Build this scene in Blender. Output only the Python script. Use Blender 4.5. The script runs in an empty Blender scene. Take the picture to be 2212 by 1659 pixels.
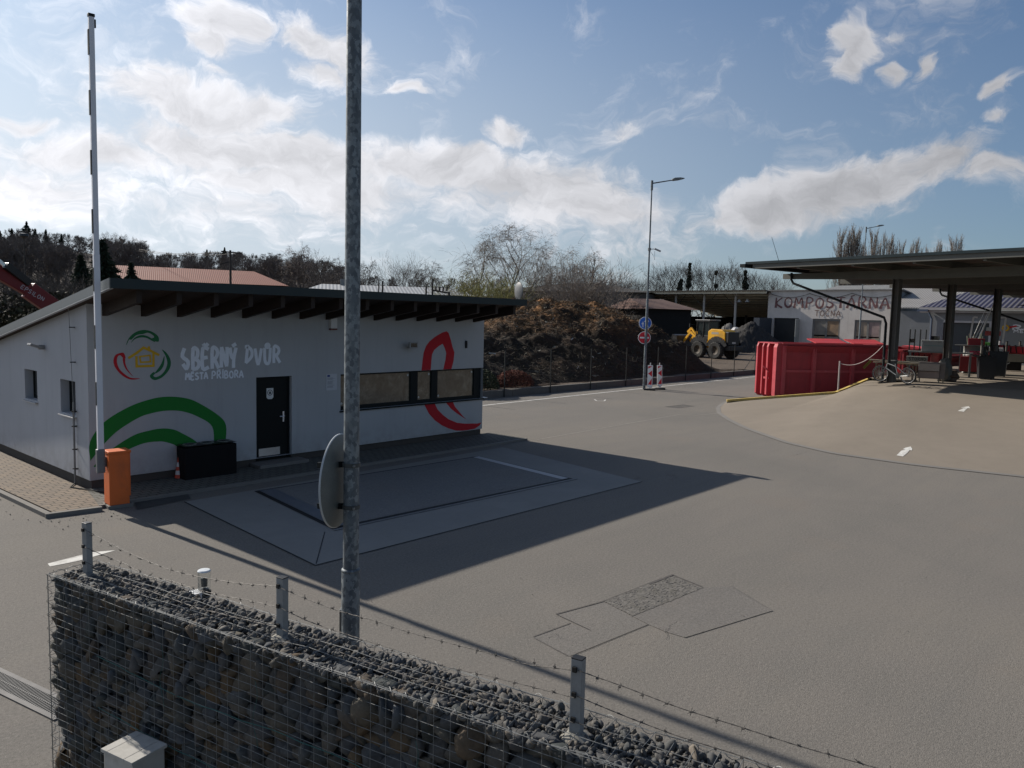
import bpy, bmesh, math, random
import numpy as np
from mathutils import Vector, Matrix
C = bpy.context.scene
random.seed(7); RN = np.random.RandomState(7)
rad = math.radians
# ---------------------------------------------------------------- camera calibration (2212 x 1659 photo grid)
F0, CX, CY, H = 1650.0, 1106.0, 829.5, 3.65
dn = Vector((644-CX, 19900-CY, F0)).normalized()
def horizon(x): return CY - (dn.x*(x-CX) + dn.z*F0)/dn.y
v1 = Vector((2573-CX, horizon(2573)-CY, F0)).normalized()
Zc = -dn; Xc = v1; Yc = Zc.cross(Xc)
RM = Matrix((Xc, Yc, Zc))
def ray(px, py): return RM @ Vector((px-CX, py-CY, F0))
def g(px, py, z=0.0):                     # point of the scene at height z seen at px, py
    d = ray(px, py); t = (z-H)/d.z
    return Vector((d.x*t, d.y*t, z))
def at(px, py, D):                        # point at depth D
    return Vector((0, 0, H)) + (RM @ Vector(((px-CX)/F0, (py-CY)/F0, 1.0)))*D
def pY(px, py, y):
    d = ray(px, py); t = y/d.y
    return Vector((d.x*t, y, H+d.z*t))
def pX(px, py, x):
    d = ray(px, py); t = x/d.x
    return Vector((x, d.y*t, H+d.z*t))
def pP(px, py, o, az):                    # on the vertical plane through o with direction az
    d = ray(px, py); n = Vector((-math.sin(az), math.cos(az), 0))
    t = (o.x*n.x + o.y*n.y)/(d.x*n.x + d.y*n.y)
    return Vector((d.x*t, d.y*t, H+d.z*t))
cam = bpy.data.cameras.new('camera'); co = bpy.data.objects.new('camera', cam); C.collection.objects.link(co)
cam.lens = F0/2212*36; cam.sensor_width = 36; cam.clip_end = 5000; cam.clip_start = 0.05
m = RM.to_4x4() @ Matrix(((1,0,0,0),(0,-1,0,0),(0,0,-1,0),(0,0,0,1)))
m.translation = (0, 0, H); co.matrix_world = m; C.camera = co
# ---------------------------------------------------------------- objects
def tag(o, label=None, cat=None, group=None, kind=None):
    if label: o['label'] = label
    if cat: o['category'] = cat
    if group: o['group'] = group
    if kind: o['kind'] = kind
    return o
def thing(name, label, cat, loc=(0,0,0), rz=0, group=None):
    o = bpy.data.objects.new(name, None); C.collection.objects.link(o)
    o.location = loc; o.rotation_euler = (0, 0, rz); o.empty_display_size = .2
    return tag(o, label, cat, group)
def copy_tree(o, parent=None):
    c = o.copy(); C.collection.objects.link(c); c.parent = parent
    for ch in list(o.children): copy_tree(ch, c)
    return c
class MB:
    def __init__(s): s.v = []; s.f = []; s.M = Matrix.Identity(4); s.uvs = None
    def add(s, vs, fs):
        b = len(s.v)
        s.v += [tuple(s.M @ Vector(p)) for p in vs]; s.f += [tuple(i+b for i in f) for f in fs]; return s
    def box(s, x0, y0, z0, x1, y1, z1, tx=0, ty=0):      # tx, ty: taper of the top
        v = [(x0,y0,z0),(x1,y0,z0),(x1,y1,z0),(x0,y1,z0),(x0+tx,y0+ty,z1),(x1-tx,y0+ty,z1),(x1-tx,y1-ty,z1),(x0+tx,y1-ty,z1)]
        return s.add(v, [(3,2,1,0),(4,5,6,7),(0,1,5,4),(1,2,6,5),(2,3,7,6),(3,0,4,7)])
    def bar(s, p0, p1, w, h, up=(0,0,1)):
        p0 = Vector(p0); p1 = Vector(p1); d = (p1-p0).normalized(); u = Vector(up)
        if abs(d.dot(u)) > .98: u = Vector((1,0,0))
        a = d.cross(u).normalized()*w/2; b = a.cross(d).normalized()*h/2
        v = [p+q for p in (p0,p1) for q in (-a-b, a-b, a+b, -a+b)]
        return s.add(v, [(3,2,1,0),(4,5,6,7),(0,1,5,4),(1,2,6,5),(2,3,7,6),(3,0,4,7)])
    def tube(s, pts, r, n=8, cap=True):
        pts = [Vector(p) for p in pts]; k = len(pts)
        rs = r if isinstance(r, (list, tuple)) else [r]*k
        base = len(s.v); a = None; vs = []
        for i, p in enumerate(pts):
            d = (pts[min(i+1,k-1)]-pts[max(i-1,0)])
            d = d.normalized() if d.length > 1e-9 else Vector((0,0,1))
            if a is None:
                t = Vector((0,0,1)) if abs(d.z) < .9 else Vector((1,0,0)); a = d.cross(t).normalized()
            else:
                a = (a - d*a.dot(d)); a = a.normalized() if a.length > 1e-6 else d.orthogonal().normalized()
            b = d.cross(a)
            for j in range(n):
                t = 2*math.pi*j/n; vs.append(p + a*math.cos(t)*rs[i] + b*math.sin(t)*rs[i])
        fs = [(i*n+j, i*n+(j+1)%n, (i+1)*n+(j+1)%n, (i+1)*n+j) for i in range(k-1) for j in range(n)]
        if cap: fs += [tuple(range(n-1,-1,-1)), tuple((k-1)*n+j for j in range(n))]
        return s.add(vs, fs)
    def cyl(s, c, r, h, n=16, r2=None, axis='z'):
        d = {'z':(0,0,h),'x':(h,0,0),'y':(0,h,0)}[axis]; c = Vector(c)
        return s.tube([c, c+Vector(d)], [r, r if r2 is None else r2], n)
    def lathe(s, prof, c=(0,0,0), n=20):
        vs = []; c = Vector(c)
        for r, z in prof:
            for j in range(n):
                t = 2*math.pi*j/n; vs.append(c+Vector((r*math.cos(t), r*math.sin(t), z)))
        k = len(prof)
        return s.add(vs, [(i*n+j, i*n+(j+1)%n, (i+1)*n+(j+1)%n, (i+1)*n+j) for i in range(k-1) for j in range(n)])
    def poly(s, pts): return s.add(pts, [tuple(range(len(pts)))])
    def prism(s, pts, d):                                # polygon extruded by the vector d
        n = len(pts); d = Vector(d); pts = [Vector(p) for p in pts]
        return s.add(pts+[p+d for p in pts], [tuple(range(n-1,-1,-1)), tuple(range(n,2*n))]+[(i,(i+1)%n,n+(i+1)%n,n+i) for i in range(n)])
    def build(s, name, mt=None, parent=None, smooth=False, bevel=0, fixn=True):
        me = bpy.data.meshes.new(name); me.from_pydata([tuple(p) for p in s.v], [], s.f)
        if fixn:
            bm = bmesh.new(); bm.from_mesh(me); bmesh.ops.recalc_face_normals(bm, faces=bm.faces[:])
            if bevel:
                es = [e for e in bm.edges if len(e.link_faces) == 2 and e.calc_face_angle(0) > .6]
                bmesh.ops.bevel(bm, geom=es, offset=bevel, segments=2, affect='EDGES', profile=.6)
            bm.to_mesh(me); bm.free()
        if smooth:
            me.shade_smooth()
            if smooth == 'auto': me.set_sharp_from_angle(angle=.7)
        if mt: me.materials.append(mt)
        o = bpy.data.objects.new(name, me); C.collection.objects.link(o)
        if parent: o.parent = parent
        return o
def npmesh(name, v, f, mt, parent=None, attr=None, smooth=False):   # v (n,3), f (m,k) numpy
    me = bpy.data.meshes.new(name); k = f.shape[1]
    me.vertices.add(len(v)); me.vertices.foreach_set('co', v.astype(np.float32).ravel())
    me.loops.add(f.size); me.loops.foreach_set('vertex_index', f.astype(np.int32).ravel())
    me.polygons.add(len(f)); me.polygons.foreach_set('loop_start', np.arange(0, f.size, k, dtype=np.int32))
    if attr is not None:
        a = me.attributes.new('rnd', 'FLOAT', 'POINT'); a.data.foreach_set('value', attr.astype(np.float32))
    me.update(calc_edges=True); me.validate()
    if smooth: me.shade_smooth()
    me.materials.append(mt)
    o = bpy.data.objects.new(name, me); C.collection.objects.link(o)
    if parent: o.parent = parent
    return o
# ---------------------------------------------------------------- materials
class NT:
    def __init__(s, name, world=None):
        if world: s.t = world.node_tree
        else:
            s.m = bpy.data.materials.new(name); s.m.use_nodes = True; s.t = s.m.node_tree
        s.t.nodes.clear()
    def n(s, typ, **k):
        nd = s.t.nodes.new('ShaderNode'+typ)
        for a, b in k.items(): setattr(nd, a, b)
        return nd
    def l(s, a, b): s.t.links.new(a, b)
    def val(s, sock, v):
        if isinstance(v, bpy.types.NodeSocket): s.l(v, sock)
        else: sock.default_value = v
    def math(s, op, a, b=0.0, c=None, clamp=False):
        nd = s.n('Math', operation=op); nd.use_clamp = clamp
        s.val(nd.inputs[0], a); s.val(nd.inputs[1], b)
        if c is not None: s.val(nd.inputs[2], c)
        return nd.outputs[0]
    def mix(s, fac, a, b, mode='MIX'):
        nd = s.n('Mix', data_type='RGBA', blend_type=mode); s.val(nd.inputs[0], fac); s.val(nd.inputs[6], a); s.val(nd.inputs[7], b)
        return nd.outputs[2]
    def noise(s, vec, scale, detail=4, rough=.6, out=0, dist=0):
        nd = s.n('TexNoise'); s.l(vec, nd.inputs['Vector']); nd.inputs['Scale'].default_value = scale
        nd.inputs['Detail'].default_value = detail; nd.inputs['Roughness'].default_value = rough; nd.inputs['Distortion'].default_value = dist
        return nd.outputs[out]
    def ramp(s, fac, stops, interp='LINEAR'):
        nd = s.n('ValToRGB'); nd.color_ramp.interpolation = interp; e = nd.color_ramp.elements
        while len(e) < len(stops): e.new(.5)
        for i, (p, c) in enumerate(stops): e[i].position = p; e[i].color = c if len(c) == 4 else (*c, 1)
        s.l(fac, nd.inputs[0]); return nd.outputs[0]
    def mrange(s, v, a, b, c=0., d=1., smooth=False):
        nd = s.n('MapRange'); nd.interpolation_type = 'SMOOTHSTEP' if smooth else 'LINEAR'
        s.val(nd.inputs[0], v)
        for i, x in zip((1,2,3,4), (a,b,c,d)): nd.inputs[i].default_value = x
        return nd.outputs[0]
    def coord(s, which='Object'): return s.n('TexCoord').outputs[which]
    def scale(s, vec, sc, rot=(0,0,0), loc=(0,0,0)):
        nd = s.n('Mapping'); s.l(vec, nd.inputs[0]); nd.inputs['Scale'].default_value = sc; nd.inputs['Rotation'].default_value = rot
        nd.inputs['Location'].default_value = loc; return nd.outputs[0]
    def bsdf(s, col, rough=.7, metal=0., bump=None, bstr=.3, bdist=.01, spec=.5, **k):
        b = s.n('BsdfPrincipled'); s.val(b.inputs['Base Color'], col); s.val(b.inputs['Roughness'], rough); s.val(b.inputs['Metallic'], metal)
        b.inputs['Specular IOR Level'].default_value = spec
        for a, v in k.items(): s.val(b.inputs[a], v)
        if bump is not None:
            bp = s.n('Bump'); bp.inputs['Strength'].default_value = bstr; bp.inputs['Distance'].default_value = bdist
            s.l(bump, bp.inputs['Height']); s.l(bp.outputs[0], b.inputs['Normal'])
        o = s.n('OutputMaterial'); s.l(b.outputs[0], o.inputs[0]); return s.m
def c4(c, k=1.): return (c[0]*k, c[1]*k, c[2]*k, 1)
def pm(name, col, rough=.7, var=.18, sc=3., metal=0., bump=.15, bd=.004, dirt=None, fine=60., spec=.4, **k):
    t = NT(name); v = t.coord()
    n1 = t.noise(v, sc, 6, .65); n2 = t.noise(v, fine, 3, .6)
    f = t.math('ADD', t.math('MULTIPLY', n1, .7), t.math('MULTIPLY', n2, .3))
    c = t.ramp(f, [(.3, c4(col, 1-var)), (.7, c4(col, 1+var))])
    if dirt:
        d = t.noise(v, sc*.45, 8, .7, dist=.4); c = t.mix(t.mrange(d, .5, .72), c, c4(dirt))
    r = t.mrange(n1, .3, .7, max(0, rough-.08), min(1, rough+.08))
    return t.bsdf(c, r, metal, n2, bump, bd, spec, **k)
SKYS, SUNS, EXPO = 0.060, 4.7, 0.45
# ---------------------------------------------------------------- world, sun
SUN_AZ, SUN_EL = rad(93.9), rad(31.8)
w = bpy.data.worlds.new('World'); C.world = w; w.use_nodes = True
t = NT('', w)
sky = t.n('TexSky', sky_type='NISHITA'); sky.sun_disc = False; sky.sun_elevation = SUN_EL; sky.sun_rotation = math.pi/2-SUN_AZ
sky.air_density = 1.0; sky.dust_density = 1.2; sky.ozone_density = 2.2; sky.altitude = 300
gen = t.coord('Generated')
sp = t.n('SeparateXYZ'); t.l(gen, sp.inputs[0])
az = t.math('MULTIPLY', t.math('ARCTAN2', sp.outputs[1], sp.outputs[0]), 57.29578)
el = t.math('MULTIPLY', t.math('ARCSINE', sp.outputs[2]), 57.29578)
cb = t.n('CombineXYZ'); t.l(az, cb.inputs[0]); t.l(el, cb.inputs[1]); ae0 = cb.outputs[0]
def warped(src, sc, amt, det):
    w1 = t.noise(src, sc, det, .6, out=1); s_ = t.n('VectorMath', operation='SUBTRACT'); t.l(w1, s_.inputs[0]); s_.inputs[1].default_value = (.5,.5,.5)
    k_ = t.n('VectorMath', operation='MULTIPLY'); t.l(s_.outputs[0], k_.inputs[0]); k_.inputs[1].default_value = (amt, amt*.6, 0); a_ = t.n('VectorMath', operation='ADD'); t.l(src, a_.inputs[0]); t.l(k_.outputs[0], a_.inputs[1]); return a_.outputs[0]
ae = warped(warped(ae0, .12, 8, 3), .6, 2.0, 5)
aes = t.scale(ae, (.62, 1.0, 1))
nz = t.noise(aes, .16, 9, .62, dist=.5); nf = t.noise(aes, .60, 8, .66, dist=.6)
def azel(px, py):
    d = ray(px, py).normalized(); return math.degrees(math.atan2(d.y, d.x)), math.degrees(math.asin(d.z))
# clouds: centre x, y, half width, half height (photo grid), density, slant
CL = [(478,55,72,40,1,0),(462,100,58,26,.9,0),(655,75,75,40,1,18),(740,110,90,45,1,14),(710,150,80,25,.9,0),(880,180,38,12,.8,0),
      (430,222,190,42,.95,4),(600,235,120,26,.8,0),(335,150,55,14,.45,10),(475,157,45,12,.45,0),(35,255,60,20,.9,0),(215,330,230,44,1.05,-4),(440,312,190,42,1.1,2),
      (120,400,190,66,.8,0),(700,338,190,38,1.1,4),(600,372,180,32,.9,0),(960,358,220,42,1.1,6),(1090,282,66,32,.95,0),(1130,398,270,56,1.0,6),(1240,450,260,52,.8,4),(980,430,280,60,.6,0),(820,400,240,50,.7,0),
      (1320,280,50,24,.35,0),(1540,490,85,24,.75,-10),(1640,458,130,38,1.05,-10),(1650,408,60,16,.55,-10),(1790,422,170,46,1.1,-12),(1900,384,140,44,1.1,-14),(2040,350,130,44,1,-6),(2170,372,120,40,.9,4),
      (1850,92,48,34,1,-40),(1825,135,40,32,.9,-40),(1928,132,24,17,.8,0),(1990,125,20,15,.7,-30),(1950,62,34,12,.3,-10),(2190,180,46,24,.9,-20),(2200,252,30,12,.5,0),(300,440,330,60,.45,0),(120,340,330,110,.5,0),(560,420,330,80,.42,0),(1000,420,330,70,.42,0),(1280,520,260,50,.3,0),(1950,430,330,50,.35,-6)]
tot = None
for (px, py, rx, ry, wt, sl) in CL:
    a0, e0 = azel(px, py); a1, _ = azel(px+rx, py); _, e1 = azel(px, py-ry)
    mp = t.n('Mapping', vector_type='TEXTURE'); t.l(ae, mp.inputs[0])
    mp.inputs['Location'].default_value = (a0, e0, 0); mp.inputs['Rotation'].default_value = (0, 0, rad(sl))
    mp.inputs['Scale'].default_value = (-abs(a1-a0)*1.6, abs(e1-e0)*1.8, 1)
    L = t.n('VectorMath', operation='LENGTH'); t.l(mp.outputs[0], L.inputs[0])
    m_ = t.math('MULTIPLY', t.math('SUBTRACT', 1.0, L.outputs['Value'], clamp=True), wt)
    tot = m_ if tot is None else t.math('SMOOTH_MAX', tot, m_, .12)
# clouds elsewhere in the sky (beside and behind the view) so that the light stays the same all round
away = t.mrange(t.math('ABSOLUTE', t.math('SUBTRACT', az, 41.5)), 38, 60)
tot = t.math('MAXIMUM', tot, t.math('MULTIPLY', away, t.mrange(t.noise(aes, .06, 3, .5), .5, .75)))
den = t.math('ADD', t.math('MULTIPLY', tot, 1.1), t.math('MULTIPLY', t.math('SUBTRACT', nz, .5), 1.7))
den = t.math('ADD', den, t.math('MULTIPLY', t.math('SUBTRACT', nf, .5), .9))
den = t.math('SUBTRACT', den, .10)
alpha = t.mrange(den, .0, .58, 0, 1, True)
alpha = t.math('MULTIPLY', alpha, t.mrange(tot, .0, .16))
bright = t.mrange(az, 8, 72, .68, 1.38)
nzo = t.n('VectorMath', operation='ADD'); t.l(aes, nzo.inputs[0]); nzo.inputs[1].default_value = (1.1, 1.5, 0)
nz2 = t.noise(nzo.outputs[0], .16, 9, .62, dist=.5); nf2 = t.noise(nzo.outputs[0], .60, 8, .66, dist=.6)
rel = t.math('ADD', t.math('SUBTRACT', nz, nz2), t.math('MULTIPLY', t.math('SUBTRACT', nf, nf2), .45))
core = t.math('MULTIPLY', t.mrange(den, .15, 1.0, 1.05, .80), t.mrange(rel, -.16, .16, .84, 1.14))
tex = t.mrange(nf, .3, .7, .93, 1.07)
cb2 = t.math('MULTIPLY', t.math('MULTIPLY', bright, core), tex)
cc = t.n('VectorMath', operation='SCALE'); cc.inputs[0].default_value = (9.0, 9.0, 9.4); t.l(cb2, cc.inputs['Scale'])
# thin bright veil of the hazy lower sky, strongest towards the sun
veil = t.math('MULTIPLY', t.mrange(el, 33, 6, 0, .90, True), t.mrange(az, 8, 62, .34, 1.0))
vc = t.n('VectorMath', operation='SCALE'); vc.inputs[0].default_value = (7.3, 8.15, 9.1); t.l(t.mrange(az, 8, 75, .42, 1.20), vc.inputs['Scale'])
tint = t.mix(1.0, sky.outputs[0], (.80, 1.0, 1.17, 1), 'MULTIPLY')
s1 = t.mix(veil, tint, vc.outputs[0])
s2 = t.mix(t.math('MULTIPLY', alpha, .93), s1, cc.outputs[0])
bg = t.n('Background'); t.l(s2, bg.inputs[0]); bg.inputs[1].default_value = SKYS
wo = t.n('OutputWorld'); t.l(bg.outputs[0], wo.inputs[0])
sl_ = bpy.data.lights.new('sun', 'SUN'); sl_.energy = SUNS; sl_.angle = rad(.53); sl_.color = (1, .93, .84)
so = bpy.data.objects.new('sun', sl_); C.collection.objects.link(so)
sd = Vector((math.cos(SUN_AZ)*math.cos(SUN_EL), math.sin(SUN_AZ)*math.cos(SUN_EL), math.sin(SUN_EL)))
so.rotation_euler = sd.to_track_quat('Z', 'Y').to_euler(); so.location = (0, 30, 40)
C.view_settings.view_transform = 'Standard'; C.view_settings.look = 'None'; C.view_settings.gamma = 1; C.view_settings.exposure = EXPO
C.view_settings.use_curve_mapping = False
C.render.engine = 'CYCLES'; C.cycles.max_bounces = 6; C.cycles.diffuse_bounces = 3; C.cycles.glossy_bounces = 3
C.cycles.transmission_bounces = 4; C.cycles.transparent_max_bounces = 8
C.cycles.use_denoising = True
# ---------------------------------------------------------------- materials of the ground
def asphalt(name, base=(.144,.132,.116), rust=.5, axis=0):
    t = NT(name); v = t.coord()
    big = t.noise(v, .16, 5, .6, dist=.8); mid = t.noise(v, 1.1, 6, .65)
    agg = t.n('TexVoronoi'); agg.inputs['Scale'].default_value = 85; t.l(v, agg.inputs['Vector'])
    spk = t.noise(v, 140, 2, .5)
    c = t.ramp(big, [(.3, c4((base[0]*.80, base[1]*.83, base[2]*.84))), (.5, c4(base)), (.72, (base[0]*1.18, base[1]*1.15, base[2]*1.08, 1))])
    c = t.mix(t.mrange(mid, .35, .75, 0, .28), c, c4((base[0]*.75, base[1]*.78, base[2]*.84)))
    streak = t.noise(t.scale(v, (.35, 3.2, 1) if axis == 0 else (3.2, .35, 1), (0, 0, .15)), .6, 5, .6)
    c = t.mix(t.mrange(streak, .48, .68, 0, .38), c, c4((base[0]*.72, base[1]*.77, base[2]*.80)))
    st2 = t.noise(t.scale(v, (.12, 1.1, 1), (0, 0, .25)), .8, 6, .6); c = t.mix(t.mrange(st2, .45, .7, 0, .3), c, c4((base[0]*1.12, base[1]*1.13, base[2]*1.08)))
    c = t.mix(t.mrange(t.noise(v, .55, 3, .5), .60, .70, 0, .3), c, c4((.17, .14, .11)))
    gr1 = t.noise(v, 30, 4, .8); c = t.mix(t.mrange(gr1, .52, .66, 0, .85), c, c4(base, 1.45)); c = t.mix(t.mrange(gr1, .47, .34, 0, .8), c, c4(base, .50)); c = t.mix(t.mrange(spk, .35, .65, 0, .5), c, c4(base, 1.3))
    gr2 = t.noise(v, 9, 5, .7); c = t.mix(t.mrange(gr2, .55, .7, 0, .22), c, c4(base, .7))
    c = t.mix(t.mrange(agg.outputs['Distance'], .0, .35, .45, 0), c, c4(base, .55))
    # fine cracks
    vo = t.n('TexVoronoi', feature='DISTANCE_TO_EDGE'); vo.inputs['Scale'].default_value = .33

    wv = t.n('VectorMath', operation='ADD'); nn = t.n('VectorMath', operation='SCALE'); t.l(t.noise(v, 1.4, 6, .7, out=1), nn.inputs[0]); nn.inputs['Scale'].default_value = .9
    t.l(v, wv.inputs[0]); t.l(nn.outputs[0], wv.inputs[1]); t.l(wv.outputs[0], vo.inputs['Vector'])
    cr = t.math('MULTIPLY', t.mrange(vo.outputs[0], .0, .005, 1, 0), t.mrange(t.noise(v, .3, 2), .60, .66))
    c = t.mix(t.math('MULTIPLY', cr, .5), c, c4((.05,.05,.05)))
    hgt = t.math('SUBTRACT', t.math('MULTIPLY', agg.outputs['Distance'], -1), t.math('MULTIPLY', cr, 3))
    return t.bsdf(c, .93, 0, hgt, .5, .006, .2)
def concrete(name, base=(.23,.205,.17), sc=1., joints=False, dark=.75):
    t = NT(name); v = t.coord()
    big = t.noise(v, .35*sc, 7, .68, dist=.5); fine = t.noise(v, 45, 4, .6); tiny = t.noise(v, 170, 2, .5)
    c = t.ramp(big, [(.3, c4(base, .88)), (.68, c4(base, 1.08))])
    c = t.mix(t.mrange(t.noise(v, 2.2*sc, 7, .75), .5, .8, 0, .45), c, c4(base, dark))
    c = t.mix(t.mrange(fine, .35, .7, 0, .35), c, c4(base, .82))
    c = t.mix(t.mrange(tiny, .62, .75, 0, .4), c, c4(base, 1.3))
    return t.bsdf(c, .88, 0, fine, .35, .004, .25)
M = {}
M['asphalt'] = asphalt('asphalt')
M['patch'] = asphalt('patched_asphalt', (.138,.128,.115))
M['patch2'] = asphalt('fresh_patched_asphalt', (.133,.123,.111))
M['ramp'] = concrete('ramp_concrete', (.200,.171,.136))
M['pad'] = concrete('pad_concrete', (.205,.200,.185), 1.5)
M['deck'] = asphalt('deck_surface', (.150,.147,.140))
M['kerb'] = concrete('kerb_concrete', (.17,.16,.145), 3)
M['lowwall'] = concrete('low_wall_concrete', (.13,.125,.115), 3, dark=.5)
M['dirt'] = pm('dirt', (.088,.064,.044), .95, .3, .8, bump=.6, bd=.03, fine=25)
M['grass'] = pm('rough_grass', (.06,.062,.035), .95, .35, .3, bump=.5, bd=.04, fine=20)
M['paint'] = pm('road_paint', (.55,.54,.50), .8, .15, 8, dirt=(.22,.2,.18), bump=.1)
M['thinpaint'] = pm('worn_road_paint', (.24,.22,.19), .85, .12, 5, dirt=(.14,.125,.115))
M['yellowpaint'] = pm('yellow_paint', (.50,.36,.10), .75, .15, 6, dirt=(.25,.2,.12))
M['seam'] = pm('dark_seam', (.075,.068,.062), .9, .3, 12)
M['black'] = pm('black_gap', (.012,.012,.012), .8, .1)
def pavers(name='pavers', c1=(.20,.155,.11,1), c2=(.155,.125,.095,1), st=(.13,.11,.09,1)):
    t = NT(name); v = t.coord()
    br = t.n('TexBrick'); t.l(t.scale(v, (1,1,1)), br.inputs['Vector']); br.inputs['Scale'].default_value = 1.0
    br.inputs['Brick Width'].default_value = .2; br.inputs['Row Height'].default_value = .165; br.inputs['Mortar Size'].default_value = .011
    br.inputs['Color1'].default_value = c1; br.inputs['Color2'].default_value = c2; br.inputs['Mortar'].default_value = (.035,.03,.025,1)
    c = t.mix(t.mrange(t.noise(v, 6, 5), .4, .7, 0, .4), br.outputs[0], st)
    return t.bsdf(c, .9, 0, t.math('MULTIPLY', br.outputs['Fac'], -1), .6, .006, .25)
M['pavers'] = pavers(); M['greypavers'] = pavers('grey_pavers', (.125,.122,.105,1), (.105,.104,.092,1), (.075,.078,.068,1))
def flat(name, pts, z, mt, parent=None, sub=0):
    b = MB(); b.poly([(p[0], p[1], z) for p in pts]); return b.build(name, mt, parent)
def struct(o): o['kind'] = 'structure'; return o
# ---------------------------------------------------------------- ground sheets
b = MB(); b.poly([(-1500,-1500,-.06),(1500,-1500,-.06),(1500,1500,-.06),(-1500,1500,-.06)]); struct(b.build('ground', M['grass']))
FY = 23.55                                                     # line of the low wall and fence
struct(flat('asphalt_yard', [(-25,-25),(110,-25),(110,FY+.02),(-25,FY+.02)], 0, M['asphalt']))
b = MB(); b.box(-10, FY+.14, -.05, 260, 190, .33); struct(b.build('compost_yard_ground', M['dirt']))
# road markings
def strip(pts, w, z=.004, name='road_marking', mt=None):
    b = MB()
    for p, q in zip(pts[:-1], pts[1:]):
        p = Vector((p[0],p[1],z)); q = Vector((q[0],q[1],z)); n = Vector((-(q-p).y, (q-p).x, 0)).normalized()*w/2
        b.poly([p-n, q-n, q+n, p+n])
    return struct(b.build(name, mt or M['paint'], fixn=False))
strip([(17.9,21.6),(29.3,21.95),(29.6,21.95),(70,22.75)], .12)
strip([(17.65,14.54),(26.9,14.9),(27.1,14.35),(28.6,14.1)], .045, .004, 'worn_line', M['thinpaint'])
strip([g(*p)[:2] for p in ((1284,863),(1289,866),(1305,866.5),(1308,863.5))], .06)
# white arrow head left of the wall
A = [g(103,1218), g(108,1224), g(170,1212), g(250,1189), g(200,1193)]
struct(flat('arrow_marking', A, .004, M['paint']))
# patched asphalt, the broken spot and the small sunken square
P = lambda a, b_: g((1200+a/1.58)*.553, (1950+b_/1.58)*.553)
P3 = lambda a, b_: g((2600+a/1.58)*.553, (1950+b_/1.58)*.553)
struct(flat('asphalt_patch', [P(1535,712), P(1830,632), P(2100,520), P3(235,548), P3(35,648), P(2000,730), P(1750,812)], .002, M['patch']))
struct(flat('asphalt_patch', [P(1395,852), P(1625,768), P(1750,812), P(2000,730), P(2105,775), P(1620,972)], .0035, M['patch']))
struct(flat('asphalt_patch', [P3(240,546), P3(405,540), P3(660,690), P3(120,856), P3(0,820), P(2105,775), P(2010,725)], .005, M['patch2']))
strip([P(1535,712), P(1830,632), P(2190,490)], .02, .009, 'patch_seam', M['seam'])
strip([P(1395,852), P(1625,768)], .014, .009, 'patch_seam', M['seam'])
strip([P(1535,712), P(1750,812)], .008, .009, 'patch_seam', M['seam'])
strip([P(1625,972), P(2105,775)], .007, .009, 'patch_seam', M['seam'])
strip([P(1395,856), P(1610,972)], .006, .009, 'patch_seam', M['seam'])
strip([P3(240,544), P3(405,538), P3(660,690)], .006, .009, 'patch_seam', M['patch'])
strip([P3(660,690), P3(120,856)], .006, .009, 'patch_seam', M['patch'])
q0, q1, q2, q3 = P(1830,632), P3(45,470), P3(232,548), P(2010,725)
b = MB(); n = 60
for i in range(n+1):
    for j in range(n+1):
        u, v_ = i/n, j/n; p = q0.lerp(q1, u).lerp(q3.lerp(q2, u), v_)
        e = min(u, 1-u, v_, 1-v_)
        b.v.append((p.x+random.gauss(0,.006), p.y+random.gauss(0,.006), .0065+.0035*random.random()+(.004 if random.random() < .12 and e > .04 else 0)))
b.f = [(i*(n+1)+j, (i+1)*(n+1)+j, (i+1)*(n+1)+j+1, i*(n+1)+j+1) for i in range(n) for j in range(n)]
struct(b.build('broken_asphalt', pm('broken_asphalt', (.125,.116,.102), .95, .5, 14, bump=.6, bd=.006, dirt=(.085,.078,.062), fine=60)))
strip([P(2110,528), P3(45,470)], .04, .0125, 'patch_seam', M['seam'])
strip([P3(45,472), P3(225,545)], .03, .0125, 'patch_seam', M['seam'])
S = lambda a, b_: g((2350+a/3.687)*.553, (1350+b_/3.687)*.553)
struct(flat('sunken_patch', [S(925,884), S(1190,850), S(1345,872), S(1110,903)], .005, pm('gritty', (.085,.078,.07), .95, .4, 9, bump=.8, bd=.02)))
strip([S(920,884), S(1195,850)], .10, .008, 'patch_seam', M['seam'])
# weighbridge: concrete pad, deck let into it with a dark gap and a light end strip
struct(flat('weighbridge_pad', [(6.62,14.12),(6.25,9.25),(14.85,9.1),(15.85,14.3)], .004, M['pad']))
strip([(6.25,9.25),(14.85,9.1)], .03, .007, 'pad_joint', M['black']); strip([(6.62,14.12),(6.25,9.25)], .03, .007, 'pad_joint', M['black'])
strip([(6.3,9.3),(7.35,10.6)], .015, .007, 'pad_joint', M['black'])
wb = thing('weighbridge', 'long flat vehicle weighbridge deck let into the concrete pad before the white office', 'weighbridge', (0,0,0))
b = MB(); b.poly([(7.52,10.60,.010),(13.90,10.33,.010),(14.33,13.78,.010),(8.02,14.03,.010)]); b.build('gap', M['black'], wb)
b = MB(); b.poly([(7.62,10.70,.016),(13.80,10.44,.016),(14.2,13.70,.016),(8.1,13.95,.016)]); b.build('deck', M['deck'], wb)
b = MB(); b.poly([(13.62,10.46,.022),(13.84,10.44,.022),(14.26,13.70,.022),(14.06,13.71,.022)]); b.build('edge_strip', pm('edge_strip', (.33,.33,.33), .6, .1), wb)
b = MB(); b.poly([(7.62,10.70,.022),(7.95,10.69,.022),(8.42,13.93,.022),(8.1,13.95,.022)]); b.build('edge_strip', pm('steel_strip', (.10,.11,.125), .5, .15), wb)
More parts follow.
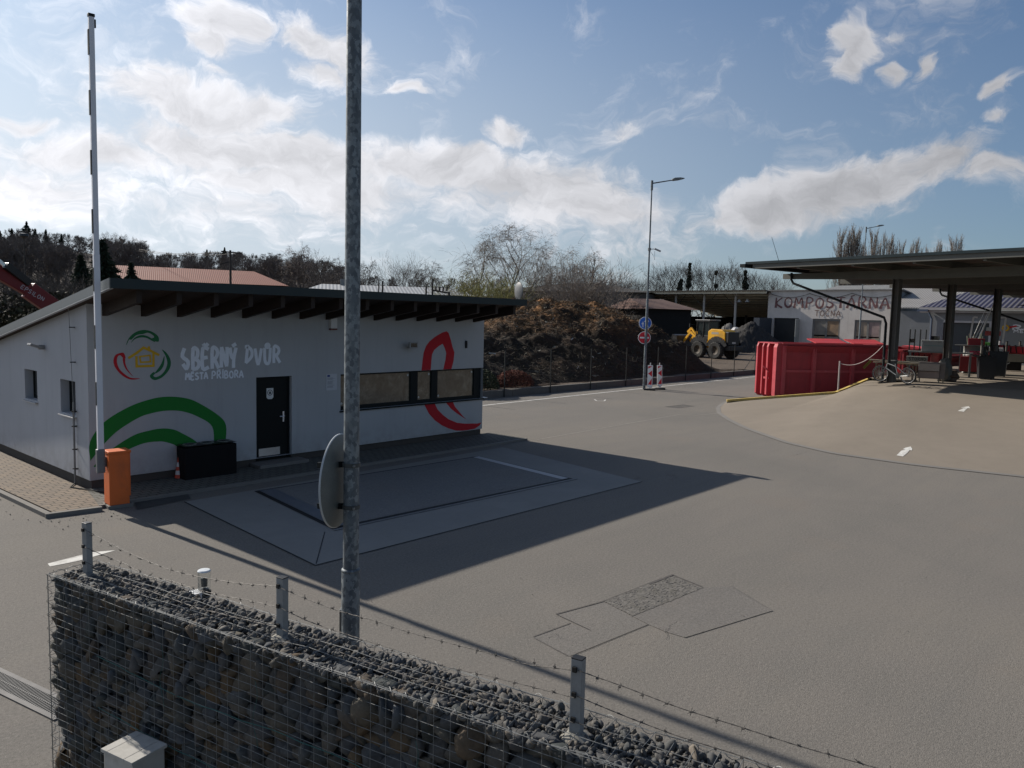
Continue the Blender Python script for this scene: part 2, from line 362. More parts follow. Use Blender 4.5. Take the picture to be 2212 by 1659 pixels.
b = MB(); b.bar((7.5,10.56,.014),(13.95,10.29,.014),.06,.012); b.build('frame', pm('steel_rim', (.14,.14,.14), .6, .15), wb)
# paving along the office front and left of it
b = MB(); b.box(5.3,14.75,-.03,17.35,16.2,.055); struct(b.build('walkway', M['greypavers']))
b = MB(); b.box(5.3,14.66,-.03,17.35,14.748,.06); struct(b.build('kerb', M['kerb']))
struct(flat('pavement', [(4.55,14.72),(5.28,14.6),(5.6,16.1),(5.6,25),(3.4,25),(4.45,17.4)], .06, M['pavers']))
b = MB(); b.bar((4.40,14.62,.03),(5.28,14.50,.03),.10,.09); b.bar((4.45,14.66,.03),(4.35,17.4,.03),.10,.09); b.bar((4.35,17.4,.03),(3.3,25,.03),.10,.09)
struct(b.build('kerb', M['kerb']))
struct(flat('dark_cover_plate', [g(*p) for p in ((290,1083),(400,1058),(412,1078),(296,1102))], .01, pm('cover_steel', (.045,.045,.045), .7, .3, 5)))
# drain channel
dr = thing('drain_grate', 'long slotted steel drain grate sunk in the asphalt beside the stone wall', 'drain grate', g(60,1490), 0)
d0, d1 = g(-60,1443), g(150,1543); ax = (d1-d0).normalized(); nx = Vector((-ax.y, ax.x, 0)); o_ = g(60,1490); Ld = (d1-d0).length
b = MB(); q = [d0-nx*.13-o_, d1-nx*.13-o_, d1+nx*.13-o_, d0+nx*.13-o_]; b.poly([(p.x,p.y,.006) for p in q]); b.build('channel', M['black'], dr)
b = MB()
for s_ in (-1,1): b.bar(d0+nx*.115*s_-o_+Vector((0,0,.008)), d1+nx*.115*s_-o_+Vector((0,0,.008)), .05, .012)
b.build('frame', pm('drain_frame', (.11,.105,.10), .7, .2, 5), dr)
b = MB(); k = int(Ld/.03)
for i in range(k): p = d0+ax*(i+.5)*Ld/k-o_; b.bar(p-nx*.09+Vector((0,0,.009)), p+nx*.09+Vector((0,0,.009)), .011, .006)
for s_ in (0,): b.bar(d0+nx*s_-o_+Vector((0,0,.0125)), d1+nx*s_-o_+Vector((0,0,.0125)), .006, .006)
b.build('grating', pm('galvanised_grating', (.10,.10,.098), .6, .2, 8, .3), dr)
# small litter on the asphalt
for i, (px, py) in enumerate(((1646,1422),(2098,1661),(2060,1652))):
    pass
b = MB(); p = g(1646,1422)
# ---------------------------------------------------------------- ramp and raised platform on the right
cur = [g(*q) for q in ((1570,868),(1560,873),(1551,881),(1553,893),(1575,908),(1612,926),(1700,957),(1800,980))]+[Vector((22.2,5.2,0)), Vector((22.6,2.9,0)), Vector((23,0,0)), Vector((23.2,-6,0)), Vector((23.2,-20,0))]
upp = [g(1570,868,.1), g(1805,851,.62), g(1875,822,1.18), Vector((35.6,8.6,1.3)), Vector((35.2,5.0,1.3)), Vector((34.8,2,1.3)), Vector((34.5,-6,1.3)), Vector((34.5,-20,1.3))]
def resample(pts, n, par=None):
    d = [0]
    for a, b_ in zip(pts[:-1], pts[1:]): d.append(d[-1]+(b_-a).length)
    out = []
    for i in range(n+1):
        s_ = d[-1]*(par[i] if par else i/n); k = 0
        while k < len(d)-2 and d[k+1] < s_: k += 1
        out.append(pts[k].lerp(pts[k+1], (s_-d[k])/max(1e-9, d[k+1]-d[k])))
    return out
N1 = 90
# match parameters: let the curve near the tip pair with the first edge points
ca = resample(cur[:7], 45)+resample(cur[6:], 45)[1:]
ua = resample(upp[:3], 45)+resample(upp[2:], 45)[1:]
b = MB(); K = 14
for i in range(len(ca)):
    for j in range(K+1):
        s_ = j/K; p = ca[i].lerp(ua[i], s_); z0 = p.z
        p.z = .012 + z0; b.v.append(tuple(p))
b.f = [(i*(K+1)+j, (i+1)*(K+1)+j, (i+1)*(K+1)+j+1, i*(K+1)+j+1) for i in range(len(ca)-1) for j in range(K)]
rp = struct(b.build('ramp', M['ramp'], smooth=True))
b = MB(); kp = ca
for i in range(len(kp)-1):
    a_, c_ = kp[i], kp[i+1]; n0 = Vector((-(c_-a_).y, (c_-a_).x, 0))
    n0 = n0.normalized()*.09 if n0.length > 1e-6 else Vector((0,.09,0))
    b.poly([(a_.x-n0.x, a_.y-n0.y, .014),(c_.x-n0.x, c_.y-n0.y, .014),(c_.x+n0.x,c_.y+n0.y,.03),(a_.x+n0.x,a_.y+n0.y,.03)])
struct(b.build('ramp_kerb', M['kerb'], fixn=False))
# yellow edging and retaining side of the ramp
U0, U1, U2 = upp[:3]
rw = thing('ramp_edge', 'yellow painted steel edging along the top of the sloping ramp side below the red container', 'edging', (0,0,0))
b = MB()
b.bar(U0+Vector((0,0,.06)), U1+Vector((0,0,.06)), .14, .10); b.bar(U1+Vector((0,0,.06)), U2+Vector((0,0,.06)), .14, .08)
b.build('edge', M['yellowpaint'], rw)
far = Vector((62, 10.9, 1.3)); far0 = Vector((36.9,10.9,1.3))
b = MB()
top = [U0, U1, U2, far0, far]
for a_, c_ in zip(top[:-1], top[1:]): b.poly([(a_.x,a_.y,-.05),(c_.x,c_.y,-.05),(c_.x,c_.y,c_.z+.02),(a_.x,a_.y,a_.z+.02)])
struct(b.build('ramp_retaining_wall', M['kerb'], fixn=False))
b = MB(); b.poly([(p.x,p.y,1.311) for p in (upp[2],upp[3],upp[4],upp[5],upp[6],upp[7])]+[(95,-20,1.311),(95,10.9,1.311),(36.9,10.9,1.311)])
struct(b.build('platform', M['ramp'], fixn=False))
# arrows on the ramp: laid on the slope
def on_ramp(px, py):
    best = None; dr_ = ray(px, py); o = Vector((0,0,H))
    dg = bpy.context.evaluated_depsgraph_get(); 
    hit, loc, nrm, idx = rp.ray_cast(o, dr_.normalized()); return loc+Vector((0,0,.008)) if hit else g(px, py, .5)
bpy.context.view_layer.update()
R5 = lambda a, b_: on_ramp((3300+a/3.16)*.553, (1280+b_/3.16)*.553)
b = MB()
b.poly([R5(*p) for p in ((638,1578),(700,1520),(750,1505),(718,1500),(745,1485),(812,1470),(832,1500),(826,1518),(800,1512),(775,1545),(718,1592))])
struct(b.build('arrow_marking', M['paint'], fixn=False))
b = MB()
b.poly([R5(*p) for p in ((1395,1030),(1478,990),(1432,994),(1450,984),(1530,972),(1550,998),(1515,994),(1470,1040))])
struct(b.build('arrow_marking', M['paint'], fixn=False))
# low wall under the mesh fence
lw = thing('low_concrete_wall', 'low concrete base wall running along the road under the mesh fence', 'low wall', (0,FY,0))
for i, x in enumerate(np.arange(16.5, 84, 3.38)):
    b = MB(); b.box(x+.01, -.05, -.03, x+3.36, .12, .33); b.build('panel', M['lowwall'], lw, bevel=.01)
fn = thing('mesh_fence', 'dark wire mesh fence on thin posts in front of the compost heap', 'fence', (0,FY,0))
blk = pm('dark_fence_steel', (.022,.024,.022), .6, .2)
for i, x in enumerate(np.arange(19.25, 84, 3.38)):
    b = MB(); b.cyl((x, -.10, 0), .028, 2.15, 8); b.build('post', blk, fn)
b = MB(); b.bar((53.05,-.10,1.55),(51.2,-.10,.35),.03,.03); b.build('brace', blk, fn)
b = MB()
for z in np.arange(.36, 2.1, .2): b.bar((16,-.10,z),(60,-.10,z),.0022,.0022)
for x in np.arange(16, 60, .2): b.bar((x,-.10,.34),(x,-.10,2.1),.0018,.0018)
b.build('wire_mesh', blk, fn, fixn=False)
# ---------------------------------------------------------------- lettering drawn as brush strokes
GL = {
 'S':[[(.85,.9),(.5,1),(.15,.85),(.2,.62),(.75,.42),(.8,.15),(.45,0),(.05,.1)]],
 's':[[(.3,1),(.05,.62),(.75,.35),(.55,.0),(.15,.22)]],
 'B':[[(.12,0),(.15,1),(.65,.98),(.75,.78),(.6,.56),(.2,.5)],[(.2,.5),(.75,.42),(.88,.2),(.6,.02),(.12,0)]],
 'E':[[(.85,.98),(.15,1),(.12,0),(.85,.04)],[(.15,.52),(.7,.55)]],
 'R':[[(.12,0),(.15,1),(.65,1),(.85,.78),(.6,.52),(.15,.48)],[(.4,.48),(.95,0)]],
 'N':[[(.1,0),(.15,1),(.8,.05),(.88,1)]],
 'Y':[[(.05,1),(.2,.62),(.5,.5),(.85,1)],[(.85,1),(.55,.45),(.5,0)]],
 'D':[[(.1,.0),(.3,1),(.35,1),(.85,.75),(.8,.35),(.1,0)],[(0,1),(.3,1)]],
 'V':[[(.05,1),(.45,0),(.9,1)]],
 'U':[[(.1,1),(.12,.25),(.4,0),(.75,.15),(.88,1)]],
 'M':[[(.05,0),(.18,1),(.5,.4),(.82,1),(.95,0)]],
 'T':[[(.02,1),(.98,1)],[(.5,1),(.5,0)]],
 'A':[[(.02,0),(.5,1),(.96,0)],[(.2,.36),(.8,.36)]],
 'P':[[(.12,0),(.18,1),(.7,.98),(.88,.75),(.65,.5),(.18,.46)]],
 'I':[[(.5,0),(.5,1)]],
 'O':[[(.5,1),(.12,.78),(.08,.3),(.45,0),(.85,.2),(.9,.72),(.5,1)]],
 'K':[[(.12,0),(.15,1)],[(.9,1),(.18,.45),(.95,0)]],
 'C':[[(.88,.85),(.5,1),(.12,.72),(.12,.25),(.5,0),(.9,.15)]],
 '-':[[(.15,.45),(.8,.5)]], 'L':[[(.15,1),(.12,0),(.85,.03)]], 'F':[[(.85,1),(.15,1),(.12,0)],[(.15,.52),(.7,.52)]], 'G':[[(.88,.85),(.5,1),(.12,.72),(.12,.25),(.5,0),(.88,.15),(.88,.45),(.55,.45)]],
 ' ':[],
}
ACC = {'Ě':('E','c'),'Ý':('Y','a'),'Ů':('U','o'),'Ř':('R','c'),'Í':('I','a'),'Č':('C','c'),'Á':('A','a')}
def smooth_line(p, k=4):
    if len(p) < 3: return p
    out = []
    for i in range(len(p)-1):
        a = p[max(i-1,0)]; b_ = p[i]; c = p[i+1]; d = p[min(i+2,len(p)-1)]
        for j in range(k):
            u = j/k; out.append(tuple(.5*((2*b_[q])+(-a[q]+c[q])*u+(2*a[q]-5*b_[q]+4*c[q]-d[q])*u*u+(-a[q]+3*b_[q]-3*c[q]+d[q])*u**3) for q in (0,1)))
    out.append(p[-1]); return out
def letters(mb, txt, x0, x1, z0, h, sw, put, curve=2, acc=.14, vary=0, asp=None, serif=0):
    """stroke letters of a text from x0 to x1; put(x, z, k) turns wall coordinates into a point k layers off the wall"""
    wts = [(.45 if ACC.get(c_, (c_,))[0] == 'I' else 1.15 if c_ == 'M' else 1) for c_ in txt]; unit = (x1-x0)/sum(wts); k = 0; acc_x = 0
    for i, ch in enumerate(txt):
        base, ac = ACC.get(ch, (ch, None)); adv = unit*wts[i]; cx0 = x0+acc_x; acc_x += adv; wd = adv*.80
        zz = z0+random.uniform(-vary, vary)
        st = [[(cx0+p[0]*wd, zz+p[1]*h) for p in s_] for s_ in GL[base]]
        if ac == 'c': st.append([(cx0+wd*.25, zz+h*(1+acc*1.9)), (cx0+wd*.5, zz+h*(1+acc)), (cx0+wd*.8, zz+h*(1+acc*2))])
        if ac == 'a': st.append([(cx0+wd*.4, zz+h*(1+acc)), (cx0+wd*.8, zz+h*(1+acc*1.8))])
        if ac == 'o': st.append([(cx0+wd*(.5+.22*math.cos(a_)), zz+h*(1+acc*1.6)+wd*.2*math.sin(a_)) for a_ in np.linspace(0, 6.28, 9)])
        for s_ in st:
            pts = smooth_line(s_, curve) if curve > 1 else s_
            for j in range(len(pts)-1):
                p, q = pts[j], pts[j+1]; dx, dz = q[0]-p[0], q[1]-p[1]; L = math.hypot(dx, dz)
                if L < 1e-6: continue
                if serif:
                    f0 = 1+serif*max(0, 1-(p[1]-zz)/h*1.6); f1 = 1+serif*max(0, 1-(q[1]-zz)/h*1.6); f0 *= .8+.4*abs(dz)/L; f1 *= .8+.4*abs(dz)/L
                else: f0 = f1 = 1
                nx, nz = -dz/L*sw/2, dx/L*sw/2; ex, ez = dx/L*sw*.18, dz/L*sw*.18
                k += 1
                mb.poly([put(p[0]-ex-nx*f0, p[1]-ez-nz*f0, k), put(q[0]+ex-nx*f1, q[1]+ez-nz*f1, k), put(q[0]+ex+nx*f1, q[1]+ez+nz*f1, k), put(p[0]-ex+nx*f0, p[1]-ez+nz*f0, k)])
    return mb
def closed_smooth(p, k=5):
    n = len(p); out = []
    for i in range(n):
        a, b_, c, d = p[i-1], p[i], p[(i+1)%n], p[(i+2)%n]
        for j in range(k):
            u = j/k; out.append(tuple(.5*((2*b_[q])+(-a[q]+c[q])*u+(2*a[q]-5*b_[q]+4*c[q]-d[q])*u*u+(-a[q]+3*b_[q]-3*c[q]+d[q])*u**3) for q in (0,1)))
    return out
# ---------------------------------------------------------------- the white office
WX0, WX1, WY, WB = 5.68, 16.92, 16.15, 24.6
def roofz(y): return 4.155 - (y-14.38)*.1645            # top of the roof
def wallstucco(name, base):
    t = NT(name); v = t.coord(); n = t.noise(v, 60, 3, .7); big = t.noise(v, .5, 5, .6)
    c = t.ramp(big, [(.3, c4(base, .94)), (.7, c4(base, 1.04))])
    s = t.noise(t.scale(v, (6, 6, .5)), .8, 5, .7); c = t.mix(t.mrange(s, .5, .75, 0, .30), c, c4(base, .72))
    sp_ = t.n('SeparateXYZ'); t.l(v, sp_.inputs[0]); spl = t.math('MULTIPLY', t.mrange(sp_.outputs[2], .75, .2), t.mrange(t.noise(v, 3.5, 6, .7), .4, .62)); c = t.mix(t.math('MULTIPLY', spl, .5), c, c4((base[0]*.62, base[1]*.58, base[2]*.52)))
    return t.bsdf(c, .9, 0, n, .35, .004, .2)
M['stucco'] = wallstucco('white_render', (.385,.39,.395))
M['stuccoside'] = wallstucco('grey_white_render', (.40,.41,.43))
M['plinth'] = pm('plinth_render', (.06,.052,.045), .9, .2, 6, fine=80, bump=.5)
M['anthracite'] = pm('anthracite_frame', (.009,.012,.013), .6, .15, 4, spec=.15)
M['rafter'] = pm('dark_stained_timber', (.022,.013,.009), .7, .35, 4)
M['soffit'] = pm('soffit_board', (.03,.018,.013), .8, .3, 4)
M['fascia'] = pm('dark_green_sheet', (.012,.022,.025), .4, .1, 3, .3)
M['galv'] = pm('galvanised_sheet', (.20,.21,.21), .5, .2, 5, .6)
def glass(name, tint=(.02,.022,.022), rough=.05):
    t = NT(name); v = t.coord(); n = t.noise(v, 1.6, 3, .5)
    return t.bsdf(t.mix(t.mrange(n, .4, .7), c4(tint), c4(tint, 1.6)), rough, 0, n, .05, .02, .7)
M['glass'] = glass('window_glass')
def reflectm():  # reflections of the sunlit yard painted into the pane colour
    t = NT('painted_reflection'); v = t.coord(); sp_ = t.n('SeparateXYZ'); t.l(v, sp_.inputs[0]); n = t.noise(v, 3.2, 7, .75, dist=.8); n2 = t.noise(v, .9, 4, .6)
    c = t.ramp(n, [(.35, (.035,.033,.026)), (.5, (.085,.077,.058)), (.68, (.20,.18,.14))]); c = t.mix(t.mrange(n2, .4, .65, 0, .6), c, (.055,.053,.045,1))
    return t.bsdf(c, .08, 0, n2, .05, .01, .9)
M['panereflect'] = reflectm()
off = thing('office_building', 'white single storey office with green arcs, logo and lettering under a dark sloping roof', 'building', (WX0, WY, 0))
def L_(x, y, z): return (x-WX0, y-WY, z)
def holed(mb, X0, X1, Z0, Z1, holes, f, depth):         # wall with openings and reveals; f(x, z, d) point d behind the wall
    xs = sorted({X0, X1, *[h[0] for h in holes], *[h[1] for h in holes]}); zs = sorted({Z0, Z1, *[h[2] for h in holes], *[h[3] for h in holes]})
    for i in range(len(xs)-1):
        for j in range(len(zs)-1):
            xm, zm = (xs[i]+xs[i+1])/2, (zs[j]+zs[j+1])/2
            if any(h[0] < xm < h[1] and h[2] < zm < h[3] for h in holes): continue
            mb.poly([f(xs[i],zs[j],0), f(xs[i+1],zs[j],0), f(xs[i+1],zs[j+1],0), f(xs[i],zs[j+1],0)])
    for h in holes:
        a_, b_, c, d = h
        for p, q in (((a_,c),(b_,c)),((b_,c),(b_,d)),((b_,d),(a_,d)),((a_,d),(a_,c))):
            mb.poly([f(*p,0), f(*q,0), f(*q,depth), f(*p,depth)])
DR = (9.30, 10.24, .10, 2.13); WN = (11.66, WX1, 1.17, 2.11)
b = MB(); FT = roofz(WY)-.14
holed(b, WX0, WX1, .22, FT, [(DR[0],DR[1],.22,DR[3]), WN], lambda x,z,d: L_(x, WY+d, z), .16)
b.build('wall', M['stucco'], off, fixn=False)
b = MB(); SW = [(16.83,17.68,1.45,2.15),(19.13,19.97,1.54,2.22)]
fS = lambda y,z,d: L_(WX0+d, y, z)
# side wall with the sloping top
xs = sorted({WY, WB, *[h[0] for h in SW], *[h[1] for h in SW]})
for i in range(len(xs)-1):
    a_, c_ = xs[i], xs[i+1]; hh = [h for h in SW if h[0] < (a_+c_)/2 < h[1]]
    zt0, zt1 = roofz(a_)-.14, roofz(c_)-.14
    if hh: b.poly([fS(a_,.22,0),fS(c_,.22,0),fS(c_,hh[0][2],0),fS(a_,hh[0][2],0)]); b.poly([fS(a_,hh[0][3],0),fS(c_,hh[0][3],0),fS(c_,zt1,0),fS(a_,zt0,0)])
    else: b.poly([fS(a_,.22,0),fS(c_,.22,0),fS(c_,zt1,0),fS(a_,zt0,0)])
for h in SW:
    for p, q in (((h[0],h[2]),(h[1],h[2])),((h[1],h[2]),(h[1],h[3])),((h[1],h[3]),(h[0],h[3])),((h[0],h[3]),(h[0],h[2]))):
        b.poly([fS(*p,0),fS(*q,0),fS(*q,.22),fS(*p,.22)])
b.build('wall', M['stuccoside'], off, fixn=False)
b = MB()
b.poly([L_(WX1,WY,.22),L_(WX1,WB,.22),L_(WX1,WB,roofz(WB)-.14),L_(WX1,17.3,roofz(17.3)-.14),L_(WX1,17.3,2.11),L_(WX1,WY,2.11),L_(WX1,WY,2.10)][:5]+[L_(WX1,17.3,1.17),L_(WX1,WY,1.17)])
b.poly([L_(WX1,WY,2.11),L_(WX1,17.3,2.11),L_(WX1,17.3,roofz(17.3)-.14),L_(WX1,WY,FT)])
b.poly([L_(WX0,WB,.0),L_(WX1,WB,.0),L_(WX1,WB,roofz(WB)-.14),L_(WX0,WB,roofz(WB)-.14)])
b.build('wall', M['stuccoside'], off, fixn=False)
b = MB(); b.box(*L_(WX0+.035, WY+.035, -.03), *L_(DR[0]-.0, WB, .22)); b.box(*L_(DR[1], WY+.035, -.03), *L_(WX1-.035, WB, .22)); b.box(*L_(DR[0], WY+.17, -.03), *L_(DR[1], WY+1, .219))
b.build('plinth', M['plinth'], off)
# roof slab with fascia and rafters
RX0, RX1, RY0, RY1 = 5.47, 16.78, 14.38, 25.2
b = MB()
def slab(mb, x0, x1, y0, y1, zt, th):
    v = [L_(x,y,roofz(y)+zt-k) for k in (th,0) for (x,y) in ((x0,y0),(x1,y0),(x1,y1),(x0,y1))]
    mb.add(v, [(3,2,1,0),(4,5,6,7),(0,1,5,4),(1,2,6,5),(2,3,7,6),(3,0,4,7)])
slab(b, RX0+.02, RX1-.02, RY0+.02, RY1, 0, .10); rf = b.build('roof', pm('roof_sheet', (.09,.10,.10), .6, .25, 2), off)
b = MB(); slab(b, RX0+.04, RX1-.04, RY0+.05, RY1-.02, -.102, .03); b.build('soffit', M['soffit'], rf)
b = MB(); b.box(*L_(RX0-.02, RY0-.03, roofz(RY0)-.15), *L_(RX1+.02, RY0+.015, roofz(RY0)+.03)); b.build('fascia', M['fascia'], rf)
b = MB()
v = [L_(x,y,roofz(y)+k) for k in (-.14,.035) for (x,y) in ((RX0-.02,RY0+.02),(RX0+.015,RY0+.02),(RX0+.015,RY1),(RX0-.02,RY1))]
b.add(v, [(3,2,1,0),(4,5,6,7),(0,1,5,4),(1,2,6,5),(2,3,7,6),(3,0,4,7)]); b.build('verge_trim', M['galv'], rf)
b = MB()
v = [L_(x,y,roofz(y)+k) for k in (-.155,-.137) for (x,y) in ((RX0-.02,RY0+.02),(RX0+.05,RY0+.02),(RX0+.05,RY1),(RX0-.02,RY1))]
b.add(v, [(3,2,1,0),(4,5,6,7),(0,1,5,4),(1,2,6,5),(2,3,7,6),(3,0,4,7)]); b.build('drip_edge', pm('bright_trim', (.5,.5,.5), .4, .1, metal=.5), rf)
b = MB()
v = [L_(x,y,roofz(y)+k) for k in (-.14,.035) for (x,y) in ((RX1-.015,RY0+.02),(RX1+.02,RY0+.02),(RX1+.02,RY1),(RX1-.015,RY1))]
b.add(v, [(3,2,1,0),(4,5,6,7),(0,1,5,4),(1,2,6,5),(2,3,7,6),(3,0,4,7)]); b.build('verge_trim', M['fascia'], rf)
nr = 15
for i in range(nr):
    x = RX0+.55+(RX1-RX0-.85)*i/(nr-1); b = MB(); y0, y1 = RY0+.16, WY+.02
    v = [L_(xx,y,roofz(y)+k) for k in (-.37,-.133) for (xx,y) in ((x-.05,y0),(x+.05,y0),(x+.05,y1),(x-.05,y1))]
    b.add(v, [(3,2,1,0),(4,5,6,7),(0,1,5,4),(1,2,6,5),(2,3,7,6),(3,0,4,7)]); b.build('rafter', M['rafter'], off)
# door
dz0 = .12
b = MB(); b.box(*L_(DR[0]+.05, WY+.11, dz0), *L_(DR[1]-.05, WY+.15, DR[3]-.05)); d_ = b.build('door', pm('door_leaf', (.007,.009,.009), .55, .1, spec=.15), off, bevel=.004)
b = MB(); y = WY+.095; b.box(*L_(DR[0]+.001, y, dz0), *L_(DR[0]+.05, WY+.158, DR[3]-.001)); b.box(*L_(DR[1]-.05, y, dz0), *L_(DR[1]-.001, WY+.158, DR[3]-.001)); b.box(*L_(DR[0]+.05, y, DR[3]-.05), *L_(DR[1]-.05, WY+.158, DR[3]-.001)); b.build('door_frame', M['anthracite'], d_)
b = MB(); b.box(*L_(10.055, WY+.098, 1.02), *L_(10.095, WY+.108, 1.27)); b.tube([L_(10.075,WY+.098,1.16),L_(10.075,WY+.05,1.16),L_(9.95,WY+.05,1.16)], .011, 8); b.build('door_handle', pm('brushed_metal', (.75,.75,.76), .3, .1, metal=.7), d_)
b = MB(); b.box(*L_(9.42, WY+.104, .24), *L_(9.98, WY+.109, .42)); b.build('kick_plate', pm('kick_plate', (.55,.50,.45), .45, .15, metal=.4), d_)
b = MB(); b.poly([L_(9.63,WY+.1075,1.85),L_(9.81,WY+.1075,1.85),L_(9.81,WY+.1075,1.63),L_(9.77,WY+.1075,1.59),L_(9.67,WY+.1075,1.59),L_(9.63,WY+.1075,1.63)]); sg = b.build('door_sign', pm('sign_white', (.6,.6,.58), .5, .05), d_, fixn=False)
b = MB(); c0 = (9.72, 1.745)
b.poly([L_(c0[0]+.07*math.cos(a_), WY+.1065, c0[1]+.07*math.sin(a_)) for a_ in np.linspace(0,6.283,25)[:-1]])
b.build('sign_symbol', pm('symbol_black', (.02,.02,.02), .6, .05), sg, fixn=False)
b = MB(); b.poly([L_(c0[0]+.056*math.cos(a_), WY+.1055, c0[1]+.056*math.sin(a_)) for a_ in np.linspace(0,6.283,25)[:-1]]); b.build('sign_symbol', pm('sign_white_b', (.6,.6,.58), .5, .05), sg, fixn=False)
b = MB(); b.bar(L_(c0[0]-.045,WY+.104,c0[1]+.04), L_(c0[0]+.045,WY+.104,c0[1]-.04), .001, .012, (0,1,0)); b.poly([L_(c0[0]+x*.034, WY+.1047, c0[1]+z*.04) for x,z in ((-.7,-.9),(.5,-.9),(.8,.1),(.6,.9),(.3,.2),(.2,1),(-.1,.3),(-.2,1),(-.4,.2),(-.9,.3))]); b.build('sign_symbol', pm('symbol_dark', (.03,.03,.03), .6, .05), sg, fixn=False)
b = MB(); b.box(9.0-WX0, 14.95-WY-.0, .05, 10.35-WX0, -.04+.05, .20) if False else b.box(*L_(9.15, 15.72, .05), *L_(10.45, WY+.16, .13)); b.build('door_step', M['kerb'], off, bevel=.01)
# window band, glazed round the corner
wf = MB(); yf = WY+.12
wf.box(*L_(WN[0]+.001, yf-.04, WN[2]+.001), *L_(WX1-.03, WY+.158, WN[2]+.10)); wf.box(*L_(WN[0]+.001, yf-.04, WN[3]-.045), *L_(WX1-.03, WY+.158, WN[3]-.001))
for a_, c_ in ((WN[0]+.001,WN[0]+.045),(14.07,14.34),(14.86,15.10),(16.60,WX1-.03)): wf.box(*L_(a_, yf-.04, WN[2]+.10), *L_(c_, WY+.158, WN[3]-.045))
wn = wf.build('window', M['anthracite'], off)
bb = MB(); bb.box(*L_(WX1-.10, WY+.10, WN[2]+.001), *L_(WX1-.04, 17.299, WN[3]-.001)); bb.build('corner_frame', M['anthracite'], wn)
for a_, c_ in ((WN[0]+.045,14.07),(14.34,14.86),(15.10,16.60)):
    b = MB(); b.box(*L_(a_, yf, WN[2]+.10), *L_(c_, yf+.01, WN[3]-.045)); b.build('pane', M['panereflect'], wn)
    for (x, z) in ((a_+.07, WN[2]+.17),(c_-.07, WN[3]-.12)):
        b = MB(); b.poly([L_(x+.033*math.cos(q), yf-.004, z+.033*math.sin(q)) for q in np.linspace(0,6.283,17)[:-1]]); b.build('sticker', pm('sticker', (.45,.44,.40), .6, .1), wn, fixn=False)
b = MB(); b.box(*L_(WN[0]-.03, WY-.045, WN[2]-.035), *L_(WX1+.10, WY+.10, WN[2]-.002)); b.build('sill', M['anthracite'], wn)
b = MB(); b.box(*L_(WX1+.003, WY-.06, WN[2]-.0), *L_(WX1+.16, 17.3, WN[2]+.02)); b.build('counter', pm('counter_shelf', (.5,.5,.5), .4, .1), wn)
for i, h in enumerate(SW):
    b = MB(); x = WX0+.17
    b.box(*L_(x, h[0]+.001, h[2]+.001), *L_(x+.04, h[1]-.001, h[2]+.055)); b.box(*L_(x, h[0]+.001, h[3]-.055), *L_(x+.04, h[1]-.001, h[3]-.001))
    b.box(*L_(x, h[0]+.001, h[2]+.055), *L_(x+.04, h[0]+.055, h[3]-.055)); b.box(*L_(x, h[1]-.055, h[2]+.055), *L_(x+.04, h[1]-.001, h[3]-.055))
    wo_ = b.build('window', M['anthracite'], off)
    b = MB(); b.box(*L_(x+.015, h[0]+.055, h[2]+.055), *L_(x+.022, h[1]-.055, h[3]-.055)); b.build('pane', M['glass'], wo_)
    b = MB(); b.add([L_(WX0-.06,h[0]-.03,h[2]-.035),L_(WX0+.168,h[0]-.03,h[2]+.0),L_(WX0+.168,h[1]+.03,h[2]+.0),L_(WX0-.06,h[1]+.03,h[2]-.035),
      L_(WX0-.06,h[0]-.03,h[2]-.055),L_(WX0-.06,h[1]+.03,h[2]-.055)], [(0,1,2,3),(0,3,5,4)]); b.build('sill', pm('sill_metal', (.42,.42,.42), .45, .1), wo_, fixn=False)
# painted arcs and the ring logo
paint = lambda n, c: pm(n, c, .85, .10, 6)
gdark, gmid, gred, gyel = paint('green_paint', (.012,.155,.022)), paint('logo_green', (.02,.13,.05)), paint('red_paint', (.42,.012,.02)), paint('yellow_house_paint', (.55,.33,.02))
def decal(pts, mt, name='painted_motif', k=1, sm=True):
    b = MB()
    if sm == 'ends': pts = smooth_line(pts[:11], 5)+smooth_line(pts[11:], 5)
    elif sm: pts = closed_smooth(pts)
    b.poly([L_(p[0], WY-.0025*k, p[1]) for p in pts]); return b.build(name, mt, off, fixn=False)
decal([(5.69,.62),(5.69,1.0),(5.96,1.37),(6.43,1.64),(6.85,1.77),(7.21,1.81),(7.6,1.76),(7.9,1.64),(8.37,1.32),(8.55,1.07),(8.53,.66),(8.26,.66),(8.22,1.08),(7.89,1.33),(7.55,1.47),(7.21,1.51),(6.9,1.48),(6.62,1.40),(6.2,1.16),(5.9,.88)], gdark, sm='ends')
decal([(5.76,.52),(5.95,.68),(6.14,.84),(6.53,1.05),(6.85,1.12),(7.08,1.14),(7.3,1.11),(7.5,1.02),(7.88,.74),(7.66,.58),(7.37,.76),(7.15,.85),(7.0,.87),(6.8,.87),(6.6,.83),(6.3,.72),(6.0,.58),(5.8,.49)], gdark, k=1)
redU = [(14.40,2.113),(14.43,2.35),(14.47,2.61),(14.56,2.80),(14.69,2.93),(14.9,3.06),(15.17,3.18),(15.35,3.22),(15.43,3.17),(15.52,2.98),(15.60,2.76),(15.68,2.60),(15.65,2.35),(15.57,2.113),(15.24,2.113),(15.32,2.38),(15.35,2.59),(15.28,2.74),(15.2,2.86),(15.03,2.78),(14.87,2.68),(14.79,2.55),(14.75,2.113)]
decal(redU, gred, sm=False)
decal([(14.53,1.13),(14.70,.87),(14.94,.65),(15.22,.48),(15.5,.36),(15.8,.27),(16.08,.24),(16.35,.24),(16.61,.25),(16.80,.33),(16.90,.42),(16.7,.40),(16.5,.42),(16.2,.44),(15.84,.50),(15.5,.63),(15.26,.78),(15.05,.95),(14.93,1.13)], gred, sm=False)
